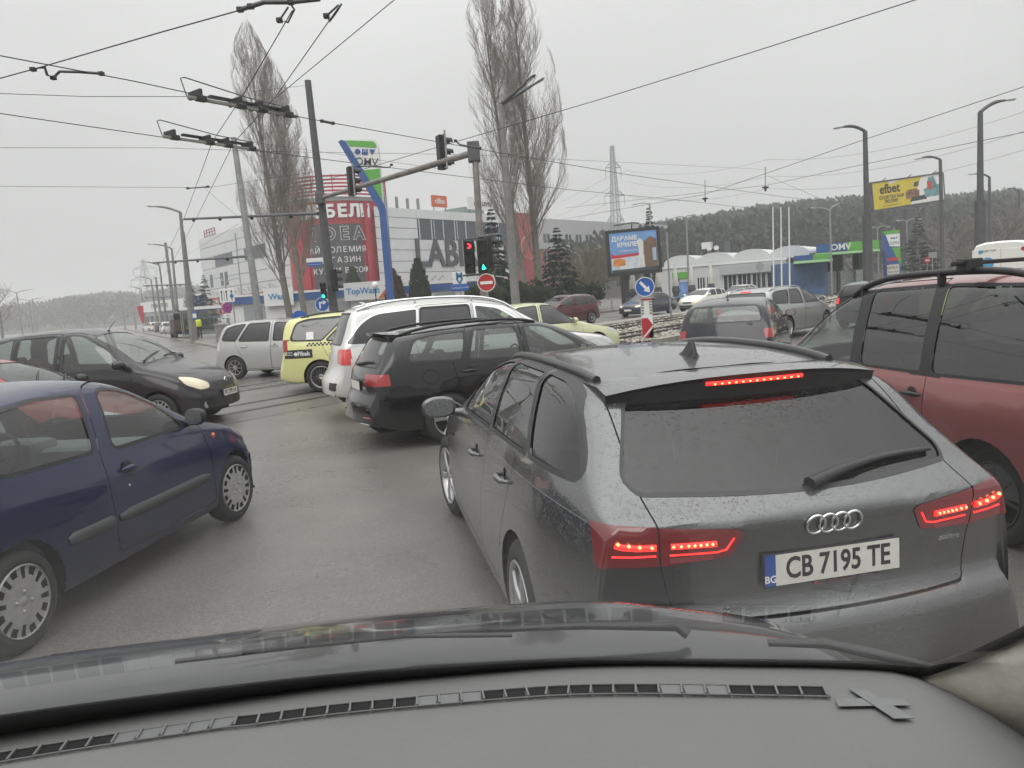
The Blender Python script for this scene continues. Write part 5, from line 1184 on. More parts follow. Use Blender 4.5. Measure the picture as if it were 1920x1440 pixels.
lamp('pale lamp post with two arms in front of the hazy wood', (248, 557), (256, 625), 160, [((240, 556), .1, 0), ((255, 553), .1, 0)], .16, .11, GALV); lamp('pale lamp post left of the hazy street lamps', (228, 562), (236, 625), 175, [((212, 560), .1, 0), ((233, 560), .1, 0)], .16, .11, GALV); lamp('pale lamp post in the middle of the hazy wood', (193, 573), (198, 630), 190, [((178, 571), .1, 0), ((200, 572), .1, 0)], .16, .11, GALV)
lamp('double-armed lamp post at the far left', (31, 549), (44, 640), 150, [((0, 543), .1, 0), ((56, 543), .1, 0)], .16, .1, GALV); lamp('second double-armed lamp post at the far left', (54, 564), (64, 640), 170, [((30, 560), .1, 0), ((76, 559), .1, 0)], .16, .1, GALV); lamp('third double-armed lamp post at the far left', (62, 576), (70, 640), 190, [((40, 574), .1, 0), ((82, 572), .1, 0)], .16, .1, GALV)
lamp('lamp post seen above the lane arrow sign', (423, 530), (428, 640), 96, [((419, 526), .05, 0), ((441, 522), .1, 0)], .12, .08, GALV)
# catenary masts
m1, b1, t1 = mast('tram_mast', 'leaning dark steel tram mast carrying the signal arm', (577, 151), (628, 600), 27, .17, .11, DPOLE, None, 'mast')
m2, b2, t2 = mast('tram_mast', 'leaning grey steel mast left of the left poplars', (438, 258), (488, 610), 31, .16, .11, GALV, None, 'mast')
m3, b3, t3 = mast('tram_mast', 'slim concrete mast with bus stop plate down the left street', (339, 400), (368, 640), 52.6, .13, .10, CONC, None, 'mast') if False else (None, None, None)
m3, b3, t3 = mast('tram_mast', 'concrete mast with blue bus stop plate down the left street', (342, 435), (366, 645), 56, .22, .15, CONC, None, 'mast')
pl = MB(); c_ = at(364, 592, 55.5) - b3; pl.bbox(c_.x - .22, c_.x + .22, c_.y - .03, c_.y + .0, c_.z - .3, c_.z + .3, .01); pl.build('stop_plate', BLUE, m3); pl = MB(); pl.box(c_.x - .17, c_.x + .17, c_.y - .04, c_.y - .032, c_.z - .15, c_.z + .15); pl.build('stop_plate_face', WHT, m3)
for px, py, bx, by, Y, lb in ((310, 455, 334, 640, 84, 'second'), (292, 520, 306, 632, 120, 'third')):
    mast('tram_mast', '%s concrete tram mast down the left street' % lb, (px, py), (bx, by), Y, .2, .14, CONC, 'tram masts down the street', 'mast')
def cantilever(label, a, b, Ya, Yb, ins=()):
    A, B = at(*a, Ya), at(*b, Yb); root = thing('bracket_arm', label, 'bracket arm', A); mb = MB(); mb.tube([(0, 0, 0), B - A], .055, 8); mb.build('tube', DSTEEL, root)
    for k in range(4): p = (B - A) * (.1 + .25 * k); mb = MB(); mb.lathe([(.03, -.14), (.07, -.12), (.07, .02), (.03, .06)], 8, Matrix.Translation(p)); mb.build('insulator', BLACK, root)
cantilever('long bracket arm from the dark mast across to the nearest street lamp', (345, 411), (597, 400), 40, 27); cantilever('bracket arm across the second lamp of the left street', (286, 493), (470, 480), 55, 31); cantilever('bracket arm over the left street at the concrete mast', (270, 536), (355, 533), 80, 56); cantilever('bracket arm far down the left street', (272, 558), (332, 556), 120, 84)
# gantry between the dark mast and the signal mast
m4, b4, t4 = mast('signal_mast', 'rusty steel signal mast holding the right end of the signal arm', (889, 265), (910, 600), 22, .11, .085, mat('rusty galvanised steel', (.235, .22, .205), .6, metal=.4, var=.4, vscale=3), None, 'mast')
ga, gb = at(600, 372, 26.8), at(885, 287, 22.05); root = thing('signal_gantry', 'grey tubular signal gantry spanning between the two masts', 'gantry', ga)
mb = MB(); mb.tube([(0, 0, 0), gb - ga], [.07, .095], 12); mb.build('tube', MATS['rusty galvanised steel'], root); mb = MB(); q = gb - ga; mb.bbox(q.x - .12, q.x + .22, q.y - .16, q.y + .16, q.z - .25, q.z + .3, .03); mb.build('clamp', DSTEEL, root); mb = MB(); mb.bbox(-.12, .14, -.2, .2, -.2, .2, .03); mb.build('clamp', DSTEEL, root)
SIGB = mat('signal housing', (.012, .013, .013), .5, var=.2); LGRN = mat('lit green signal', (.02, .5, .35), .4, emit=(.05, 1, .62), estr=1.6); LRED = mat('lit red signal', (.6, .02, .03), .4, emit=(1, .04, .07), estr=1.8); OFFL = mat('unlit signal lens', (.03, .03, .032), .2)
def signal(label, c, rz, lit=None, sc=1., board=False, arrow=None, group='traffic lights'):
    """three-lamp head centred at c; rz turns its face from towards the viewer"""
    root = thing('traffic_light', label, 'traffic light', c, rz, group); h = .46 * sc; w = .15 * sc
    mb = MB(); mb.bbox(-w, w, -.02, .20 * sc, -h, h, .03); mb.build('housing', SIGB, root)
    for k in range(3):
        z = (.30 - .30 * k) * sc; m = OFFL
        if lit == k: m = (LRED, LITLENS, LGRN)[k]
        if arrow and lit == k:
            mb = MB(); mb.disc((0, -.022, z), (0, -1, 0), .105 * sc, 18); mb.build('lens', OFFL, root); s_ = .085 * sc; mb = MB()
            if arrow == 'up': pts = [(0, s_), (.6 * s_, -.1 * s_), (1.0 * s_, -.6 * s_), (0, -.9 * s_), (-.5 * s_, -.8 * s_), (-.4 * s_, .1 * s_)]
            else: pts = [(-.7 * s_, .6 * s_), (.1 * s_, s_), (.9 * s_, .3 * s_), (.9 * s_, -.4 * s_), (.2 * s_, -.9 * s_), (-.6 * s_, -.7 * s_), (-.1 * s_, -.3 * s_), (.3 * s_, 0), (0, .4 * s_)]
            mb.add([(x, -.026, z + y) for x, y in pts], [tuple(range(len(pts)))]); mb.build('lit_arrow', m, root)
        else: mb = MB(); mb.disc((0, -.022, z), (0, -1, 0), .105 * sc, 18); mb.build('lens', m, root)
        mb = MB(); n = 14; vs = []
        for j in range(n + 1): t = pi * (-.08 + 1.16 * j / n); vs += [(.118 * sc * cos(t), -.02, z + .118 * sc * sin(t)), (.112 * sc * cos(t), -.22 * sc, z - .01 + .112 * sc * sin(t))]
        mb.add(vs, [(2 * j, 2 * j + 1, 2 * j + 3, 2 * j + 2) for j in range(n)]); mb.build('visor', SIGB, root, recalc=False)
    if board: mb = MB(); mb.tube([(-.34 * sc, .1, -h * 1.1), (-.34 * sc, .1, h * 1.15)], .03, 6); mb.bar((-.34 * sc, .1, h * .95), (-w, .1, h * .95), .03); mb.bar((-.34 * sc, .1, -h * .95), (-w, .1, -h * .95), .03); mb.build('bracket', GALV, root)
    return root
# the heads on the arm face away from us to the crossing road
signal('traffic light on the signal arm, high right, seen from the side', at(834, 286, 23), radians(115), None, 1.05, True); signal('traffic light on the signal arm, left, in front of the blue sign post', at(664, 340, 25.6), radians(115), None, 1.0, True)
signal('traffic light with red arrow on the signal mast', at(880, 482, 21.6), 0, 0, 1.0, arrow='left'); signal('traffic light with green arrow beside the red one', at(905, 480, 21.4), 0, 2, 1.0, arrow='up'); signal('traffic light turned sideways behind the green arrow light', at(921, 474, 21.9), radians(100), None, .95)
signal('small traffic light showing green left of the dark mast', at(606, 545, 26.5), 0, 2, .62, group='small traffic lights'); signal('small traffic light turned sideways on the dark mast', at(632, 525, 26.8), radians(100), None, .85, group='small traffic lights')
mb = MB(); a_ = at(858, 448, 21.9); 
br = thing('signal_bracket', 'dark crossbar carrying the red and green traffic lights', 'bracket', at(893, 445, 21.9)); o_ = at(893, 445, 21.9); mb = MB(); mb.tube([at(868, 450, 21.8) - o_, at(930, 440, 21.9) - o_], .03, 6); mb.build('bar', DSTEEL, br); mb = MB(); mb.tube([at(868, 517, 21.8) - o_, at(930, 512, 21.9) - o_], .03, 6); mb.build('bar', DSTEEL, br)
# signs
SRED = mat('sign red face', (.42, .02, .03), .4); SBLUE = mat('sign blue face', (.02, .10, .38), .4); STOPW = WHT
def disc_sign(name, label, c, r, m, post_to=None, rz=0., rim=None, group=None, cat='road sign', postm=None, postx=0.):
    root = thing(name, label, cat, c, rz, group); mb = MB(); mb.disc((0, 0, 0), (0, -1, 0), r, 32, .02); mb.build('plate', m, root)
    if rim: mb = MB(); n = 32; mb.tube([((r - .012) * cos(2 * pi * k / n), -.004, (r - .012) * sin(2 * pi * k / n)) for k in range(n + 1)], .014, 5, cap=False); mb.build('rim', rim, root)
    if post_to is not None: mb = MB(); mb.tube([(postx, .05, r * .9), (postx, .05, post_to - c.z)], .035, 8); mb.build('post', postm or GALV, root)
    return root
def flatpart(root, name, pts, m, y=-.006): mb = MB(); mb.add([(a, y, b) for a, b in pts], [tuple(range(len(pts)))]); return mb.build(name, m, root)
ne = disc_sign('no_entry_sign', 'round red no-entry sign under the green arrow light', at(912, 530, 21.3), .25, SRED, 0., rim=WHT); flatpart(ne, 'bar', [(-.17, -.04), (.17, -.04), (.17, .04), (-.17, .04)], WHT)
kr = disc_sign('keep_right_sign', 'round blue keep-right sign on the tram island', at(1209, 538, 24.7), .315, SBLUE, None, rim=WHT)
c45 = cos(radians(-48)); s45 = sin(radians(-48)); rot = lambda x, y: (x * c45 - y * s45, x * s45 + y * c45)
flatpart(kr, 'arrow', [rot(*p) for p in ((-.22, .045), (.06, .045), (.06, .12), (.24, 0), (.06, -.12), (.06, -.045), (-.22, -.045))], WHT)
po = thing('bollard_post', 'red and white striped marker post below the keep-right sign', 'marker post', gnd(1212, 545) * 0 + Vector((at(1213, 590, 24.8).x, 24.8, .06)))
zt = at(1211, 560, 24.8).z - .06; mb = MB(); mb.box(-.18, .18, 0, .06, 0, zt); mb.build('panel', WHT, po)
def stripe(pts, m, nm): flatpart(po, nm, pts, m, -.004)
stripe([(-.18, zt - .06), (.18, zt - .06), (.18, zt), (-.18, zt)], SRED, 'stripe'); stripe([(-.18, zt - .62), (.02, zt - .62), (.18, zt - .85), (-.18, zt - 1.25)], SRED, 'stripe'); stripe([(-.18, .0), (.18, .0), (.18, .38), (-.18, .02)], SRED, 'stripe'); stripe([(.18, .0), (.18, .45), (-.02, .02)], SRED, 'stripe')
for k in range(10): x = -.13 + .26 * (k % 2); z = zt - .14 - .09 * (k // 2); flatpart(po, 'sticker', [(x - .05, z), (x + .04, z), (x + .045, z + .06), (x - .045, z + .06)], mat('old sticker', (.25, .25, .24), .7), -.007)
# metro sign
ms = thing('metro_sign', 'white metro sign with letter M and blue street plate below', 'sign', at(862, 530, 30)); mb = MB(); mb.bbox(-.27, .27, 0, .05, -.05, .42, .02); mb.build('plate', WHT, ms); text('letter', 'M', .36, mat('metro blue', (.03, .16, .32), .5), ms, frame_M((0, -.006, .25), (1, 0, 0), (0, 0, 1)), .002, .012); text('letter', 'V', .26, MATS['metro blue'], ms, frame_M((0, -.006, .03), (1, 0, 0), (0, 0, 1)), .002, .012, sx=1.5)
mb = MB(); mb.bbox(-.34, .34, 0, .05, -.32, -.08, .02); mb.build('street_plate', SBLUE, ms); text('letters', 'ЗАПАДЕН ПАРК', .085, WHT, ms, frame_M((0, -.006, -.2), (1, 0, 0), (0, 0, 1)), .001); mb = MB(); mb.tube([(0, .06, .3), (0, .06, .13 - ms.location.z)], .03, 8); mb.build('post', GALV, ms)
# signs at the left street
tr_ = disc_sign('turn_right_sign', 'round blue turn-right sign beside the dark mast', at(604, 571, 28), .26, SBLUE, 0., rim=WHT); flatpart(tr_, 'arrow', [(-.11, -.14), (-.05, -.14), (-.05, .04), (.04, .04), (.04, -.02), (.16, .07), (.04, .16), (.04, .10), (-.11, .10)], WHT)
sb = disc_sign('direction_sign', 'top of a small round blue sign behind the yellow taxi', at(562, 598, 26), .28, SBLUE, 0.)
np_ = disc_sign('no_parking_sign', 'round purple blue no-stopping sign left of the silver family car', at(426, 577, 40), .26, mat('no stopping blue', (.16, .06, .30), .45), .13, rim=SRED)
for a in (45, -45): c_, s_ = cos(radians(a)), sin(radians(a)); flatpart(np_, 'cross_bar', [(c_ * x - s_ * y, s_ * x + c_ * y) for x, y in ((-.22, -.025), (.22, -.025), (.22, .025), (-.22, .025))], SRED)
mb = MB(); mb.bbox(-.2, .2, -.005, .02, -.52, -.3, .01); mb.build('sub_plate', WHT, np_); text('letters', '15м', .12, INK, np_, frame_M((0, -.012, -.41), (1, 0, 0), (0, 0, 1)), .001)
ls = thing('lane_sign', 'white lane arrow board above the no-stopping sign', 'road sign', at(425, 554, 44)); mb = MB(); mb.bbox(-.42, .42, 0, .04, -.38, .38, .02); mb.build('board', WHT, ls)
for x in (-.28, 0, .28): flatpart(ls, 'arrow', [(x - .025, -.3), (x + .025, -.3), (x + .025, .18), (x + .07, .18), (x, .32), (x - .07, .18), (x - .025, .18)], INK)
for k in range(6): flatpart(ls, 'dash', [(-.15, -.3 + .1 * k), (-.12, -.3 + .1 * k), (-.12, -.24 + .1 * k), (-.15, -.24 + .1 * k)], INK)
mb = MB(); mb.disc((.28, -.012, -.05), (0, -1, 0), .11, 18); mb.build('bus_symbol', SBLUE, ls); mb = MB(); mb.tube([(.3, .05, -.3), (.3, .05, .13 - ls.location.z)], .035, 8); mb.build('post', GALV, ls)
sn = thing('street_name_sign', 'two small street name plates on the dark mast', 'sign', at(590, 493, 26.4)); mb = MB(); mb.bbox(-.28, .28, 0, .03, .03, .16, .01); mb.build('plate', WHT, sn); mb = MB(); mb.bbox(-.25, .25, 0, .03, -.12, .02, .01); mb.build('plate', SBLUE, sn); text('letters', 'бул. Царица Йоанна', .045, WHT, sn, frame_M((0, -.006, -.05), (1, 0, 0), (0, 0, 1)), .001)
gl_ = thing('globe_lamp', 'white globe lamp on a thin black post at the car wash', 'lamp', Vector((at(705, 560, 62).x, 62, .13))); zt = at(703, 538, 62).z; mb = MB(); mb.lathe([(.001, zt + .28)] + [(.28 * sin(pi * k / 8), zt + .28 * cos(pi * k / 8)) for k in range(1, 8)] + [(.08, zt - .28)], 14); mb.build('globe', WHT, gl_); mb = MB(); mb.tube([(0, 0, 0), (0, 0, zt - .25)], .05, 6); mb.build('post', BLACK, gl_)
# railings
def railing(label, a, b, n, h=1.0, m=None, bars=9, group='railings'):
    a = Vector(a); b = Vector(b); d = (b - a); l = d.length / n; root = thing('railing', label, 'railing', (a.x, a.y, 0), atan2(d.y, d.x), group)
    for k in range(n):
        mb = MB(); x = k * l; mb.tube([(x + .06, 0, .1), (x + .06, 0, h - .06), (x + .12, 0, h), (x + l - .12, 0, h), (x + l - .06, 0, h - .06), (x + l - .06, 0, .1)], .028, 6); mb.tube([(x + .06, 0, .3), (x + l - .06, 0, .3)], .02, 5); fr = mb.build('frame', m or GALV, root)
        for j in range(bars): q = x + .06 + (l - .12) * (j + 1) / (bars + 1); mb = MB(); mb.tube([(q, 0, .3), (q, 0, h)], .013, 4); mb.build('bar', m or GALV, fr)
ra, rb = TW(22.5, -29.5), TW(44.5, -29.5)
railing('grey pedestrian railing behind the dark blue saloon', ra, rb, 11, bars=8); railing('grey tubular railing in front of the fuel station', TW(52, 12.4), TW(74, 12.4), 11, bars=0)
# stone wall at the left street
wl = thing('stone_wall', 'low grey stone wall along the left pavement', 'wall'); wa = K0 - SD * 2.2 + SP * .9; wb_ = K0 + SD * 5.5 + SP * .9; d = (wa - wb_); l = d.length; ang = atan2(d.y, d.x); STO = mat('grey wall stone', (.24, .235, .22), .8, var=.35, vscale=5, bump=.4, bscale=20)
wl.location = (wb_.x, wb_.y, .13); wl.rotation_euler = (0, 0, ang); RW = random.Random(4); mb = MB(); mb.box(0, l, .06, .4, 0, 1.05); mb.build('core', mat('wall mortar', (.13, .125, .115), .9), wl)
for r_ in range(7):
    x = 0.
    while x < l - .05:
        w_ = min(RW.uniform(.3, .62), l - x); mb = MB(); mb.bbox(x + .008, x + w_ - .008, RW.uniform(-.02, .02), .07, .15 * r_ + .006, .15 * r_ + .144, .015); mb.build('stone', STO, wl); x += w_
mb = MB(); mb.bbox(-.05, l + .05, -.06, .46, 1.05, 1.14, .02); mb.build('coping', KERB, wl)
# bus shelter, worker in yellow vest, parked lorry on the left street
bs = thing('bus_shelter', 'small bus shelter behind the stone wall', 'bus shelter', Vector((at(378, 600, 62).x, 62, .13)), .5); 
for x, y in ((-1.4, 0), (1.4, 0), (-1.4, 1.2), (1.4, 1.2)): mb = MB(); mb.tube([(x, y, 0), (x, y, 2.2)], .04, 6); mb.build('post', GALV, bs)
mb = MB(); n = 8; vs = []
for k in range(n + 1): y = -.3 + 1.8 * k / n; z = 2.2 + .25 * sin(pi * k / n); vs += [(-1.6, y, z), (1.6, y, z), (-1.6, y, z + .05), (1.6, y, z + .05)]
mb.add(vs, [(4 * k, 4 * k + 1, 4 * k + 5, 4 * k + 4) for k in range(n)] + [(4 * k + 2, 4 * k + 3, 4 * k + 7, 4 * k + 6) for k in range(n)]); mb.build('roof', GALV, bs); mb = MB(); mb.box(-1.4, 1.4, 1.19, 1.21, .2, 2.1); mb.build('back_pane', glass('shelter glass', (.55, .6, .6)), bs)
def person():
    root = thing('person', 'person in a yellow high-visibility vest standing by the bus shelter', 'person', Vector((at(373, 612, 58).x, 58, .13)), .4)
    me = bpy.data.meshes.new('body'); bm = bmesh.new(); lay = bm.verts.layers.skin.verify()
    J = {'pel': (0, 0, .95, .15), 'wai': (0, 0, 1.1, .14), 'che': (0, -.02, 1.32, .17), 'nec': (0, 0, 1.5, .07), 'hed': (0, -.02, 1.62, .095), 'top': (0, -.01, 1.74, .075), 'lh': (.1, 0, .88, .10), 'lk': (.11, -.03, .5, .07), 'la': (.11, .02, .1, .05), 'lt': (.12, -.14, .04, .045), 'rh': (-.1, 0, .88, .10), 'rk': (-.11, -.01, .5, .07), 'ra': (-.12, .04, .1, .05), 'rt': (-.13, -.12, .04, .045), 'ls': (.2, 0, 1.42, .07), 'le': (.26, .03, 1.14, .05), 'lw': (.25, -.08, .9, .038), 'lf': (.25, -.11, .8, .04), 'rs': (-.2, 0, 1.42, .07), 're': (-.26, .03, 1.14, .05), 'rw': (-.25, -.08, .9, .038), 'rf': (-.25, -.11, .8, .04)}
    vs = {}
    for k, (x, y, z, r) in J.items(): v = bm.verts.new((x, y, z)); v[lay].radius = (r, r); v[lay].use_root = (k == 'pel'); vs[k] = v
    for a, b in ('pel wai', 'wai che', 'che nec', 'nec hed', 'hed top', 'pel lh', 'lh lk', 'lk la', 'la lt', 'pel rh', 'rh rk', 'rk ra', 'ra rt', 'che ls', 'ls le', 'le lw', 'lw lf', 'che rs', 'rs re', 're rw', 'rw rf') and [s.split() for s in ('pel wai', 'wai che', 'che nec', 'nec hed', 'hed top', 'pel lh', 'lh lk', 'lk la', 'la lt', 'pel rh', 'rh rk', 'rk ra', 'ra rt', 'che ls', 'ls le', 'le lw', 'lw lf', 'che rs', 'rs re', 're rw', 'rw rf')]: bm.edges.new((vs[a], vs[b]))
    bm.to_mesh(me); bm.free(); o = put('body', me, mat('dark work clothes', (.03, .032, .04), .8), root); md = o.modifiers.new('skin', 'SKIN'); md2 = o.modifiers.new('sub', 'SUBSURF'); md2.levels = md2.render_levels = 2
    mb = MB(); mb.lathe([(.17, .95), (.19, 1.1), (.20, 1.3), (.185, 1.42), (.10, 1.48)], 16, Matrix.Diagonal((1.15, .85, 1, 1))); mb.build('vest', mat('hi-vis yellow', (.62, .70, .05), .6), root)
person()
def lorry():
    root = thing('tipper_truck', 'dark parked truck with a yellow plate on the left street', 'truck', Vector((at(348, 625, 66).x, 66, .0)), atan2(SD.y, SD.x))
    m = mat('faded truck brown', (.07, .045, .035), .7, var=.3); mb = MB(); mb.bbox(-1.8, 1.8, -1.0, 1.0, .7, 1.7, .05); mb.build('cargo_body', m, root); mb = MB(); mb.bbox(1.9, 3.4, -.95, .95, .5, 2.2, .15); mb.build('cab', mat('truck grey', (.2, .2, .21), .5), root); mb = MB(); mb.box(-1.7, 3.2, -.4, .4, .45, .7); mb.build('chassis', DARK, root)
    mb = MB(); mb.box(-1.83, -1.81, -.3, .1, .8, 1.1); mb.build('plate', mat('yellow plate', (.62, .6, .05), .5), root); mb = MB(); mb.bbox(-1.85, -1.0, -.9, .9, 1.7, 2.2, .05); mb.build('load', DARK, root)
    for x in (-1.1, 2.6):
        for y in (-.85, .85): mb = MB(); mb.lathe([(.1, -.12), (.38, -.12), (.42, -.08), (.42, .08), (.38, .12), (.1, .12)], 20, Matrix.Translation((x, y, .42)) @ Matrix.Rotation(pi / 2, 4, 'X')); mb.build('wheel', RUBBER, root)
lorry()
# flagpoles, closed parasols, far signs
for k, (u, v) in enumerate(((1449, 388), (1464, 388), (1479, 388))):
    mast('flagpole', ('left', 'middle', 'right')[k] + '-hand of three white flagpoles before the station shop', (u, v), (u + 2, 555), 60, .07, .04, WHT, 'white flagpoles', 'flagpole')
UMB = mat('parasol cloth', (.55, .54, .50), .8, var=.1); DCL = mat('dark parasol hem', (.08, .08, .09), .8, var=.5, vscale=6)
for k, u in enumerate((1188, 1235, 1268, 1298, 1334)):
    b = at(u, 560, 61); root = thing('parasol', ('closed cream parasol behind the black billboard post', 'closed cream parasol behind the dark blue saloon roof', 'closed cream parasol left of the pale lamp post', 'closed cream parasol right of the pale lamp post', 'closed cream parasol in front of the shop windows')[k], 'parasol', (b.x, b.y, .12)); mb = MB(); mb.lathe([(.03, 3.15), (.1, 3.0), (.2, 2.1), (.26, 1.55), (.16, 1.35)], 10); mb.build('cloth', UMB, root); mb = MB(); mb.lathe([(.24, 1.62), (.33, 1.2), (.22, .85), (.28, .7)], 10, smooth=False); mb.build('hem', DCL, root); mb = MB(); mb.tube([(0, 0, 0), (0, 0, 3.25)], .03, 6); mb.build('post', GALV, root); mb = MB(); mb.bbox(-.35, .35, -.35, .35, 0, .1, .02); mb.build('base', CONC, root)
for u, v, Y, nm, lb in ((1749, 478, 76, 'board', 'grey road sign back beside the conifer'),):
    c = at(u, v, Y); root = thing('road_sign', lb, 'road sign', c); mb = MB(); mb.bbox(-.42, .42, 0, .04, -.28, .28, .01); mb.build('plate', GALV, root); mb = MB(); mb.tube([(0, .05, 0), (0, .05, .1 - c.z)], .04, 6); mb.build('post', GALV, root)
ne2 = disc_sign('no_entry_sign', 'tiny far no-entry sign by the fuel station exit', at(1739, 488, 75), .3, SRED, .1); flatpart(ne2, 'bar', [(-.2, -.05), (.2, -.05), (.2, .05), (-.2, .05)], WHT)
pr = thing('priority_sign', 'pale diamond and round plates on the slim lamp post by the price sign', 'road sign', at(1702, 472, 81.5)); flatpart(pr, 'diamond', [(0, .55), (.5, 0), (0, -.55), (-.5, 0)], GALV, -.1); mb = MB(); mb.disc((0, -.1, -.85), (0, -1, 0), .4, 18, .02); mb.build('plate', GALV, pr)
for u, v, Y, lb in ((1180, 532, 66, 'round grey sign plates on a post by the railing'), (1425, 500, 62, 'round sign back in front of the fuel pumps')):
    disc_sign('road_sign', lb, at(u, v, Y), .32, mat('sign back grey', (.28, .28, .30), .6), .1)
rk = disc_sign('direction_sign', 'red and white banner on a post far down the left street', at(265, 586, 110), .02, SRED, .0); flatpart(rk, 'banner', [(-.5, .9), (.4, .95), (.3, -1.6), (-.1, -1.5)], SRED, -.05)
# power pole in front of the white hatchback
mast('sign_post', 'thin grey post in front of the dark blue saloon', (1250, 436), (1258, 590), 40, .05, .045, GALV, None, 'pole')

# overhead wires
WIRE = mat('overhead wire', (.045, .045, .048), .6, metal=.3)
def wire(label, pts, r=.012, sag=0., n=16, name='overhead_wire'):
    P = [at(*p) if len(p) == 3 and not isinstance(p, Vector) else Vector(p) for p in pts]; root_o = P[0]; q = []
    for a, b in zip(P, P[1:]):
        for k in range(n): t = k / n; p = a.lerp(b, t); p.z -= sag * 4 * t * (1 - t); q.append(p - root_o)
    q.append(P[-1] - root_o); mb = MB(); mb.tube(q, r * .78, 5, cap=False); o = mb.build(name, WIRE, None, root_o); tag(o, label, 'wire', 'overhead wires'); return P
HT = 5.72
def hz(u, v, h=HT): return gnd(u, v, h) if False else Vector((0, 0, CAMH)) + ray_px(u, v) * ((h - CAMH) / ray_px(u, v).z)
wire('tram contact wire passing through the upper wire crossing', [hz(-60, 93), hz(250, 152), hz(570, 221), hz(905, 281), hz(1180, 328), hz(1440, 365), hz(1625, 389)], .012); wire('tram contact wire passing through the lower wire crossing', [hz(-60, 204), hz(310, 258), hz(500, 285), hz(720, 313), hz(1060, 355), hz(1300, 378), hz(1420, 392)], .012)
wire('left trolleybus wire running up from the left street', [hz(548, 20), hz(455, 180), hz(398, 266), hz(346, 408), hz(300, 500), hz(262, 575, 5.4)], .010); wire('right trolleybus wire running up from the left street', [hz(634, 15), hz(518, 180), hz(438, 268), hz(368, 410), hz(318, 500), hz(270, 575, 5.4)], .010)
wire('steep wire from the top edge to the upper crossing', [hz(745, -5, 6.6), hz(560, 148, 6.4), hz(518, 183, 6.2)], .010); wire('curved wire from the left edge up to the top hardware', [hz(-40, 158), hz(80, 125), hz(300, 61), hz(440, 22), hz(500, 5)], .012); wire('wire from the left edge to the upper crossing', [hz(-40, 174, 6.0), hz(160, 181, 6.0), hz(352, 181, 6.0)], .008)
wire('thin span wire below the lower crossing', [at(-40, 277, 24), at(300, 277, 27), at(500, 284, 28), at(880, 290, 30), at(1440, 318, 52)], .009); wire('low span wire from the left edge to the concrete lamp', [at(-40, 349, 30), at(390, 352, 34), at(590, 322, 27)], .010); wire('span wire from the grey mast to the dark mast', [at(440, 262, 31), at(640, 290, 29), at(836, 318, 24)], .007)
wire('stay wire from the dark mast top to the left poplars', [at(576, 160, 27), at(470, 172, 24), at(450, 176, 20)], .008); wire('long wire rising from the signal arm to the top right', [hz(560, 352), hz(700, 312), hz(854, 266), hz(1120, 188), hz(1420, 95), hz(1725, -3)], .011)
wire('rising wire right of the poplars towards the top right corner', [at(1050, 412, 60), at(1320, 365, 36), at(1620, 262, 25), at(1940, 156, 18)], .012); wire('second rising wire towards the right edge', [at(1060, 390, 60), at(1440, 347, 40), at(1620, 308, 30), at(1940, 244, 23)], .012); wire('drooping wire between the right lamp posts', [at(1440, 330, 60), at(1560, 382, 52), at(1720, 410, 60)], .012)
wire('power line to the pylon, top conductor', [at(1168, 318, 158), at(1440, 299, 120), at(1930, 206, 80)], .022, 1.5); wire('power line to the pylon, middle conductor', [at(1172, 340, 158), at(1440, 330, 120), at(1930, 243, 80)], .022, 1.5); wire('power line to the pylon, bottom conductor', [at(1170, 365, 158), at(1440, 353, 120), at(1930, 278, 80)], .022, 1.5)
for k, (v0, v1) in enumerate(((330, 375), (352, 400), (378, 425))): wire('power line left of the pylon, %s conductor' % ('upper', 'middle', 'lower')[k], [at(1145, v0, 158), at(1060, v1, 210), at(1000, v1 + 22, 260)], .03)
wire('slack wire from the grey mast to the store roof', [at(380, 350, 34), at(460, 418, 40)], .008); wire('thin feeder wire from the grey mast down the left street', [at(447, 420, 31), at(350, 478, 60)], .008)
# droppers with clamps on the right-hand wires
for u, v0, v1, Y in ((1322, 337, 372, 46), (1435, 312, 351, 40)):
    c = at(u, v0, Y); b = at(u, v1, Y); o = thing('wire_dropper', 'short vertical dropper %s on the right-hand wires' % ('left' if u < 1400 else 'right'), 'dropper', b); mb = MB(); mb.tube([(0, 0, 0), c - b], .018, 5); mb.build('rod', WIRE, o); mb = MB(); mb.bbox(-.16, .16, -.04, .04, -.05, .03, .01); mb.bbox(-.05, .05, -.04, .04, -.2, .05, .01); mb.build('clamp', WIRE, o)
def crossing(label, a, b, h=HT, hoop=True):
    """tram/trolleybus wire crossing: insulated runner beams with guard hoops"""
    A, B = hz(*a, h), hz(*b, h); d = (B - A); l = d.length; root = thing('wire_crossing', label, 'wire crossing', A, atan2(d.y, d.x)); el = (B.z - A.z)
    mb = MB(); mb.bbox(.0, l * .92, -.03, .03, -.03, .03, .01); mb.build('runner', mat('pale insulator beam', (.22, .21, .19), .6, var=.3, vscale=6), root)
    for y in (.30, .36): mb = MB(); mb.bbox(l * .25, l * .85, y - .022, y + .022, .16, .21, .008); mb.build('upper_beam', BLACK, root)
    for t in (.1, .42, .60, .84): mb = MB(); mb.bbox(l * t - .10, l * t + .10, -.06, .06, -.04, .07, .02); mb.bbox(l * t - .03, l * t + .03, -.03, .36, .05, .19, .01); mb.build('clamp', BLACK, root)
    mb = MB(); mb.tube([(-.02, 0, .02), (-.04, .1, .34), (.05, .12, .38), (l * .55, .2, .26), (l * .9, .25, .24), (l * .92, .1, .02)], .012, 6); mb.build('guard_hoop', DSTEEL, root)
crossing('upper black wire crossing frame left of the dark mast', (352, 182), (572, 222)); crossing('lower black wire crossing frame at the grey mast top', (306, 256), (500, 284))
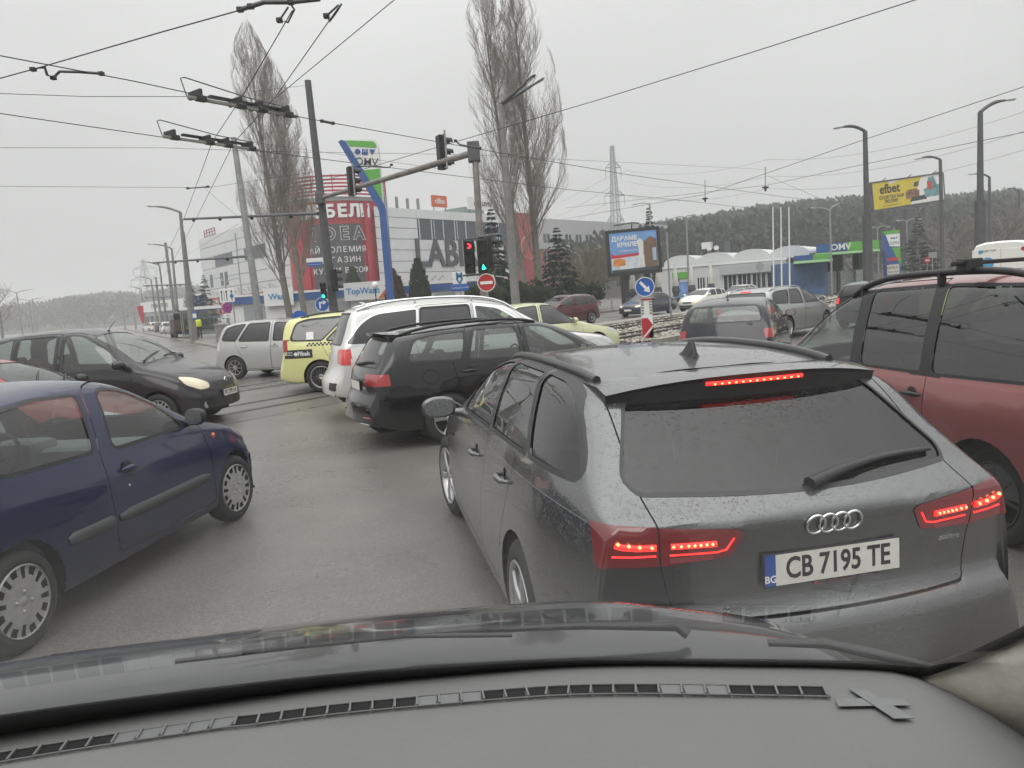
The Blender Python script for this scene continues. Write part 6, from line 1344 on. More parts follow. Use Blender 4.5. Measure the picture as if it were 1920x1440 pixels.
def hardware(label, pts, r, cl=()):
    P = [hz(*p) for p in pts]; root = thing('wire_fitting', label, 'wire fitting', P[0], group='wire fittings'); mb = MB(); mb.tube([p - P[0] for p in P], r, 6); mb.build('rod', DSTEEL, root)
    for k in cl: p = P[k] - P[0]; mb = MB(); mb.bbox(p.x - .04, p.x + .04, p.y - .04, p.y + .04, p.z - .03, p.z + .03, .012); mb.build('clamp', BLACK, root)
hardware('hooked steel fitting on the left wires', [(62, 130), (84, 126), (88, 140), (100, 146), (112, 134), (150, 135), (190, 138)], .022, (0, 3, 6)); hardware('black tension fitting at the top edge', [(450, 18), (470, 12), (495, 4), (545, 4), (600, -2)], .03, (0, 1, 3)); hardware('trapeze hanger on the left trolleybus wire', [(545, 8), (552, 18), (540, 42), (524, 38), (540, 14)], .014, (3,)); hardware('trapeze hanger on the right trolleybus wire', [(640, 8), (630, 24), (618, 40), (612, 30), (634, 10)], .014, (3,)); hardware('black splice on the wire right of the dark mast', [(604, 227), (624, 231)], .03, (0, 1)); hardware('stay insulator left of the signal mast', [(854, 264), (862, 271), (900, 278)], .02, (0, 2)); hardware('hanger rods in front of the bent blue sign', [(672, 312), (690, 312), (730, 314), (734, 309)], .02, (0, 3)); hardware('insulator on the low left wire', [(352, 353), (370, 352), (390, 350)], .02, (0, 2))
# ------------------------------------------------------------------ grey estate directly ahead
def build_grey_estate():
    L = 4.93
    top = [(0, .5), (.01, .6), (.1, .70), (.3, .77), (.7, .87), (1.1, .945), (1.38, 1.0), (1.7, 1.17), (2.0, 1.315), (2.25, 1.395), (2.6, 1.435), (3.0, 1.452), (3.5, 1.447), (3.9, 1.425), (4.2, 1.385), (4.32, 1.345), (4.5, 1.21), (4.68, 1.075), (4.735, 1.04), (4.80, 1.01), (4.845, .992), (4.862, .980), (4.866, .965), (4.86, .92), (4.845, .82), (4.84, .72), (4.845, .66), (4.87, .635), (4.905, .625), (4.925, .60), (4.93, .5)]
    belt = [(0, .6), (.3, .70), (1, .875), (1.6, .935), (2.5, .955), (3.5, .965), (4.3, .975), (4.75, .965), (4.93, .9)]
    P = paint('grey metallic paint, rain-wet', (.125, .127, .13), metal=.85, rough=.27, dirt=.45, wet=.5, dirtcol=(.17, .155, .13), dz=(.12, .62))
    c = Car('estate_car', 'wet dark grey estate car with lit brake lights and plate CB 7195 TE', (.875, 3.56, 1.762), L, 1.874, 2.912, .93, top, belt,
            bot=[(0, .30), (.3, .20), (.8, .17), (4.2, .2), (4.7, .25), (4.93, .33)], wr=.335, tau=.42, crown=.045, rc=.10, res=.035, sh=.05, body=P, nv=(12, 7, 5, 9), cav=.012,
            plan=[(0, .74), (.08, .84), (.3, .93), (.8, .985), (1.6, 1), (3.4, 1), (4.0, .99), (4.5, .955), (4.8, .90), (4.93, .86)],
            bow=[(0, .3), (.5, .18), (1.2, .2), (1.9, .14), (2.4, .03), (3.4, 0), (4.2, -.06), (4.6, -.16), (4.93, -.17)], glassm=glass('rain-wet privacy glass', (.03, .031, .032), 1.0, wet=.3))
    d1 = c.door([(1.5, .30), (1.55, .95), (1.75, 1.1), (2.3, 1.42), (2.76, 1.43), (2.95, 1.05), (2.93, .8), (2.75, .30)], r=.05)
    d2 = c.door([(2.775, .30), (2.955, .8), (2.975, 1.05), (2.785, 1.43), (3.50, 1.43), (3.66, 1.2), (3.68, .95), (3.56, .72), (3.3, .30)], r=.05)
    GW = c.glassm
    c.window([(1.90, 1.03), (1.93, 1.12), (2.2, 1.29), (2.5, 1.37), (2.74, 1.388), (2.92, 1.055)], doors=d1, r=[.02, .05, .08, .06, .03, .03])
    c.window([(2.995, 1.06), (2.82, 1.39), (3.48, 1.388), (3.66, 1.22), (3.84, 1.075)], doors=d2, r=[.02, .03, .03, .3, .03])
    c.window([(3.90, 1.078), (3.56, 1.387), (3.85, 1.375), (4.13, 1.325), (4.27, 1.25), (4.46, 1.085)], r=[.03, .03, .09, .1, .12, .04])
    # tailgate with its glass
    tg = c.panel([(-.59, 1.40), (.59, 1.40), (.612, 1.05), (.602, .84), (.56, .635), (-.56, .635), (-.602, .84), (-.612, 1.05)], 'B', 'tailgate', r=.03, thr=.02, flt=lambda p: p.x < -.2)
    c.window([(-.52, 1.335), (.52, 1.335), (.645, 1.09), (.62, 1.05), (0, 1.03), (-.62, 1.05), (-.645, 1.09)], 'B', m=glass('rain-wet rear glass', (.03, .031, .032), .8, wet=.3), r=[.05, .05, .06, .04, .3, .04, .06], trim=.012, name='rear_window', thr=.02, flt=lambda p: p.x < -.2)
    c.window([(1.42, .66), (1.47, -.66), (2.08, -.54), (2.08, .54)] and [(c.X(1.46), .68), (c.X(1.46), -.68), (c.X(2.1), -.55), (c.X(2.1), .55)], 'T', m=GTINT, r=.08, name='windscreen', thr=.2)
    # rear lamps: outer cluster on the wing, inner on the tailgate
    for q in (1, -1):
        outer = [(q * .80, .978), (q * .58, .966), (q * .58, .828), (q * .812, .832)]
        lo = c.lamp(outer, 'B', 'tail_lamp', REDD, only=[0], flt=lambda p, q=q: p.y * q > .5 and p.x < -.6)
        inner = [(q * .63, .966), (q * .345, .945), (q * .325, .93), (q * .365, .85), (q * .62, .826)]
        li = c.lamp(inner, 'B', 'tail_lamp', REDD, only=[tg], flt=lambda p, q=q: p.y * q > .2 and p.x < -.4, par=tg)
    c.arch(.375)
    c.finish()
    # lit strips on the clusters
    def strip(pts, r, m, par, name, push=.006):
        mb = MB(); out = []
        for y, z in pts:
            x = c.xend(y, z); out.append((x - push, y, z))
        mb.tube(out, r, 6); mb.build(name, m, par)
    for q in (1, -1):
        lamps = [o for o in c.root.children_recursive if o.name.startswith('tail_lamp')]
        inn = min(lamps, key=lambda o: min(abs(v.co.y - q * .45) for v in o.data.vertices))
        outr = min(lamps, key=lambda o: min(abs(v.co.y - q * .85) for v in o.data.vertices))
        mb = MB(); mb.add([(c.xend(q * y, z) - .0055, q * y, z) for y, z in ((.575, .858), (.42, .858), (.43, .842), (.575, .838))], [(0, 1, 2, 3)]); mb.build('reflector_bar', mat('pink reflector', (.30, .05, .06), .3), inn)
        strip([(q * y, .90) for y in (.572, .53, .47, .42)], .011, REDE, inn, 'brake_light_strip')
        strip([(q * .575, .868), (q * .42, .868), (q * .385, .875), (q * .36, .915)], .0035, REDE, inn, 'light_line')
        strip([(q * y, z) for y, z in ((.62, .90), (.68, .90), (.73, .906), (.755, .915))], .012, REDE, outr, 'brake_light_strip')
        strip([(q * .62, .868), (q * .70, .868), (q * .765, .872)], .0035, REDE, outr, 'light_line')
        for y in (.57, .545, .52, .50, .48, .46, .44): strip([(q * y, .899), (q * (y - .008), .903)], .0048, REDH, inn, 'led', .014)
        for y, z in ((.64, .9), (.68, .904), (.715, .91), (.75, .918)): strip([(q * y, z), (q * (y - .006), z + .005)], .006, REDH, outr, 'led', .016)
    # spoiler with third brake light
    mb = MB(); n = 12; vs = []
    zz = lambda y: -.05 * (abs(y) / .6) ** 2.5
    for k in range(n + 1):
        y = -.60 + 1.2 * k / n; xe = -.53 + .10 * (abs(y) / .6) ** 2.2; f = 1 - .25 * (abs(y) / .6) ** 4
        x0 = xe + .30; z0 = c.ztop(x0, y) + .004; z1 = 1.405 + zz(y)
        vs += [(x0, y, z0), (xe + .12, y, (z0 + z1) / 2 + .012), (xe, y, z1), (xe + .008, y, z1 - .014), (xe + .03, y, z1 - .095 * f - .02), (xe + .10, y, z1 - .10 * f), (x0, y, z0 - .03)]
    m7 = 7; mb.sm = True
    mb.add(vs, [(k * m7 + i, k * m7 + i + 1, (k + 1) * m7 + i + 1, (k + 1) * m7 + i) for k in range(n) for i in range(2)])
    mb.sm = False; mb.cur = 1
    mb.add(vs, [(k * m7 + i, k * m7 + (i + 1) % m7, (k + 1) * m7 + (i + 1) % m7, (k + 1) * m7 + i) for k in range(n) for i in range(2, 7)] + [tuple(range(m7)), tuple(n * m7 + i for i in range(m7))])
    sp = mb.build('roof_spoiler', [P, BLACK], c.root)
    mb = MB(); mb.tube([(-.535 + .10 * (abs(y) / .6) ** 2.2 + .012, y, 1.376) for y in (-.21, -.1, 0, .1, .21)], .009, 6); bl = mb.build('high_brake_light', REDE, sp)
    for k in range(13): mb = MB(); mb.bar((-.541, -.18 + .03 * k, 1.376), (-.541, -.172 + .03 * k, 1.376), .004, .006); mb.build('led', REDH, bl)
    # rear window wiper
    mb = MB(); pts = []
    for k in range(9):
        t = k / 8; y = .02 - .60 * t; z = 1.045 + .035 * t + .02 * sin(pi * t); pts.append((c.xend(y, z) - .028 + .012 * t, y, z))
    mb.tube(pts, [.028, .026, .024, .02, .017, .015, .014, .013, .011], 8, flat=.8); mb.build('rear_wiper', BLACK, c.root)
    # rings
    for k in range(4):
        y = .07 - .0467 * k; z = .932; x = c.xend(y, z) - .008; M = frame_M((x, y, z), (0, -1, 0), (-.25, 0, 1)); n = 28
        mb = MB(); mb.tube([M @ Vector((.034 * cos(2 * pi * j / n), .034 * sin(2 * pi * j / n), 0)) for j in range(n + 1)], .0052, 6, cap=False); mb.build('badge_ring', CHROME, c.root)
    c.plate('CB 7195 TE', True, .785, tilt=.0)
    x = c.xend(-.05, .725); M = frame_M((x - .006, -.03, .722), (0, -1, 0), (0, 0, 1)); text('dealer_lettering', 'Audi Sport', .028, mat('faded red print', (.30, .05, .05), .5), c.root, M, .001)
    mb = MB(); mb.box(-.10, -.08, -.012, .012, 0, .002, M); mb.build('dealer_mark', MATS['faded red print'], c.root)
    M = frame_M((c.xend(-.5, .80) - .006, -.5, .80), (0, -1, -0), (0, 0, 1)); text('badge_lettering', 'quattro', .03, CHROME, c.root, M, .001)
    # fin antenna
    x = c.X(3.72); z = c.ztop(x, 0) - .004; mb = MB(); prof = [(.10, 0, .028), (.03, .022, .024), (-.035, .075, .008), (-.075, .078, .006), (-.085, .02, .022), (-.09, 0, .026)]; vs = []
    for dx, dz, w in prof: vs += [(x + dx, -w, z), (x + dx, -w * .5, z + dz), (x + dx, w * .5, z + dz), (x + dx, w, z)]
    mb.sm = True; mb.add(vs, [(4 * k + i, 4 * k + i + 1, 4 * k + i + 5, 4 * k + i + 4) for k in range(5) for i in range(3)] + [(0, 1, 2, 3), (20, 21, 22, 23)]); mb.build('fin_antenna', BLACK, c.root)
    c.rail(.585, 2.25, 4.02, r=.02, lift=.004, m=mat('rail black', (.02, .02, .021), .3, coat=.3), n=20, ydrop=.03)
    c.mirror(1.80, 1.0, size=(.10, .24, .15), m=P, out=.17)
    c.handle(2.62, .85, w=.2, door=d1); c.handle(3.5, .885, w=.2, door=d2)
    c.wheels('wide', n=5, rr=.235, tw=.235, steer=.12)
    return c
build_grey_estate()
# ------------------------------------------------------------------ dark blue three-door hatchback on the left
def build_blue_hatch():
    L = 3.773
    top = [(0, .45), (.005, .55), (.06, .665), (.2, .745), (.55, .86), (.92, .945), (1.03, .985), (1.35, 1.175), (1.7, 1.35), (1.95, 1.415), (2.3, 1.44), (2.8, 1.435), (3.2, 1.395), (3.38, 1.345), (3.48, 1.25), (3.62, 1.0), (3.67, .9), (3.70, .75), (3.755, .6), (3.773, .45)]
    belt = [(0, .55), (.3, .68), (.9, .84), (1.5, .885), (2.4, .91), (3.2, .945), (3.6, .93), (3.77, .8)]
    P = paint('dark blue paint', (.009, .013, .055), metal=.2, rough=.33, dirt=.6, dirtcol=(.035, .034, .035), dz=(.1, .55), coat=.9)
    c = Car('hatchback', 'dark blue three-door hatchback with silver wheel covers at the left edge', (-3.556, 4.198, 1.439), L, 1.64, 2.472, .70, top, belt,
            bot=[(0, .25), (.3, .2), (3.3, .2), (3.77, .28)], wr=.285, tau=.34, crown=.04, rc=.11, res=.045, sh=.045, body=P, nv=(10, 7, 5, 7), glassm=GCLEAR)
    d = c.door([(1.07, .27), (1.13, .9), (1.35, 1.14), (1.75, 1.345), (2.02, 1.385), (2.25, 1.36), (2.36, .95), (2.37, .7), (2.33, .27)], r=[.05, .02, .02, .02, .1, .1, .1, .02, .05])
    c.window([(1.36, .955), (1.5, 1.11), (1.82, 1.285), (2.02, 1.325), (2.12, 1.31), (2.22, .955)], doors=d, r=[.03, .08, .12, .06, .06, .06])
    c.window([(2.42, .975), (2.34, 1.32), (2.7, 1.335), (3.05, 1.30), (3.22, 1.05), (3.15, .99)], r=[.03, .03, .1, .08, .06, .06])
    c.window([(-.50, 1.30), (.50, 1.30), (.58, 1.0), (-.58, 1.0)], 'B', r=.08, trim=.03, name='rear_window', thr=.05)
    c.window([(c.X(1.1), .62), (c.X(1.1), -.62), (c.X(1.78), -.5), (c.X(1.78), .5)], 'T', r=.1, trim=.03, name='windscreen', thr=.2)
    for q in (1, -1): c.lamp([(q * .42, .62), (q * .80, .68), (q * .78, .55), (q * .45, .50)], 'F', 'headlamp', LENS, r=.03, flt=lambda p: p.x > 2.8)
    bz = [(-.85, .5), (.85, .5), (.85, .2), (-.85, .2)]
    BG = mat('grey bumper plastic', (.045, .046, .05), .6, var=.2)
    c.lamp(bz, 'F', 'front_bumper', BG, push=.006, r=0, thr=-.05, flt=lambda p: p.x > c.X(.34))
    c.lamp(bz, 'B', 'rear_bumper', BG, push=.006, r=0, thr=-.05, flt=lambda p: p.x < c.X(3.5))
    c.arch(.335); c.finish()
    for sd, q in (('R', -1), ('L', 1)):      # rubbing strip, door and wing pieces
        for s0, s1, nm in ((1.16, 2.32, 'side_moulding'), (2.36, 2.80, 'side_moulding')):
            mb = MB(); vs = []; nn = 10
            for k in range(nn + 1):
                x = c.X(s0 + (s1 - s0) * k / nn); e = .5 if k in (0, nn) else 1
                for dz, o_ in ((-.042 * e, -.004), (-.036 * e, .016 * e), (.0, .021 * e), (.036 * e, .016 * e), (.042 * e, -.004)): z = .50 + dz; vs.append((x, c.ysurf(x, z, q) + q * o_, z))
            mb.sm = True; mb.add(vs, [(5 * k + i, 5 * k + i + 1, 5 * k + 6 + i, 5 * k + 5 + i) for k in range(nn) for i in range(4)]); mb.build(nm, BG, c.root)
        x = c.X(.98); z = .80; mb = MB(); mb.lathe([(.024, 0), (.02, .012), (.004, .018)], 12, Matrix.Translation((x, c.ysurf(x, z, q), z)) @ Matrix.Rotation(-q * pi / 2, 4, 'X')); mb.build('side_repeater', AMBER, c.root)
        x = c.X(2.16); z = .79; y = c.ysurf(x, z, q); mb = MB(); mb.disc((x, y + q * .003, z), (0, q, .05), .062, 20); mb.build('handle_recess', BLACK, c.root)
        x = c.X(2.18); z = .69; mb = MB(); mb.disc((x, c.ysurf(x, z, q) + q * .004, z), (0, q, 0), .011, 10); mb.build('lock', CHROME, c.root)
    c.handle(2.16, .80, w=.11, door=d, h=.035); c.mirror(1.30, .975, size=(.10, .17, .13), m=BLACK, out=.10)
    c.wheels('cover', m=COVER, rr=.205, tw=.165, steer=-.10, track=.80)
    c.cabin(trim=TRIML, dashs=1.2, rows=2, zf=.33, head=1.12, seatm=mat('grey seat cloth', (.12, .125, .125), .9, var=.2)); c.plate('CA 3141 MH', True, .62)
build_blue_hatch()

# ------------------------------------------------------------------ dark red people carrier on the right
def build_mpv():
    L = 4.62
    top = [(0, .48), (.01, .6), (.08, .72), (.3, .86), (.6, .96), (.8, 1.03), (1.2, 1.28), (1.6, 1.52), (1.85, 1.63), (2.2, 1.70), (2.8, 1.73), (3.6, 1.725), (4.1, 1.69), (4.28, 1.64), (4.42, 1.3), (4.52, 1.0), (4.56, .8), (4.6, .6), (4.62, .48)]
    belt = [(0, .55), (.3, .72), (.8, .93), (1.5, .985), (2.4, 1.0), (3.6, 1.02), (4.3, 1.02), (4.62, .9)]
    P = paint('dark red pearl paint', (.34, .125, .122), metal=.55, rough=.3, dirt=.5, dirtcol=(.16, .10, .09), dz=(.15, .7))
    c = Car('people_carrier', 'dark red people carrier with tinted windows and black roof rails at the right edge', (3.78, 4.82, 1.70), L, 1.81, 2.835, .87, top, belt,
            bot=[(0, .28), (.3, .22), (4.1, .22), (4.62, .3)], wr=.32, tau=.30, crown=.05, rc=.10, res=.05, sh=.04, body=P, nv=(10, 7, 5, 7), glassm=glass('people carrier glass', (.07, .075, .078), 1.5))
    d1 = c.door([(1.05, .30), (1.08, 1.0), (1.6, 1.45), (2.0, 1.65), (2.2, 1.66), (2.32, .95), (2.28, .30)], r=.04)
    d2 = c.door([(2.30, .30), (2.34, .95), (2.22, 1.665), (3.05, 1.685), (3.16, 1.0), (3.16, .72), (3.02, .30)], r=.04)
    for sd in 'LR':
        for pl in ([(2.10, 1.03), (2.02, 1.625), (2.36, 1.63), (2.46, 1.03)], [(2.98, 1.03), (2.92, 1.65), (3.2, 1.65), (3.3, 1.03)]): c.lamp(c.S(pl), sd, 'pillar', BLACK, push=.0006, r=0, only=[0, d1[sd], d2[sd]] + [k for k, p in c.parts.items() if p['name'] == 'seam'])
    c.window([(1.22, 1.06), (1.62, 1.40), (1.98, 1.59), (2.12, 1.605), (2.22, 1.06)], doors=d1, m=GCLEAR, r=[.05, .1, .08, .03, .03], trim=.022)
    c.window([(2.36, 1.06), (2.27, 1.61), (3.0, 1.635), (3.08, 1.06)], doors=d2, r=.05, trim=.022)
    c.window([(3.20, 1.06), (3.12, 1.635), (3.8, 1.62), (4.1, 1.58), (4.28, 1.08)], r=.05, trim=.022)
    c.window([(-.6, 1.6), (.6, 1.6), (.68, 1.1), (-.68, 1.1)], 'B', r=.08, trim=.03, name='rear_window', thr=.05)
    c.window([(c.X(.9), .72), (c.X(.9), -.72), (c.X(1.8), -.58), (c.X(1.8), .58)], 'T', r=.1, trim=.03, name='windscreen', m=GCLEAR, thr=.2)
    for q in (1, -1):
        c.lamp([(q * .66, 1.0), (q * .88, 1.0), (q * .88, .76), (q * .66, .76)], 'B', 'tail_lamp', REDL, flt=lambda p: p.x < -.6)
        c.lamp([(q * .45, .70), (q * .85, .74), (q * .85, .58), (q * .45, .55)], 'F', 'headlamp', LENS, flt=lambda p: p.x > 3)
    c.arch(.37); c.finish()
    c.handle(2.16, .885, w=.19, m=BLACK, door=d1); c.handle(3.04, .90, w=.19, m=BLACK, door=d2)
    c.mirror(1.30, 1.07, size=(.11, .2, .17), m=BLACK, out=.12)
    c.rail(.64, 1.95, 4.1, r=.022, lift=.075, feet=(.03, .5, .97))
    for sv in (3.3,):           # cross bars clamped on the rails
        x = c.X(sv); z = c.ztop(x, .6) + .115; mb = MB(); mb.bbox(x - .03, x + .03, -.76, .76, z - .014, z + .014, .008)
        for q in (1, -1): mb.bbox(x - .055, x + .055, q * .645 - .06, q * .645 + .06, z - .06, z + .03, .012)
        mb.build('cross_bar', BLACK, c.root)
    for q in (1, -1):
        mb = MB(); pts = []
        for k in range(11): x = c.X(1.32 + 1.9 * k / 10); pts.append((x, c.ysurf(x, .56, q) + q * .002, .56))
        mb.tube(pts, .014, 6, flat=.6); mb.build('side_moulding', P, c.root)
    c.wheels('spoke', n=7, rr=.215, tw=.195, track=.80, m=mat('steel rim with arch shade', (.05, .048, .046), .6, metal=.3))  # rim colour darkened to stand in for the shade inside the wheel arch
    c.cabin(rows=3, zf=.42, head=1.28, dashs=1.25); c.plate('', True, .65, detail=False)
build_mpv()
# ------------------------------------------------------------------ the other cars in the jam
def car_black_estate():
    L = 4.567
    top = [(0, .48), (.01, .6), (.1, .70), (.4, .80), (.8, .90), (1.08, .98), (1.5, 1.22), (1.8, 1.37), (2.05, 1.435), (2.5, 1.475), (3.0, 1.478), (3.6, 1.455), (4.05, 1.41), (4.16, 1.37), (4.3, 1.15), (4.42, .97), (4.47, .88), (4.47, .72), (4.53, .62), (4.567, .55), (4.567, .45)]
    belt = [(0, .6), (.4, .76), (1, .9), (1.6, .94), (3.2, .965), (4.2, .98), (4.567, .85)]
    P = paint('black paint', (.006, .006, .007), metal=.0, rough=.25, dirt=.08, dirtcol=(.07, .065, .06), dz=(.1, .45))
    c = Car('estate_car', 'black estate car with red tail lamp in front of the white off-road car', (-1.13, 10.22, .40), L, 1.80, 2.635, .885, top, belt,
            bot=[(0, .28), (.3, .2), (4.1, .22), (4.567, .33)], wr=.318, tau=.36, crown=.045, rc=.09, res=.06, sh=.05, body=P, nv=(8, 6, 4, 6), glassm=GCLEAR, cav=.012)
    d1 = c.door([(1.3, .27), (1.36, .95), (1.9, 1.38), (2.15, 1.43), (2.42, 1.44), (2.44, .27)], r=.03)
    d2 = c.door([(2.46, .27), (2.44, 1.44), (3.15, 1.43), (3.42, 1.0), (3.36, .75), (3.12, .27)], r=.03)
    c.window([(1.55, 1.0), (1.78, 1.18), (2.05, 1.335), (2.36, 1.375), (2.36, 1.0)], doors=d1, r=[.03, .1, .08, .03, .03], trim=.035)
    c.window([(2.50, 1.0), (2.50, 1.38), (3.06, 1.375), (3.20, 1.03)], doors=d2, r=.035, trim=.035)
    c.window([(3.30, 1.035), (3.20, 1.37), (3.62, 1.355), (3.86, 1.30), (3.98, 1.07)], r=[.06, .04, .06, .06, .08], trim=.03)
    c.window([(-.52, 1.36), (.52, 1.36), (.64, 1.02), (-.64, 1.02)], 'B', r=.06, trim=.02, name='rear_window', thr=.05, flt=lambda p: p.x < -.4)
    c.window([(c.X(1.15), .7), (c.X(1.15), -.7), (c.X(1.86), -.56), (c.X(1.86), .56)], 'T', r=.1, name='windscreen', thr=.2)
    for q in (1, -1):
        c.lamp([(q * .87, .935), (q * .40, .935), (q * .42, .79), (q * .87, .80)], 'B', 'tail_lamp', REDL, flt=lambda p: p.x < -.72, thr=-.02)
        c.lamp([(q * .4, .68), (q * .85, .76), (q * .85, .64), (q * .42, .58)], 'F', 'headlamp', LENS, flt=lambda p: p.x > 3)
    c.arch(.365); c.finish()
    for q in (1, -1):
        mb = MB(); mb.tube([(c.xend(q * y, .42) - .008, q * y, .42) for y in (.55, .66, .76)], .012, 6, flat=.7); mb.build('bumper_reflector', REDL, c.root)
        mb = MB(); mb.tube([(c.xend(q * y, .33) - .008, q * y, .335 - .0 * y) for y in (.45, .6, .72)], .009, 6); mb.build('chrome_strip', CHROME, c.root)
        x = c.X(3.72); mb = MB(); n = 16; pts = [(x + .10 * cos(2 * pi * k / n) * 1.0, 0, .86 + .085 * sin(2 * pi * k / n)) for k in range(n + 1)]; mb.tube([(a, c.ysurf(a, z_, q) + q * .001, z_) for a, _, z_ in pts], .004, 4, cap=False)
        if q < 0: mb.build('fuel_flap', DARK, c.root)
    mb = MB(); n = 8; vs = []
    for k in range(n + 1):
        y = -.56 + 1.12 * k / n; x0 = c.X(3.95); xe = c.X(4.24) + .07 * (abs(y) / .56) ** 2.; z0 = c.ztop(x0, y) + .004; z1 = 1.425 - .02 * (abs(y) / .56) ** 2; vs += [(x0, y, z0), (xe, y, z1), (xe + .01, y, z1 - .03), (x0 - .1, y, z0 - .06)]
    mb.add(vs, [(k * 4 + i, k * 4 + (i + 1) % 4, (k + 1) * 4 + (i + 1) % 4, (k + 1) * 4 + i) for k in range(n) for i in range(4)] + [(0, 1, 2, 3), (n * 4, n * 4 + 1, n * 4 + 2, n * 4 + 3)]); mb.build('roof_spoiler', P, c.root)
    c.rail(.56, 2.15, 4.0, r=.018, lift=.035, feet=(.03, .97)); c.mirror(1.62, 1.0, size=(.1, .2, .14), m=P); c.handle(2.36, .87, door=d1); c.handle(3.22, .885, door=d2)
    c.wheels('wide', n=5, rr=.215, tw=.21, m=ALLOY); c.cabin(rows=2, zf=.35, head=1.14, dashs=1.4, trim=TRIMG); c.plate('', True, .78, detail=False)
    mb = MB(); mb.tube([(c.xend(.1, 1.03) - .02, .1, 1.03), (c.xend(-.25, 1.07) - .02, -.25, 1.07), (c.xend(-.5, 1.08) - .02, -.5, 1.08)], [.02, .012, .008], 6); mb.build('rear_wiper', BLACK, c.root)
car_black_estate()

def car_white_suv():
    L = 5.12
    top = [(0, .55), (.01, .75), (.08, .92), (.3, 1.02), (.8, 1.10), (1.2, 1.16), (1.65, 1.43), (2.0, 1.63), (2.25, 1.735), (2.7, 1.80), (3.3, 1.825), (4.0, 1.81), (4.55, 1.76), (4.7, 1.70), (4.82, 1.4), (4.92, 1.15), (4.96, 1.0), (4.98, .8), (5.06, .7), (5.12, .6), (5.12, .5)]
    belt = [(0, .7), (.4, .95), (1.2, 1.06), (2, 1.10), (3.5, 1.13), (4.6, 1.15), (5.12, 1.0)]
    P = paint('silver white paint', (.66, .66, .645), metal=.15, rough=.3, dirt=.35, dirtcol=(.33, .28, .22), dz=(.25, 1.0))
    c = Car('off_road_car', 'large white off-road car with chrome roof rails crossing behind the black estate', (-2.05, 12.85, .315), L, 1.93, 3.075, .95, top, belt,
            bot=[(0, .38), (.4, .3), (4.6, .32), (5.12, .42)], wr=.37, tau=.28, crown=.05, rc=.10, res=.07, sh=.045, body=P, nv=(8, 6, 4, 6), glassm=GDARK)
    d1 = c.door([(1.5, .42), (1.56, 1.1), (2.1, 1.62), (2.7, 1.72), (2.72, .42)], r=.03); d2 = c.door([(2.75, .42), (2.73, 1.72), (3.62, 1.72), (3.72, 1.2), (3.55, .42)], r=.03)
    c.window([(1.72, 1.17), (2.0, 1.40), (2.3, 1.60), (2.66, 1.66), (2.66, 1.17)], doors=d1, m=GCLEAR, r=[.03, .1, .1, .03, .03], trim=.03, tm=CHROME)
    c.window([(2.78, 1.17), (2.78, 1.665), (3.55, 1.665), (3.62, 1.18)], doors=d2, r=.03, trim=.03)
    c.window([(3.70, 1.18), (3.63, 1.665), (4.28, 1.63), (4.52, 1.5), (4.78, 1.20)], r=[.03, .03, .14, .14, .06], trim=.028, tm=CHROME)
    c.window([(-.6, 1.66), (.6, 1.66), (.7, 1.2), (-.7, 1.2)], 'B', r=.06, trim=.02, name='rear_window', thr=.05, flt=lambda p: p.x < -.5)
    c.window([(c.X(1.3), .76), (c.X(1.3), -.76), (c.X(2.08), -.62), (c.X(2.08), .62)], 'T', m=GCLEAR, r=.1, name='windscreen', thr=.2)
    for q in (1, -1):
        c.lamp([(q * .95, 1.13), (q * .62, 1.13), (q * .64, .92), (q * .95, .88)], 'B', 'tail_lamp', mat('bright red lamp lens', (.55, .02, .02), .12, coat=1, emit=(1, .05, .04), estr=.04), flt=lambda p: p.x < -.7, thr=-.04, r=.05)
        c.lamp([(q * .5, .98), (q * .92, .98), (q * .92, .8), (q * .52, .78)], 'F', 'headlamp', LENS, flt=lambda p: p.x > 3.2)
        c.lamp([(q * .86, .62), (q * .6, .62), (q * .6, .5), (q * .86, .5)], 'B', 'bumper_vent', BLACK, flt=lambda p: p.x < -.7)
    c.arch(.42); c.finish()
    c.rail(.66, 1.95, 4.55, m=CHROME, r=.022, lift=.05, feet=(.02, .35, .7, .98)); c.mirror(1.85, 1.18, size=(.12, .22, .18), m=P); c.handle(2.62, 1.02, m=CHROME, door=d1); c.handle(3.52, 1.03, m=CHROME, door=d2)
    mb = MB(); x = c.X(4.35); z = c.ztop(x, 0); mb.tube([(x + .06, 0, z - .01), (x - .02, 0, z + .05), (x - .06, 0, z + .055)], [.03, .014, .006], 6); mb.build('fin_antenna', P, c.root)
    c.wheels('spoke', n=5, rr=.255, tw=.26); c.cabin(rows=2, zf=.55, head=1.42, dashs=1.6, trim=TRIML)
car_white_suv()

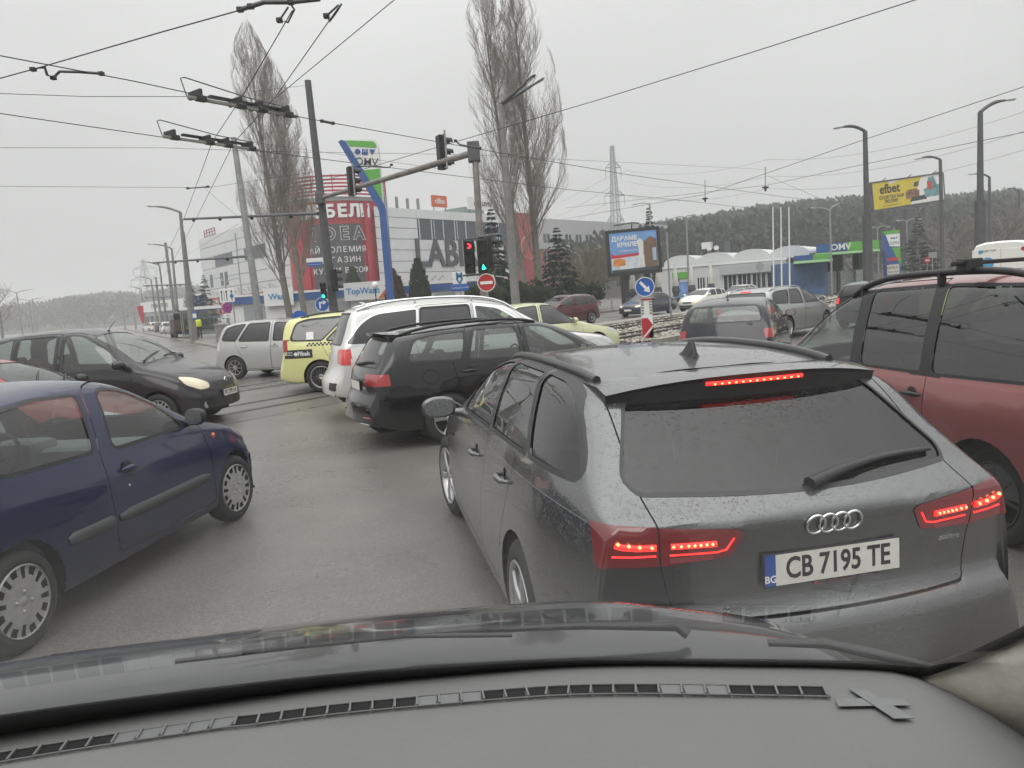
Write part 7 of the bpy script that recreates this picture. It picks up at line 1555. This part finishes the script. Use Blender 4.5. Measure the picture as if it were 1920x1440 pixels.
def mpv_like(name, label, pose, L, w, H, wb, fo, P, wr, gl, wheel, belt0=.95, tail=.22, hood=.98, cowl=1.0, res=.08, rear_q=True, lamp=REDL, roofr=None, plate=None, front_lit=False, pl_front=None, cab=False, lampz=(1.15, .85), trimw=.03, extra=None, mirm=None):
    top = [(0, .48), (.01, .6), (.08, hood - .26), (.35, hood - .12), (.7, hood - .03), (cowl, hood + .06), (cowl + .45, hood + .06 + (H - hood) * .5), (cowl + .85, H - .12), (cowl + 1.15, H - .035), (cowl + 1.6, H - .005), (L * .62, H), (L * .8, H - .02), (L - tail - .12, H - .075), (L - tail, H - .13), (L - tail * .55, H - .45), (L - .14, belt0 + .02), (L - .09, .8), (L - .03, .62), (L, .48)]
    belt = [(0, .55), (.35, .74), (1, belt0 - .05), (2, belt0), (L * .7, belt0 + .03), (L - .3, belt0 + .05), (L, .85)]
    c = Car(name, label, pose, L, w, wb, fo, top, belt, bot=[(0, .28), (.3, .2), (L - .4, .22), (L, .3)], wr=wr, tau=.31, crown=.05, rc=.1, res=res, sh=.045, body=P, nv=(6, 5, 3, 5), glassm=gl)
    zb = belt0 + .06; zt = H - .115; A = cowl + .32
    d1 = c.door([(cowl + .12, .27), (cowl + .2, belt0 + .02), (cowl + .8, H - .16), (cowl + 1.2, H - .075), (cowl + 1.42, H - .07), (cowl + 1.45, .27)], r=.03)
    d2 = c.door([(cowl + 1.47, .27), (cowl + 1.44, H - .07), (cowl + 2.2, H - .08), (fo + wb - .02, belt0 + .1), (fo + wb - wr - .12, .27)], r=.03)
    c.window([(A, zb), (A + .28, zb + (zt - zb) * .5), (A + .75, zt - .02), (cowl + 1.34, zt), (cowl + 1.36, zb)], doors=d1, m=GCLEAR if cab else gl, r=[.03, .1, .1, .03, .03], trim=trimw)
    c.window([(cowl + 1.53, zb), (cowl + 1.51, zt), (cowl + 2.14, zt - .005), (fo + wb - .18, zb + .03)], doors=d2, r=.04, trim=trimw)
    if rear_q: c.window([(fo + wb - .06, zb + .04), (cowl + 2.27, zt - .005), (L - .75, zt - .03), (L - .52, zt - .1), (L - .40, zb + .07)], r=[.04, .04, .1, .08, .06], trim=trimw)
    c.window([(-w * .32, H - .15), (w * .32, H - .15), (w * .37, belt0 + .12), (-w * .37, belt0 + .12)], 'B', r=.07, trim=.02, name='rear_window', thr=.05, flt=lambda p: p.x < c.X(L - .7))
    c.window([(c.X(cowl + .05), w * .39), (c.X(cowl + .05), -w * .39), (c.X(cowl + .9), -w * .32), (c.X(cowl + .9), w * .32)], 'T', m=GCLEAR if cab else gl, r=.1, name='windscreen', thr=.2)
    for q in (1, -1):
        c.lamp([(q * w * .5, lampz[0]), (q * w * .385, lampz[0]), (q * w * .4, lampz[1]), (q * w * .5, lampz[1])], 'B', 'tail_lamp', lamp, flt=lambda p: p.x < c.X(L - .35), thr=-.03, r=.03)
        c.lamp([(q * w * .26, hood - .32), (q * w * .34, hood - .21), (q * w * .43, hood - .17), (q * w * .435, hood - .31), (q * w * .38, hood - .41), (q * w * .28, hood - .40)], 'F', 'headlamp', LITLENS if front_lit else LENS, flt=lambda p: p.x > c.X(.75), r=.04)
    c.lamp([(-w * .2, hood - .31), (w * .2, hood - .31), (w * .17, hood - .41), (-w * .17, hood - .41)], 'F', 'grille', BLACK, r=.02)
    c.lamp([(-w * .36, .42), (w * .36, .42), (w * .33, .31), (-w * .33, .31)], 'F', 'lower_grille', BLACK, r=.03)
    c.arch(wr + .045); c.finish()
    c.mirror(A + .02, zb + .03, m=mirm or P); c.handle(cowl + 1.32, belt0 - .09, door=d1); c.handle(cowl + 2.25, belt0 - .08, door=d2)
    c.wheels(*wheel[:1], **wheel[1])
    if roofr: c.rail(w * .33, cowl + 1.1, L - .6, m=roofr, r=.016, lift=.04, feet=(.02, .98))
    if plate is not None: c.plate(plate, True, .68, detail=False)
    if pl_front is not None: c.plate(pl_front, False, .5, detail=False)
    if cab: c.cabin(rows=2, zf=.42, head=H - .40, dashs=cowl + .3)
    if extra: extra(c)
    return c

def scenic_extra(c):
    x = c.X(2.05); c.antenna(2.02, .0, .16, -.9)
    c.wiper((c.X(1.12), -.55), (c.X(1.22), .1)); c.wiper((c.X(1.10), .05), (c.X(1.22), .62))
    z = .70; mb = MB(); M = frame_M((c.xend(0, z, False) + .006, 0, z), (0, 1, 0), (0, 0, 1))
    for a in ((-.035, 0), (0, .055)), ((0, .055), (.035, 0)), ((.035, 0), (0, -.055)), ((0, -.055), (-.035, 0)): mb.bar(M @ Vector((*a[0], 0)), M @ Vector((*a[1], 0)), .012, .008)
    mb.build('badge', CHROME, c.root)
    for q in (1, -1):
        y, z = q * .6, .36; mb = MB(); mb.disc((c.xend(y, z, False) + .004, y, z), (1, q * .3, 0), .055, 16); mb.build('fog_lamp', LENS, c.root)
mpv_like('family_car', 'dark grey family car with lit headlamps facing the tram rails', (-8.15, 13.3, -.10), 4.17, 1.72, 1.72, 2.58, .80, paint('dark grey mauve paint', (.026, .024, .028), .3, coat=.8, dirt=.25, dirtcol=(.1, .09, .085)), .30, GCLEAR, ('cover', dict(m=COVER, rr=.2, tw=.185)), belt0=.98, hood=1.02, cowl=1.02, res=.06, front_lit=True, pl_front='PK 2799 AX', cab=True, extra=scenic_extra)
mpv_like('family_car', 'silver family car with tinted rear windows beside the yellow taxi', (-7.42, 22.1, -.24), 4.36, 1.77, 1.60, 2.75, .85, paint('silver paint', (.44, .44, .43), .45, .35, dirt=.3, dirtcol=(.28, .26, .24)), .31, GTINT, ('spoke', dict(m=COVER, n=8, rr=.205, tw=.195)), belt0=.96, tail=.3, hood=1.0, lamp=LENS, lampz=(1.02, .80))
def taxi_extra(c):
    M = frame_M((0, 0, 0), (1, 0, 0), (0, 0, 1))
    for q in (-1, 1):
        # chequered band and advert on the flank
        x0 = c.X(c.L - .25); mb = MB(); z = .80
        y = lambda x, zz: c.ysurf(x, zz, q) + q * .006
        pts = [(x0 + .0, .76), (x0 + .62, .76), (x0 + .62, .94), (x0 + .0, .94)]
        n = 6; vs = []
        for k in range(n + 1): x = x0 + .62 * k / n; vs += [(x, y(x, .76), .76), (x, y(x, .94), .94)]
        mb.add(vs, [(2 * k, 2 * k + 2, 2 * k + 3, 2 * k + 1) for k in range(n)]); mb.build('advert_panel', BLACK, c.root)
        if q < 0:
            xm = x0 + .43; text('advert_lettering', 'Fibak', .13, WHITEINK, c.root, frame_M((xm, y(xm, .85) + q * .004, .85), (1, 0, 0), (0, 0, 1)), .001, .003)
            mb = MB(); xx = x0 + .255; mb.add([(xx + a, y(xx, .85) + q * .004, .85 + b) for a, b in ((0, .05), (.05, 0), (0, -.05), (-.05, 0))], [(0, 1, 2, 3)]); mb.build('advert_mark', WHITEINK, c.root)
            mb = MB()
            for zz in (.89, .86, .83): xx = x0 + .04; mb.add([(xx, y(xx, zz) + q * .003, zz), (xx + .15, y(xx + .15, zz) + q * .003, zz), (xx + .15, y(xx + .15, zz) + q * .003, zz + .008), (xx, y(xx, zz) + q * .003, zz + .008)], [(0, 1, 2, 3)])
            mb.build('advert_small_print', WHITEINK, c.root)['kind'] = 'stuff'
        mb = MB()
        for r_ in range(2):
            for k in range(14):
                if (k + r_) % 2: continue
                xx = x0 + .5 + .042 * k; zz = 1.0 + .036 * r_; vs = [(xx + a, y(xx + a, zz + b), zz + b) for a, b in ((0, 0), (.042, 0), (.042, .036), (0, .036))]; mb.add(vs, [(0, 1, 2, 3)])
        mb.build('chequer_band', INK, c.root)['kind'] = 'stuff'
        xx = x0 + .50; mb = MB(); mb.add([(xx + a, c.ysurf(xx + a, 1.14 + b, q) + q * .012, 1.14 + b) for a, b in ((0, 0), (.16, 0), (.16, .16), (0, .16))], [(0, 1, 2, 3)]); mb.build('window_sticker', WHITEINK, c.root)
mpv_like('taxi', 'pale yellow taxi people carrier with black advert panel and many-spoked wheels', (-4.0, 17.25, -.05), 4.85, 1.90, 1.70, 2.92, .92, paint('taxi yellow paint', (.72, .71, .32), .0, .35, dirt=.25, dirtcol=(.4, .38, .25)), .335, GDARK, ('multi', dict(n=10, rr=.235, tw=.215)), belt0=1.02, hood=1.04, tail=.2, lampz=(1.16, .9), roofr=BLACK, extra=taxi_extra)
mpv_like('hatchback', 'red small car seen over the blue hatchback roof', (-8.35, 10.7, .0), 3.9, 1.66, 1.43, 2.45, .75, paint('red paint', (.33, .018, .018), .1, .35, dirt=.3), .285, GCLEAR, ('cover', dict(m=COVER, rr=.2, tw=.17)), belt0=.86, hood=.83, cowl=1.0, cab=True, mirm=BLACK, extra=lambda c: (c.antenna(1.98, 0, .2, .9), c.wiper((c.X(1.15), -.5), (c.X(1.45), .05)), c.wiper((c.X(1.12), .1), (c.X(1.4), .6))))
mpv_like('hatchback', 'dark hatchback with an aerial seen from behind over the grey estate roof', (4.07, 14.16, 1.14), 4.15, 1.73, 1.47, 2.51, .86, paint('dark slate paint', (.012, .013, .017), .2, .3, dirt=.12), .30, GCLEAR, ('spoke', dict(n=5, rr=.2, tw=.19)), belt0=.94, hood=.95, tail=.3, cab=True, lampz=(.92, .76), plate='', extra=lambda c: c.antenna(3.45, 0, .3, .1))
def hibrake(c):
    z = 1.42; mb = MB(); mb.tube([(c.xend(y, z) - .012, y, z) for y in (-.16, 0, .16)], .016, 6); mb.build('high_brake_light', REDE, c.root)
mpv_like('estate_car', 'silver grey estate car turning right with brake lights on', (7.4, 22.63, .80), 4.77, 1.82, 1.52, 2.71, .88, paint('silver grey paint', (.34, .35, .355), .5, .33, dirt=.3), .325, GDARK, ('multi', dict(n=9, rr=.22, tw=.21)), belt0=.95, hood=.96, tail=.3, lamp=REDM, lampz=(.98, .80), roofr=ALLOY, plate='', extra=hibrake)
mpv_like('crossover', 'dark red crossover car driving left behind the lime taxi', (4.0, 42.1, 3.80), 4.31, 1.78, 1.61, 2.63, .88, paint('maroon paint', (.09, .010, .016), .35, .32, dirt=.25), .335, GTINT, ('spoke', dict(n=5, rr=.22, tw=.21)), belt0=1.0, hood=1.02, res=.1, roofr=ALLOY)
mpv_like('hatchback', 'white older hatchback with one headlamp lit beside the lamp post', (13.6, 51.0, 3.95), 4.05, 1.71, 1.43, 2.47, .82, paint('white paint', (.70, .69, .65), .0, .4, dirt=.35), .285, GTINT, ('spoke', dict(n=5, rr=.19, tw=.18)), belt0=.93, hood=.94, res=.1, front_lit=True)
mpv_like('hatchback', 'dark car with red tail light beyond the people carrier windscreen', (11.55, 24.6, .80), 4.2, 1.75, 1.50, 2.55, .85, MATS['dark slate paint'], .30, GDARK, ('spoke', dict(n=5, rr=.2, tw=.19)), belt0=.95, hood=.96, res=.1, lamp=REDM, lampz=(1.0, .8))
mpv_like('taxi', 'yellow taxi roof glimpsed under the roof rail of the people carrier', (13.9, 24.0, .8), 4.4, 1.78, 1.60, 2.68, .88, MATS['taxi yellow paint'], .31, GDARK, ('spoke', dict(n=5, rr=.2, tw=.19)), belt0=.98, hood=.98, res=.1)

def sedan(name, label, pose, L, w, H, wb, fo, P, wr, gl, belt0=.92, res=.08, lit=False, plf=None, coupe=0., wheel=None, lamp=REDL):
    hood = belt0; cw = 1.2
    top = [(0, .46), (.01, .56), (.08, .66), (.3, .75), (.8, .86), (cw, hood + .05), (cw + .45, hood + .26), (cw + .8, H - .06), (cw + 1.1, H - .015), (cw + 1.5, H), (cw + 1.95, H - .02), (cw + 2.3, H - .09), (L - 1.02 + coupe, H - .2), (L - .58, belt0 + .10), (L - .45, belt0 + .07), (L - .1, belt0 + .045), (L - .04, .88), (L - .02, .66), (L, .5)]
    belt = [(0, .55), (.35, .72), (1, belt0 - .04), (2, belt0), (L - .8, belt0 + .04), (L, .85)]
    c = Car(name, label, pose, L, w, wb, fo, top, belt, bot=[(0, .26), (.3, .19), (L - .4, .21), (L, .3)], wr=wr, tau=.36, crown=.045, rc=.1, res=res, sh=.045, body=P, nv=(6, 5, 3, 5), glassm=gl)
    zb, zt = belt0 + .05, H - .10
    d1 = c.door([(cw + .05, .27), (cw + .12, belt0), (cw + .7, H - .12), (cw + 1.25, H - .06), (cw + 1.27, .27)], r=.03); d2 = c.door([(cw + 1.29, .27), (cw + 1.27, H - .06), (cw + 1.95, H - .08), (cw + 2.3, belt0 + .1), (fo + wb - wr - .1, .27)], r=.03)
    c.window([(cw + .3, zb), (cw + .55, zb + .17), (cw + .85, zt - .01), (cw + 1.2, zt), (cw + 1.2, zb)], doors=d1, r=[.03, .1, .06, .03, .03]); c.window([(cw + 1.34, zb), (cw + 1.33, zt), (cw + 1.85, zt - .03), (cw + 2.3, zb + .12), (cw + 2.38, zb + .03)], doors=d2, r=[.03, .03, .1, .05, .04])
    c.window([(c.X(L - 1.3 + coupe * .5), w * .30), (c.X(L - 1.3 + coupe * .5), -w * .30), (c.X(L - .62), -w * .36), (c.X(L - .62), w * .36)], 'T', r=.08, trim=.02, name='rear_window', thr=.2)
    c.window([(c.X(cw + .06), w * .40), (c.X(cw + .06), -w * .40), (c.X(cw + .82), -w * .32), (c.X(cw + .82), w * .32)], 'T', r=.1, name='windscreen', thr=.2)
    for q in (1, -1):
        c.lamp([(q * w * .5, .93), (q * w * .27, .92), (q * w * .3, .76), (q * w * .5, .76)], 'B', 'tail_lamp', lamp, flt=lambda p: p.x < c.X(L - .35), r=.03)
        c.lamp([(q * w * .23, hood - .25), (q * w * .47, hood - .17), (q * w * .47, hood - .30), (q * w * .26, hood - .34)], 'F', 'headlamp', LITLENS if lit else LENS, flt=lambda p: p.x > c.X(.7), r=.04)
    c.lamp([(-w * .19, hood - .27), (w * .19, hood - .27), (w * .14, hood - .39), (-w * .14, hood - .39)], 'F', 'grille', BLACK, r=.03); c.lamp([(-w * .36, .40), (w * .36, .40), (w * .33, .30), (-w * .33, .30)], 'F', 'lower_grille', BLACK, r=.03)
    c.arch(wr + .04); c.finish(); c.mirror(cw + .36, zb + .02, m=P); c.handle(cw + 1.15, belt0 - .07, door=d1); c.handle(cw + 2.1, belt0 - .06, door=d2)
    c.wheels('spoke', n=7, rr=wr * .67, tw=.195)
    if plf is not None: c.plate(plf, False, .43, detail=False)
    return c
sedan('saloon_car', 'dark blue saloon with lit headlamps waiting behind the keep-right sign', (9.6, 49.0, 4.0), 4.68, 1.78, 1.44, 2.675, .95, paint('saloon blue paint', (.016, .02, .05), .35, .3, dirt=.25), .315, GTINT, res=.1, lit=True, plf='')
sedan('saloon_car', 'white saloon with pale windscreen behind the white older hatchback', (18.3, 58.5, 3.95), 4.6, 1.78, 1.45, 2.65, .92, MATS['white paint'], .31, GTINT, res=.12)
lt = sedan('taxi', 'lime yellow taxi saloon half hidden behind the white off-road car', (-.35, 20.9, .3), 4.5, 1.76, 1.56, 2.6, .9, paint('lime taxi paint', (.60, .63, .40), .0, .35, dirt=.2), .31, GTINT, res=.09)

def white_van():
    root = thing('delivery_van', 'white delivery van with blue round logo far right behind the people carrier', 'van', (19.1, 28.8, 0), .80, 'cars in the jam'); m = paint('van white paint', (.68, .68, .67), 0, .4, dirt=.2)
    mb = MB(); n = 10; vs = []; 
    sec = [(-.98, .35), (-.99, .9), (-.97, 1.35), (-.86, 2.25), (-.78, 2.42), (-.5, 2.5), (0, 2.52), (.5, 2.5), (.78, 2.42), (.86, 2.25), (.97, 1.35), (.99, .9), (.98, .35)]
    xs = [(-2.6, .97, .97), (-2.52, 1, 1), (1.2, 1, 1), (1.7, .99, .94), (2.3, .97, .62), (2.9, .95, .56), (3.1, .86, .5)]
    for x, kw, kz in xs:
        for y, z in sec: vs.append((x, y * kw, min(z, .35 + (z - .35) * kz if z > .9 else z)))
    k = len(sec); mb.sm = True; mb.add(vs, [(i * k + j, i * k + j + 1, (i + 1) * k + j + 1, (i + 1) * k + j) for i in range(len(xs) - 1) for j in range(k - 1)]); mb.sm = False; mb.add(vs[:k], [tuple(range(k))]); mb.add(vs[-k:], [tuple(range(k))]); mb.build('body', m, root)
    for q in (.02, -.88): mb = MB(); mb.bbox(-2.635, -2.60, q, q + .86, .5, 2.25, .01); d = mb.build('rear_door', m, root)
    BL = mat('logo blue', (.05, .25, .5), .5)
    mb = MB(); mb.disc((-2.645, .40, 1.78), (-1, 0, 0), .2, 20); mb.build('round_logo', BL, root); mb = MB(); mb.disc((-2.645, .62, 2.2 - .02), (-1, 0, 0), .07, 14); mb.build('small_logo', BL, root); mb = MB(); mb.disc((-2.645, -.66, 2.2), (-1, 0, 0), .07, 14); mb.build('red_logo', SRED if 'SRED' in globals() else REDL, root)
    text('letters', 'ДАР ТУР', .1, INK, root, frame_M((-2.646, .36, 2.2), (0, -1, 0), (0, 0, 1)), .001)
    for y in (.9, -.9): mb = MB(); mb.bbox(-2.64, -2.5, y - .06, y + .06, .9, 1.4, .02); mb.build('tail_lamp', REDL, root)
    for x in (-1.7, 2.0):
        for y in (-.88, .88): w_ = bpy.data.objects.new('wheel', None); COL.objects.link(w_); w_.parent = root; w_.location = (x, y, .34); w_.rotation_euler = (0, 0, 0 if y > 0 else pi); ty, rm = wheel_meshes(.34, 'spoke', 5, .2, .2); put('tyre', ty, RUBBER, w_); put('rim', rm, [ALLOY, DARK], w_)
white_van()
# parked cars far down the left street
for k, (u, v, Y, m, lb) in enumerate(((316, 618, 92, 'white paint', 'white parked car far down the left street'), (338, 617, 88, 'silver paint', 'silver parked car beside the brown truck'), (303, 615, 104, 'dark slate paint', 'dark parked car far down the left street'), (290, 614, 118, 'white paint', 'smallest white parked car far down the left street'))):
    p = at(u, v, Y); mpv_like('parked_car', lb, (p.x, p.y, 2.05 + .3 * (k % 2)), 4.2, 1.75, 1.5, 2.55, .85, MATS[m], .3, GDARK, ('spoke', dict(n=5, rr=.2, tw=.19)), belt0=.95, hood=.96, res=.16)
# ------------------------------------------------------------------ the car the picture is taken from, and the air
def own_car():
    root = thing('own_car', 'grey dashboard, windscreen and dark bonnet of the car we sit in', 'car', (0, 0, 0))
    BP = [(-1.12, .955), (-.95, 1.005), (-.773, 1.052), (-.522, 1.099), (-.246, 1.134), (.003, 1.142), (.324, 1.103), (.57, 1.048), (.66, 1.0)]
    yb = lambda x: pchip(BP, x); AL = radians(45)
    DASH = mat('dashboard grey plastic', (.16, .159, .157), .6, var=.10, vscale=2.2, bump=.12, bscale=260, rvar=.08)
    DASH2 = mat('dashboard vent plastic', (.16, .16, .165), .5)
    # dashboard top: profile (distance back from the screen, height)
    prof = [(-.03, 1.17), (.0, 1.196), (.03, 1.2), (.062, 1.202), (.075, 1.202), (.108, 1.199), (.15, 1.2), (.22, 1.197), (.32, 1.183), (.42, 1.155), (.52, 1.10), (.58, 1.0), (.6, .85)]
    prof = resample(prof, .02); nx = 60; vs = []
    for i in range(nx + 1):
        x = -1.05 + 1.75 * i / nx; ed = max(0, (x - .50) / .2)
        for d, z in prof: vs.append((x, yb(x) - d, z - .10 * ed ** 2 - .0 * d))
    k = len(prof); mb = MB(); mb.sm = True; mb.add(vs, [(i * k + j, (i + 1) * k + j, (i + 1) * k + j + 1, i * k + j + 1) for i in range(nx) for j in range(k - 1)]); dash = mb.build('dashboard', DASH, root)
    # demister slots
    pat = [1] * 5 + [0] * 5 + [1] * 8 + [0] * 3 + [1] * 8 + [0] * 3 + [1] * 4; n = len(pat); x0, x1 = -.745, .405
    off = lambda x: .0865 - .004 * (x < -.4)
    for i, on in enumerate(pat):
        a = x0 + (x1 - x0) * i / n; b = x0 + (x1 - x0) * (i + 1) / n; ga = .0016
        q = [(a + ga, yb(a) - off(a) + .012), (b - ga, yb(b) - off(b) + .012), (b - ga, yb(b) - off(b) - .011), (a + ga, yb(a) - off(a) - .011)]; z = 1.2035
        mb = MB(); mb.add([(x, y, z - (.0 if not on else .001)) for x, y in q], [(0, 1, 2, 3)]); mb.build('vent_slot' if on else 'vent_blank', DARK if on else DASH2, dash)
        mb = MB(); mb.bar((b, yb(b) - off(b) + .013, z + .001), (b + .004 * (1 if b < 0 else -1), yb(b) - off(b) - .013, z + .001), .0028, .004); mb.build('vent_bar', DASH, dash)
    for s_ in (1, -1):
        mb = MB(); pts = [(x0 + (x1 - x0) * i / 30, yb(x0 + (x1 - x0) * i / 30) - off(x0 + (x1 - x0) * i / 30) + s_ * .0135, 1.2035) for i in range(31)]; mb.tube(pts, .0014, 5); mb.build('vent_rim', DASH, dash)
    # grey tape crossed over the end of the slots
    TAPE = mat('grey adhesive tape', (.17, .175, .175), .45, var=.15, vscale=40)
    def quad(pts, z, nm): mb = MB(); q = [gnd(u, v, z) for u, v in pts]; mb.add([tuple(p) for p in q] + [(p.x, p.y, p.z - .0008) for p in q], [(0, 1, 2, 3), (0, 4, 5, 1), (1, 5, 6, 2), (2, 6, 7, 3), (3, 7, 4, 0)]); mb.build(nm, TAPE, dash)
    quad([(1566, 1310), (1690, 1308), (1708, 1322), (1572, 1324)], 1.2042, 'tape'); quad([(1590, 1290), (1624, 1293), (1714, 1346), (1676, 1347)], 1.2052, 'tape')
    # windscreen
    def G(x, t, o=0.): s_ = x + .10 * t * (x + .25) * -.35; return Vector((s_, yb(x) - t * cos(AL) + o * sin(AL), 1.195 + t * sin(AL) + o * cos(AL)))
    nt_ = 16; nx = 40; vs = []
    for i in range(nx + 1):
        x = -1.08 + 1.70 * i / nx
        for j in range(nt_ + 1): vs.append(G(x, -.03 + 1.18 * j / nt_))
    mb = MB(); mb.sm = True; mb.add(vs, [(i * (nt_ + 1) + j, (i + 1) * (nt_ + 1) + j, (i + 1) * (nt_ + 1) + j + 1, i * (nt_ + 1) + j + 1) for i in range(nx) for j in range(nt_)]); mb.build('windscreen', glass('windscreen glass', (.95, .96, .955), .34, film=.05, graz=1.9, fog=(1.20, 1.34, .0)), root)
    mb = MB(); vs = []; nn = 40
    for i in range(nn + 1):
        x = -1.08 + 1.70 * i / nn; h = .016 + .050 * max(0, min(1, (.2 - x) / 1.0)) ** 1.2
        for t in (-.03, h): vs.append(G(x, t, .003))
        for t in (h, -.03): vs.append(G(x, t, .006))
    mb.add(vs, [(4 * i + j, 4 * i + (j + 1) % 4, 4 * i + 4 + (j + 1) % 4, 4 * i + 4 + j) for i in range(nn) for j in range(4)]); mb.build('windscreen_border', DARK, root)
    # bonnet
    HP = paint('own bonnet paint', (.030, .031, .034), .3, .3, dirt=.1)
    YC = [(-1.25, 1.38), (-1.04, 1.438), (-.72, 1.485), (-.39, 1.533), (.01, 1.545), (.18, 1.525), (.31, 1.469), (.51, 1.364), (.66, 1.22), (.8, 1.05)]
    nx, ny = 44, 22; vs = []
    for i in range(nx + 1):
        x = -1.25 + 2.0 * i / nx; a = yb(max(-1.1, min(.62, x))) + .045; c_ = max(pchip(YC, x), a + .03)
        for j in range(ny + 1):
            t = j / ny
            if t < .55: q = t / .55; y = a + (c_ - a) * q; z = 1.15 - .03 * q ** 1.5 + .012 * sin(pi * q)
            else: q = (t - .55) / .45; y = c_ + .52 * q; z = 1.12 - .10 * q - .42 * q ** 2.5
            z -= .25 * max(0, (x - .45) / .3) ** 2; vs.append((x, y, z))
    mb = MB(); mb.sm = True; mb.add(vs, [(i * (ny + 1) + j, (i + 1) * (ny + 1) + j, (i + 1) * (ny + 1) + j + 1, i * (ny + 1) + j + 1) for i in range(nx) for j in range(ny)]); mb.build('bonnet', HP, root)
    mb = MB(); mb.box(-1.15, .68, 1.0, 2.05, .3, .66); mb.build('engine_bay', DARK, root)
    # cowl between bonnet and glass
    vs = []
    for i in range(31):
        x = -1.08 + 1.70 * i / 30; vs += [(x, yb(x) - .02, 1.165), (x, yb(x) + .10, 1.135)]
    mb = MB(); mb.add(vs, [(2 * i, 2 * i + 1, 2 * i + 3, 2 * i + 2) for i in range(30)]); mb.build('cowl', BLACK, root)
    # wipers parked on the glass
    def wp(pts, r, nm): mb = MB(); mb.tube([gnd(u, v, z) for u, v, z in pts], r, 6, flat=.7); return mb.build(nm, BLACK, root)
    w1 = wp([(1290, 1190, 1.17), (1267, 1172, 1.185), (1100, 1172, 1.19), (900, 1180, 1.19), (760, 1190, 1.188)], [.012, .014, .010, .008, .007], 'wiper'); wp([(330, 1240, 1.185), (560, 1212, 1.187), (760, 1192, 1.188), (960, 1190, 1.185)], .006, 'wiper_blade')
    wp([(1745, 1250, 1.17), (1650, 1228, 1.18), (1545, 1206, 1.185), (1440, 1205, 1.185)], [.008, .011, .011, .008], 'wiper')
    # pillars, roof and door tops
    PIL = mat('cream pillar trim', (.62, .60, .52), .7, var=.35, vscale=9, bump=.15, bscale=60)
    E = [Vector(p) for p in ((.535, 1.085, 1.172), (.57, 1.048, 1.2), (.605, .992, 1.25), (.641, .948, 1.3), (.675, .87, 1.385), (.69, .72, 1.53), (.68, .5, 1.75), (.66, .27, 1.97))]
    for sd in (1, -1):
        mir = lambda p: Vector((p.x, p.y, p.z)) if sd > 0 else Vector((-.5 - p.x, p.y, p.z))
        E2 = [Vector(p) for p in ((.56, 1.08, 1.10), (.605, 1.04, 1.13), (.65, .985, 1.15), (.70, .93, 1.18), (.77, .85, 1.25), (.80, .71, 1.40), (.79, .48, 1.63), (.77, .25, 1.86))]
        vs = []
        for a, b in zip(E, E2):
            for q in (a, a.lerp(b, .3) + Vector((0, -.022, .012)), a.lerp(b, .7) + Vector((0, -.026, .012)), b, b + Vector((.06, .0, -.07)), b + Vector((.07, .03, -.04)), a + Vector((.06, .02, -.06)), a + Vector((.012, .006, -.012))): vs.append(mir(q))
        mb = MB(); mb.sm = True; mb.add(vs, [(8 * i + j, 8 * i + (j + 1) % 8, 8 * i + 8 + (j + 1) % 8, 8 * i + 8 + j) for i in range(len(E) - 1) for j in range(8)]); mb.build('pillar', PIL, root)
        mb = MB(); mb.tube([mir(p + Vector((-.004, -.004, 0))) for p in E], .0065, 6); mb.build('pillar_seal', DARK, root)
        mb = MB(); x = .72 if sd > 0 else -1.22; mb.bbox(x - .03, x + .05, -1.4, .98, .55, 1.12, .03); mb.build('door_panel', DASH2, root)
    mb = MB(); mb.bbox(-1.16, .68, -1.5, .33, 1.985, 2.03, .02); mb.build('roof', mat('headliner', (.36, .35, .33), .9), root)
    mb = MB(); mb.bbox(-1.16, .68, -1.54, -1.46, .5, 1.05, .02); mb.build('rear_panel', DASH2, root); mb = MB(); mb.box(-1.16, .68, -1.45, .95, .42, .5); mb.build('cabin_floor', DARK, root)
own_car()
def haze():
    mb = MB(); mb.box(-2750, 2750, -2750, 2750, -1.2, 48); m = bpy.data.materials.new('damp winter air'); m.use_nodes = True; nt = m.node_tree; nt.nodes.clear()
    o = nt.nodes.new('ShaderNodeOutputMaterial'); v = nt.nodes.new('ShaderNodeVolumePrincipled'); v.inputs['Color'].default_value = (.92, .93, .94, 1); v.inputs['Density'].default_value = .00115; v.inputs['Anisotropy'].default_value = .2
    nt.links.new(v.outputs[0], o.inputs['Volume']); ob = mb.build('haze', m); tag(ob, 'thin grey damp air over the whole place', 'haze', kind='stuff')
haze()
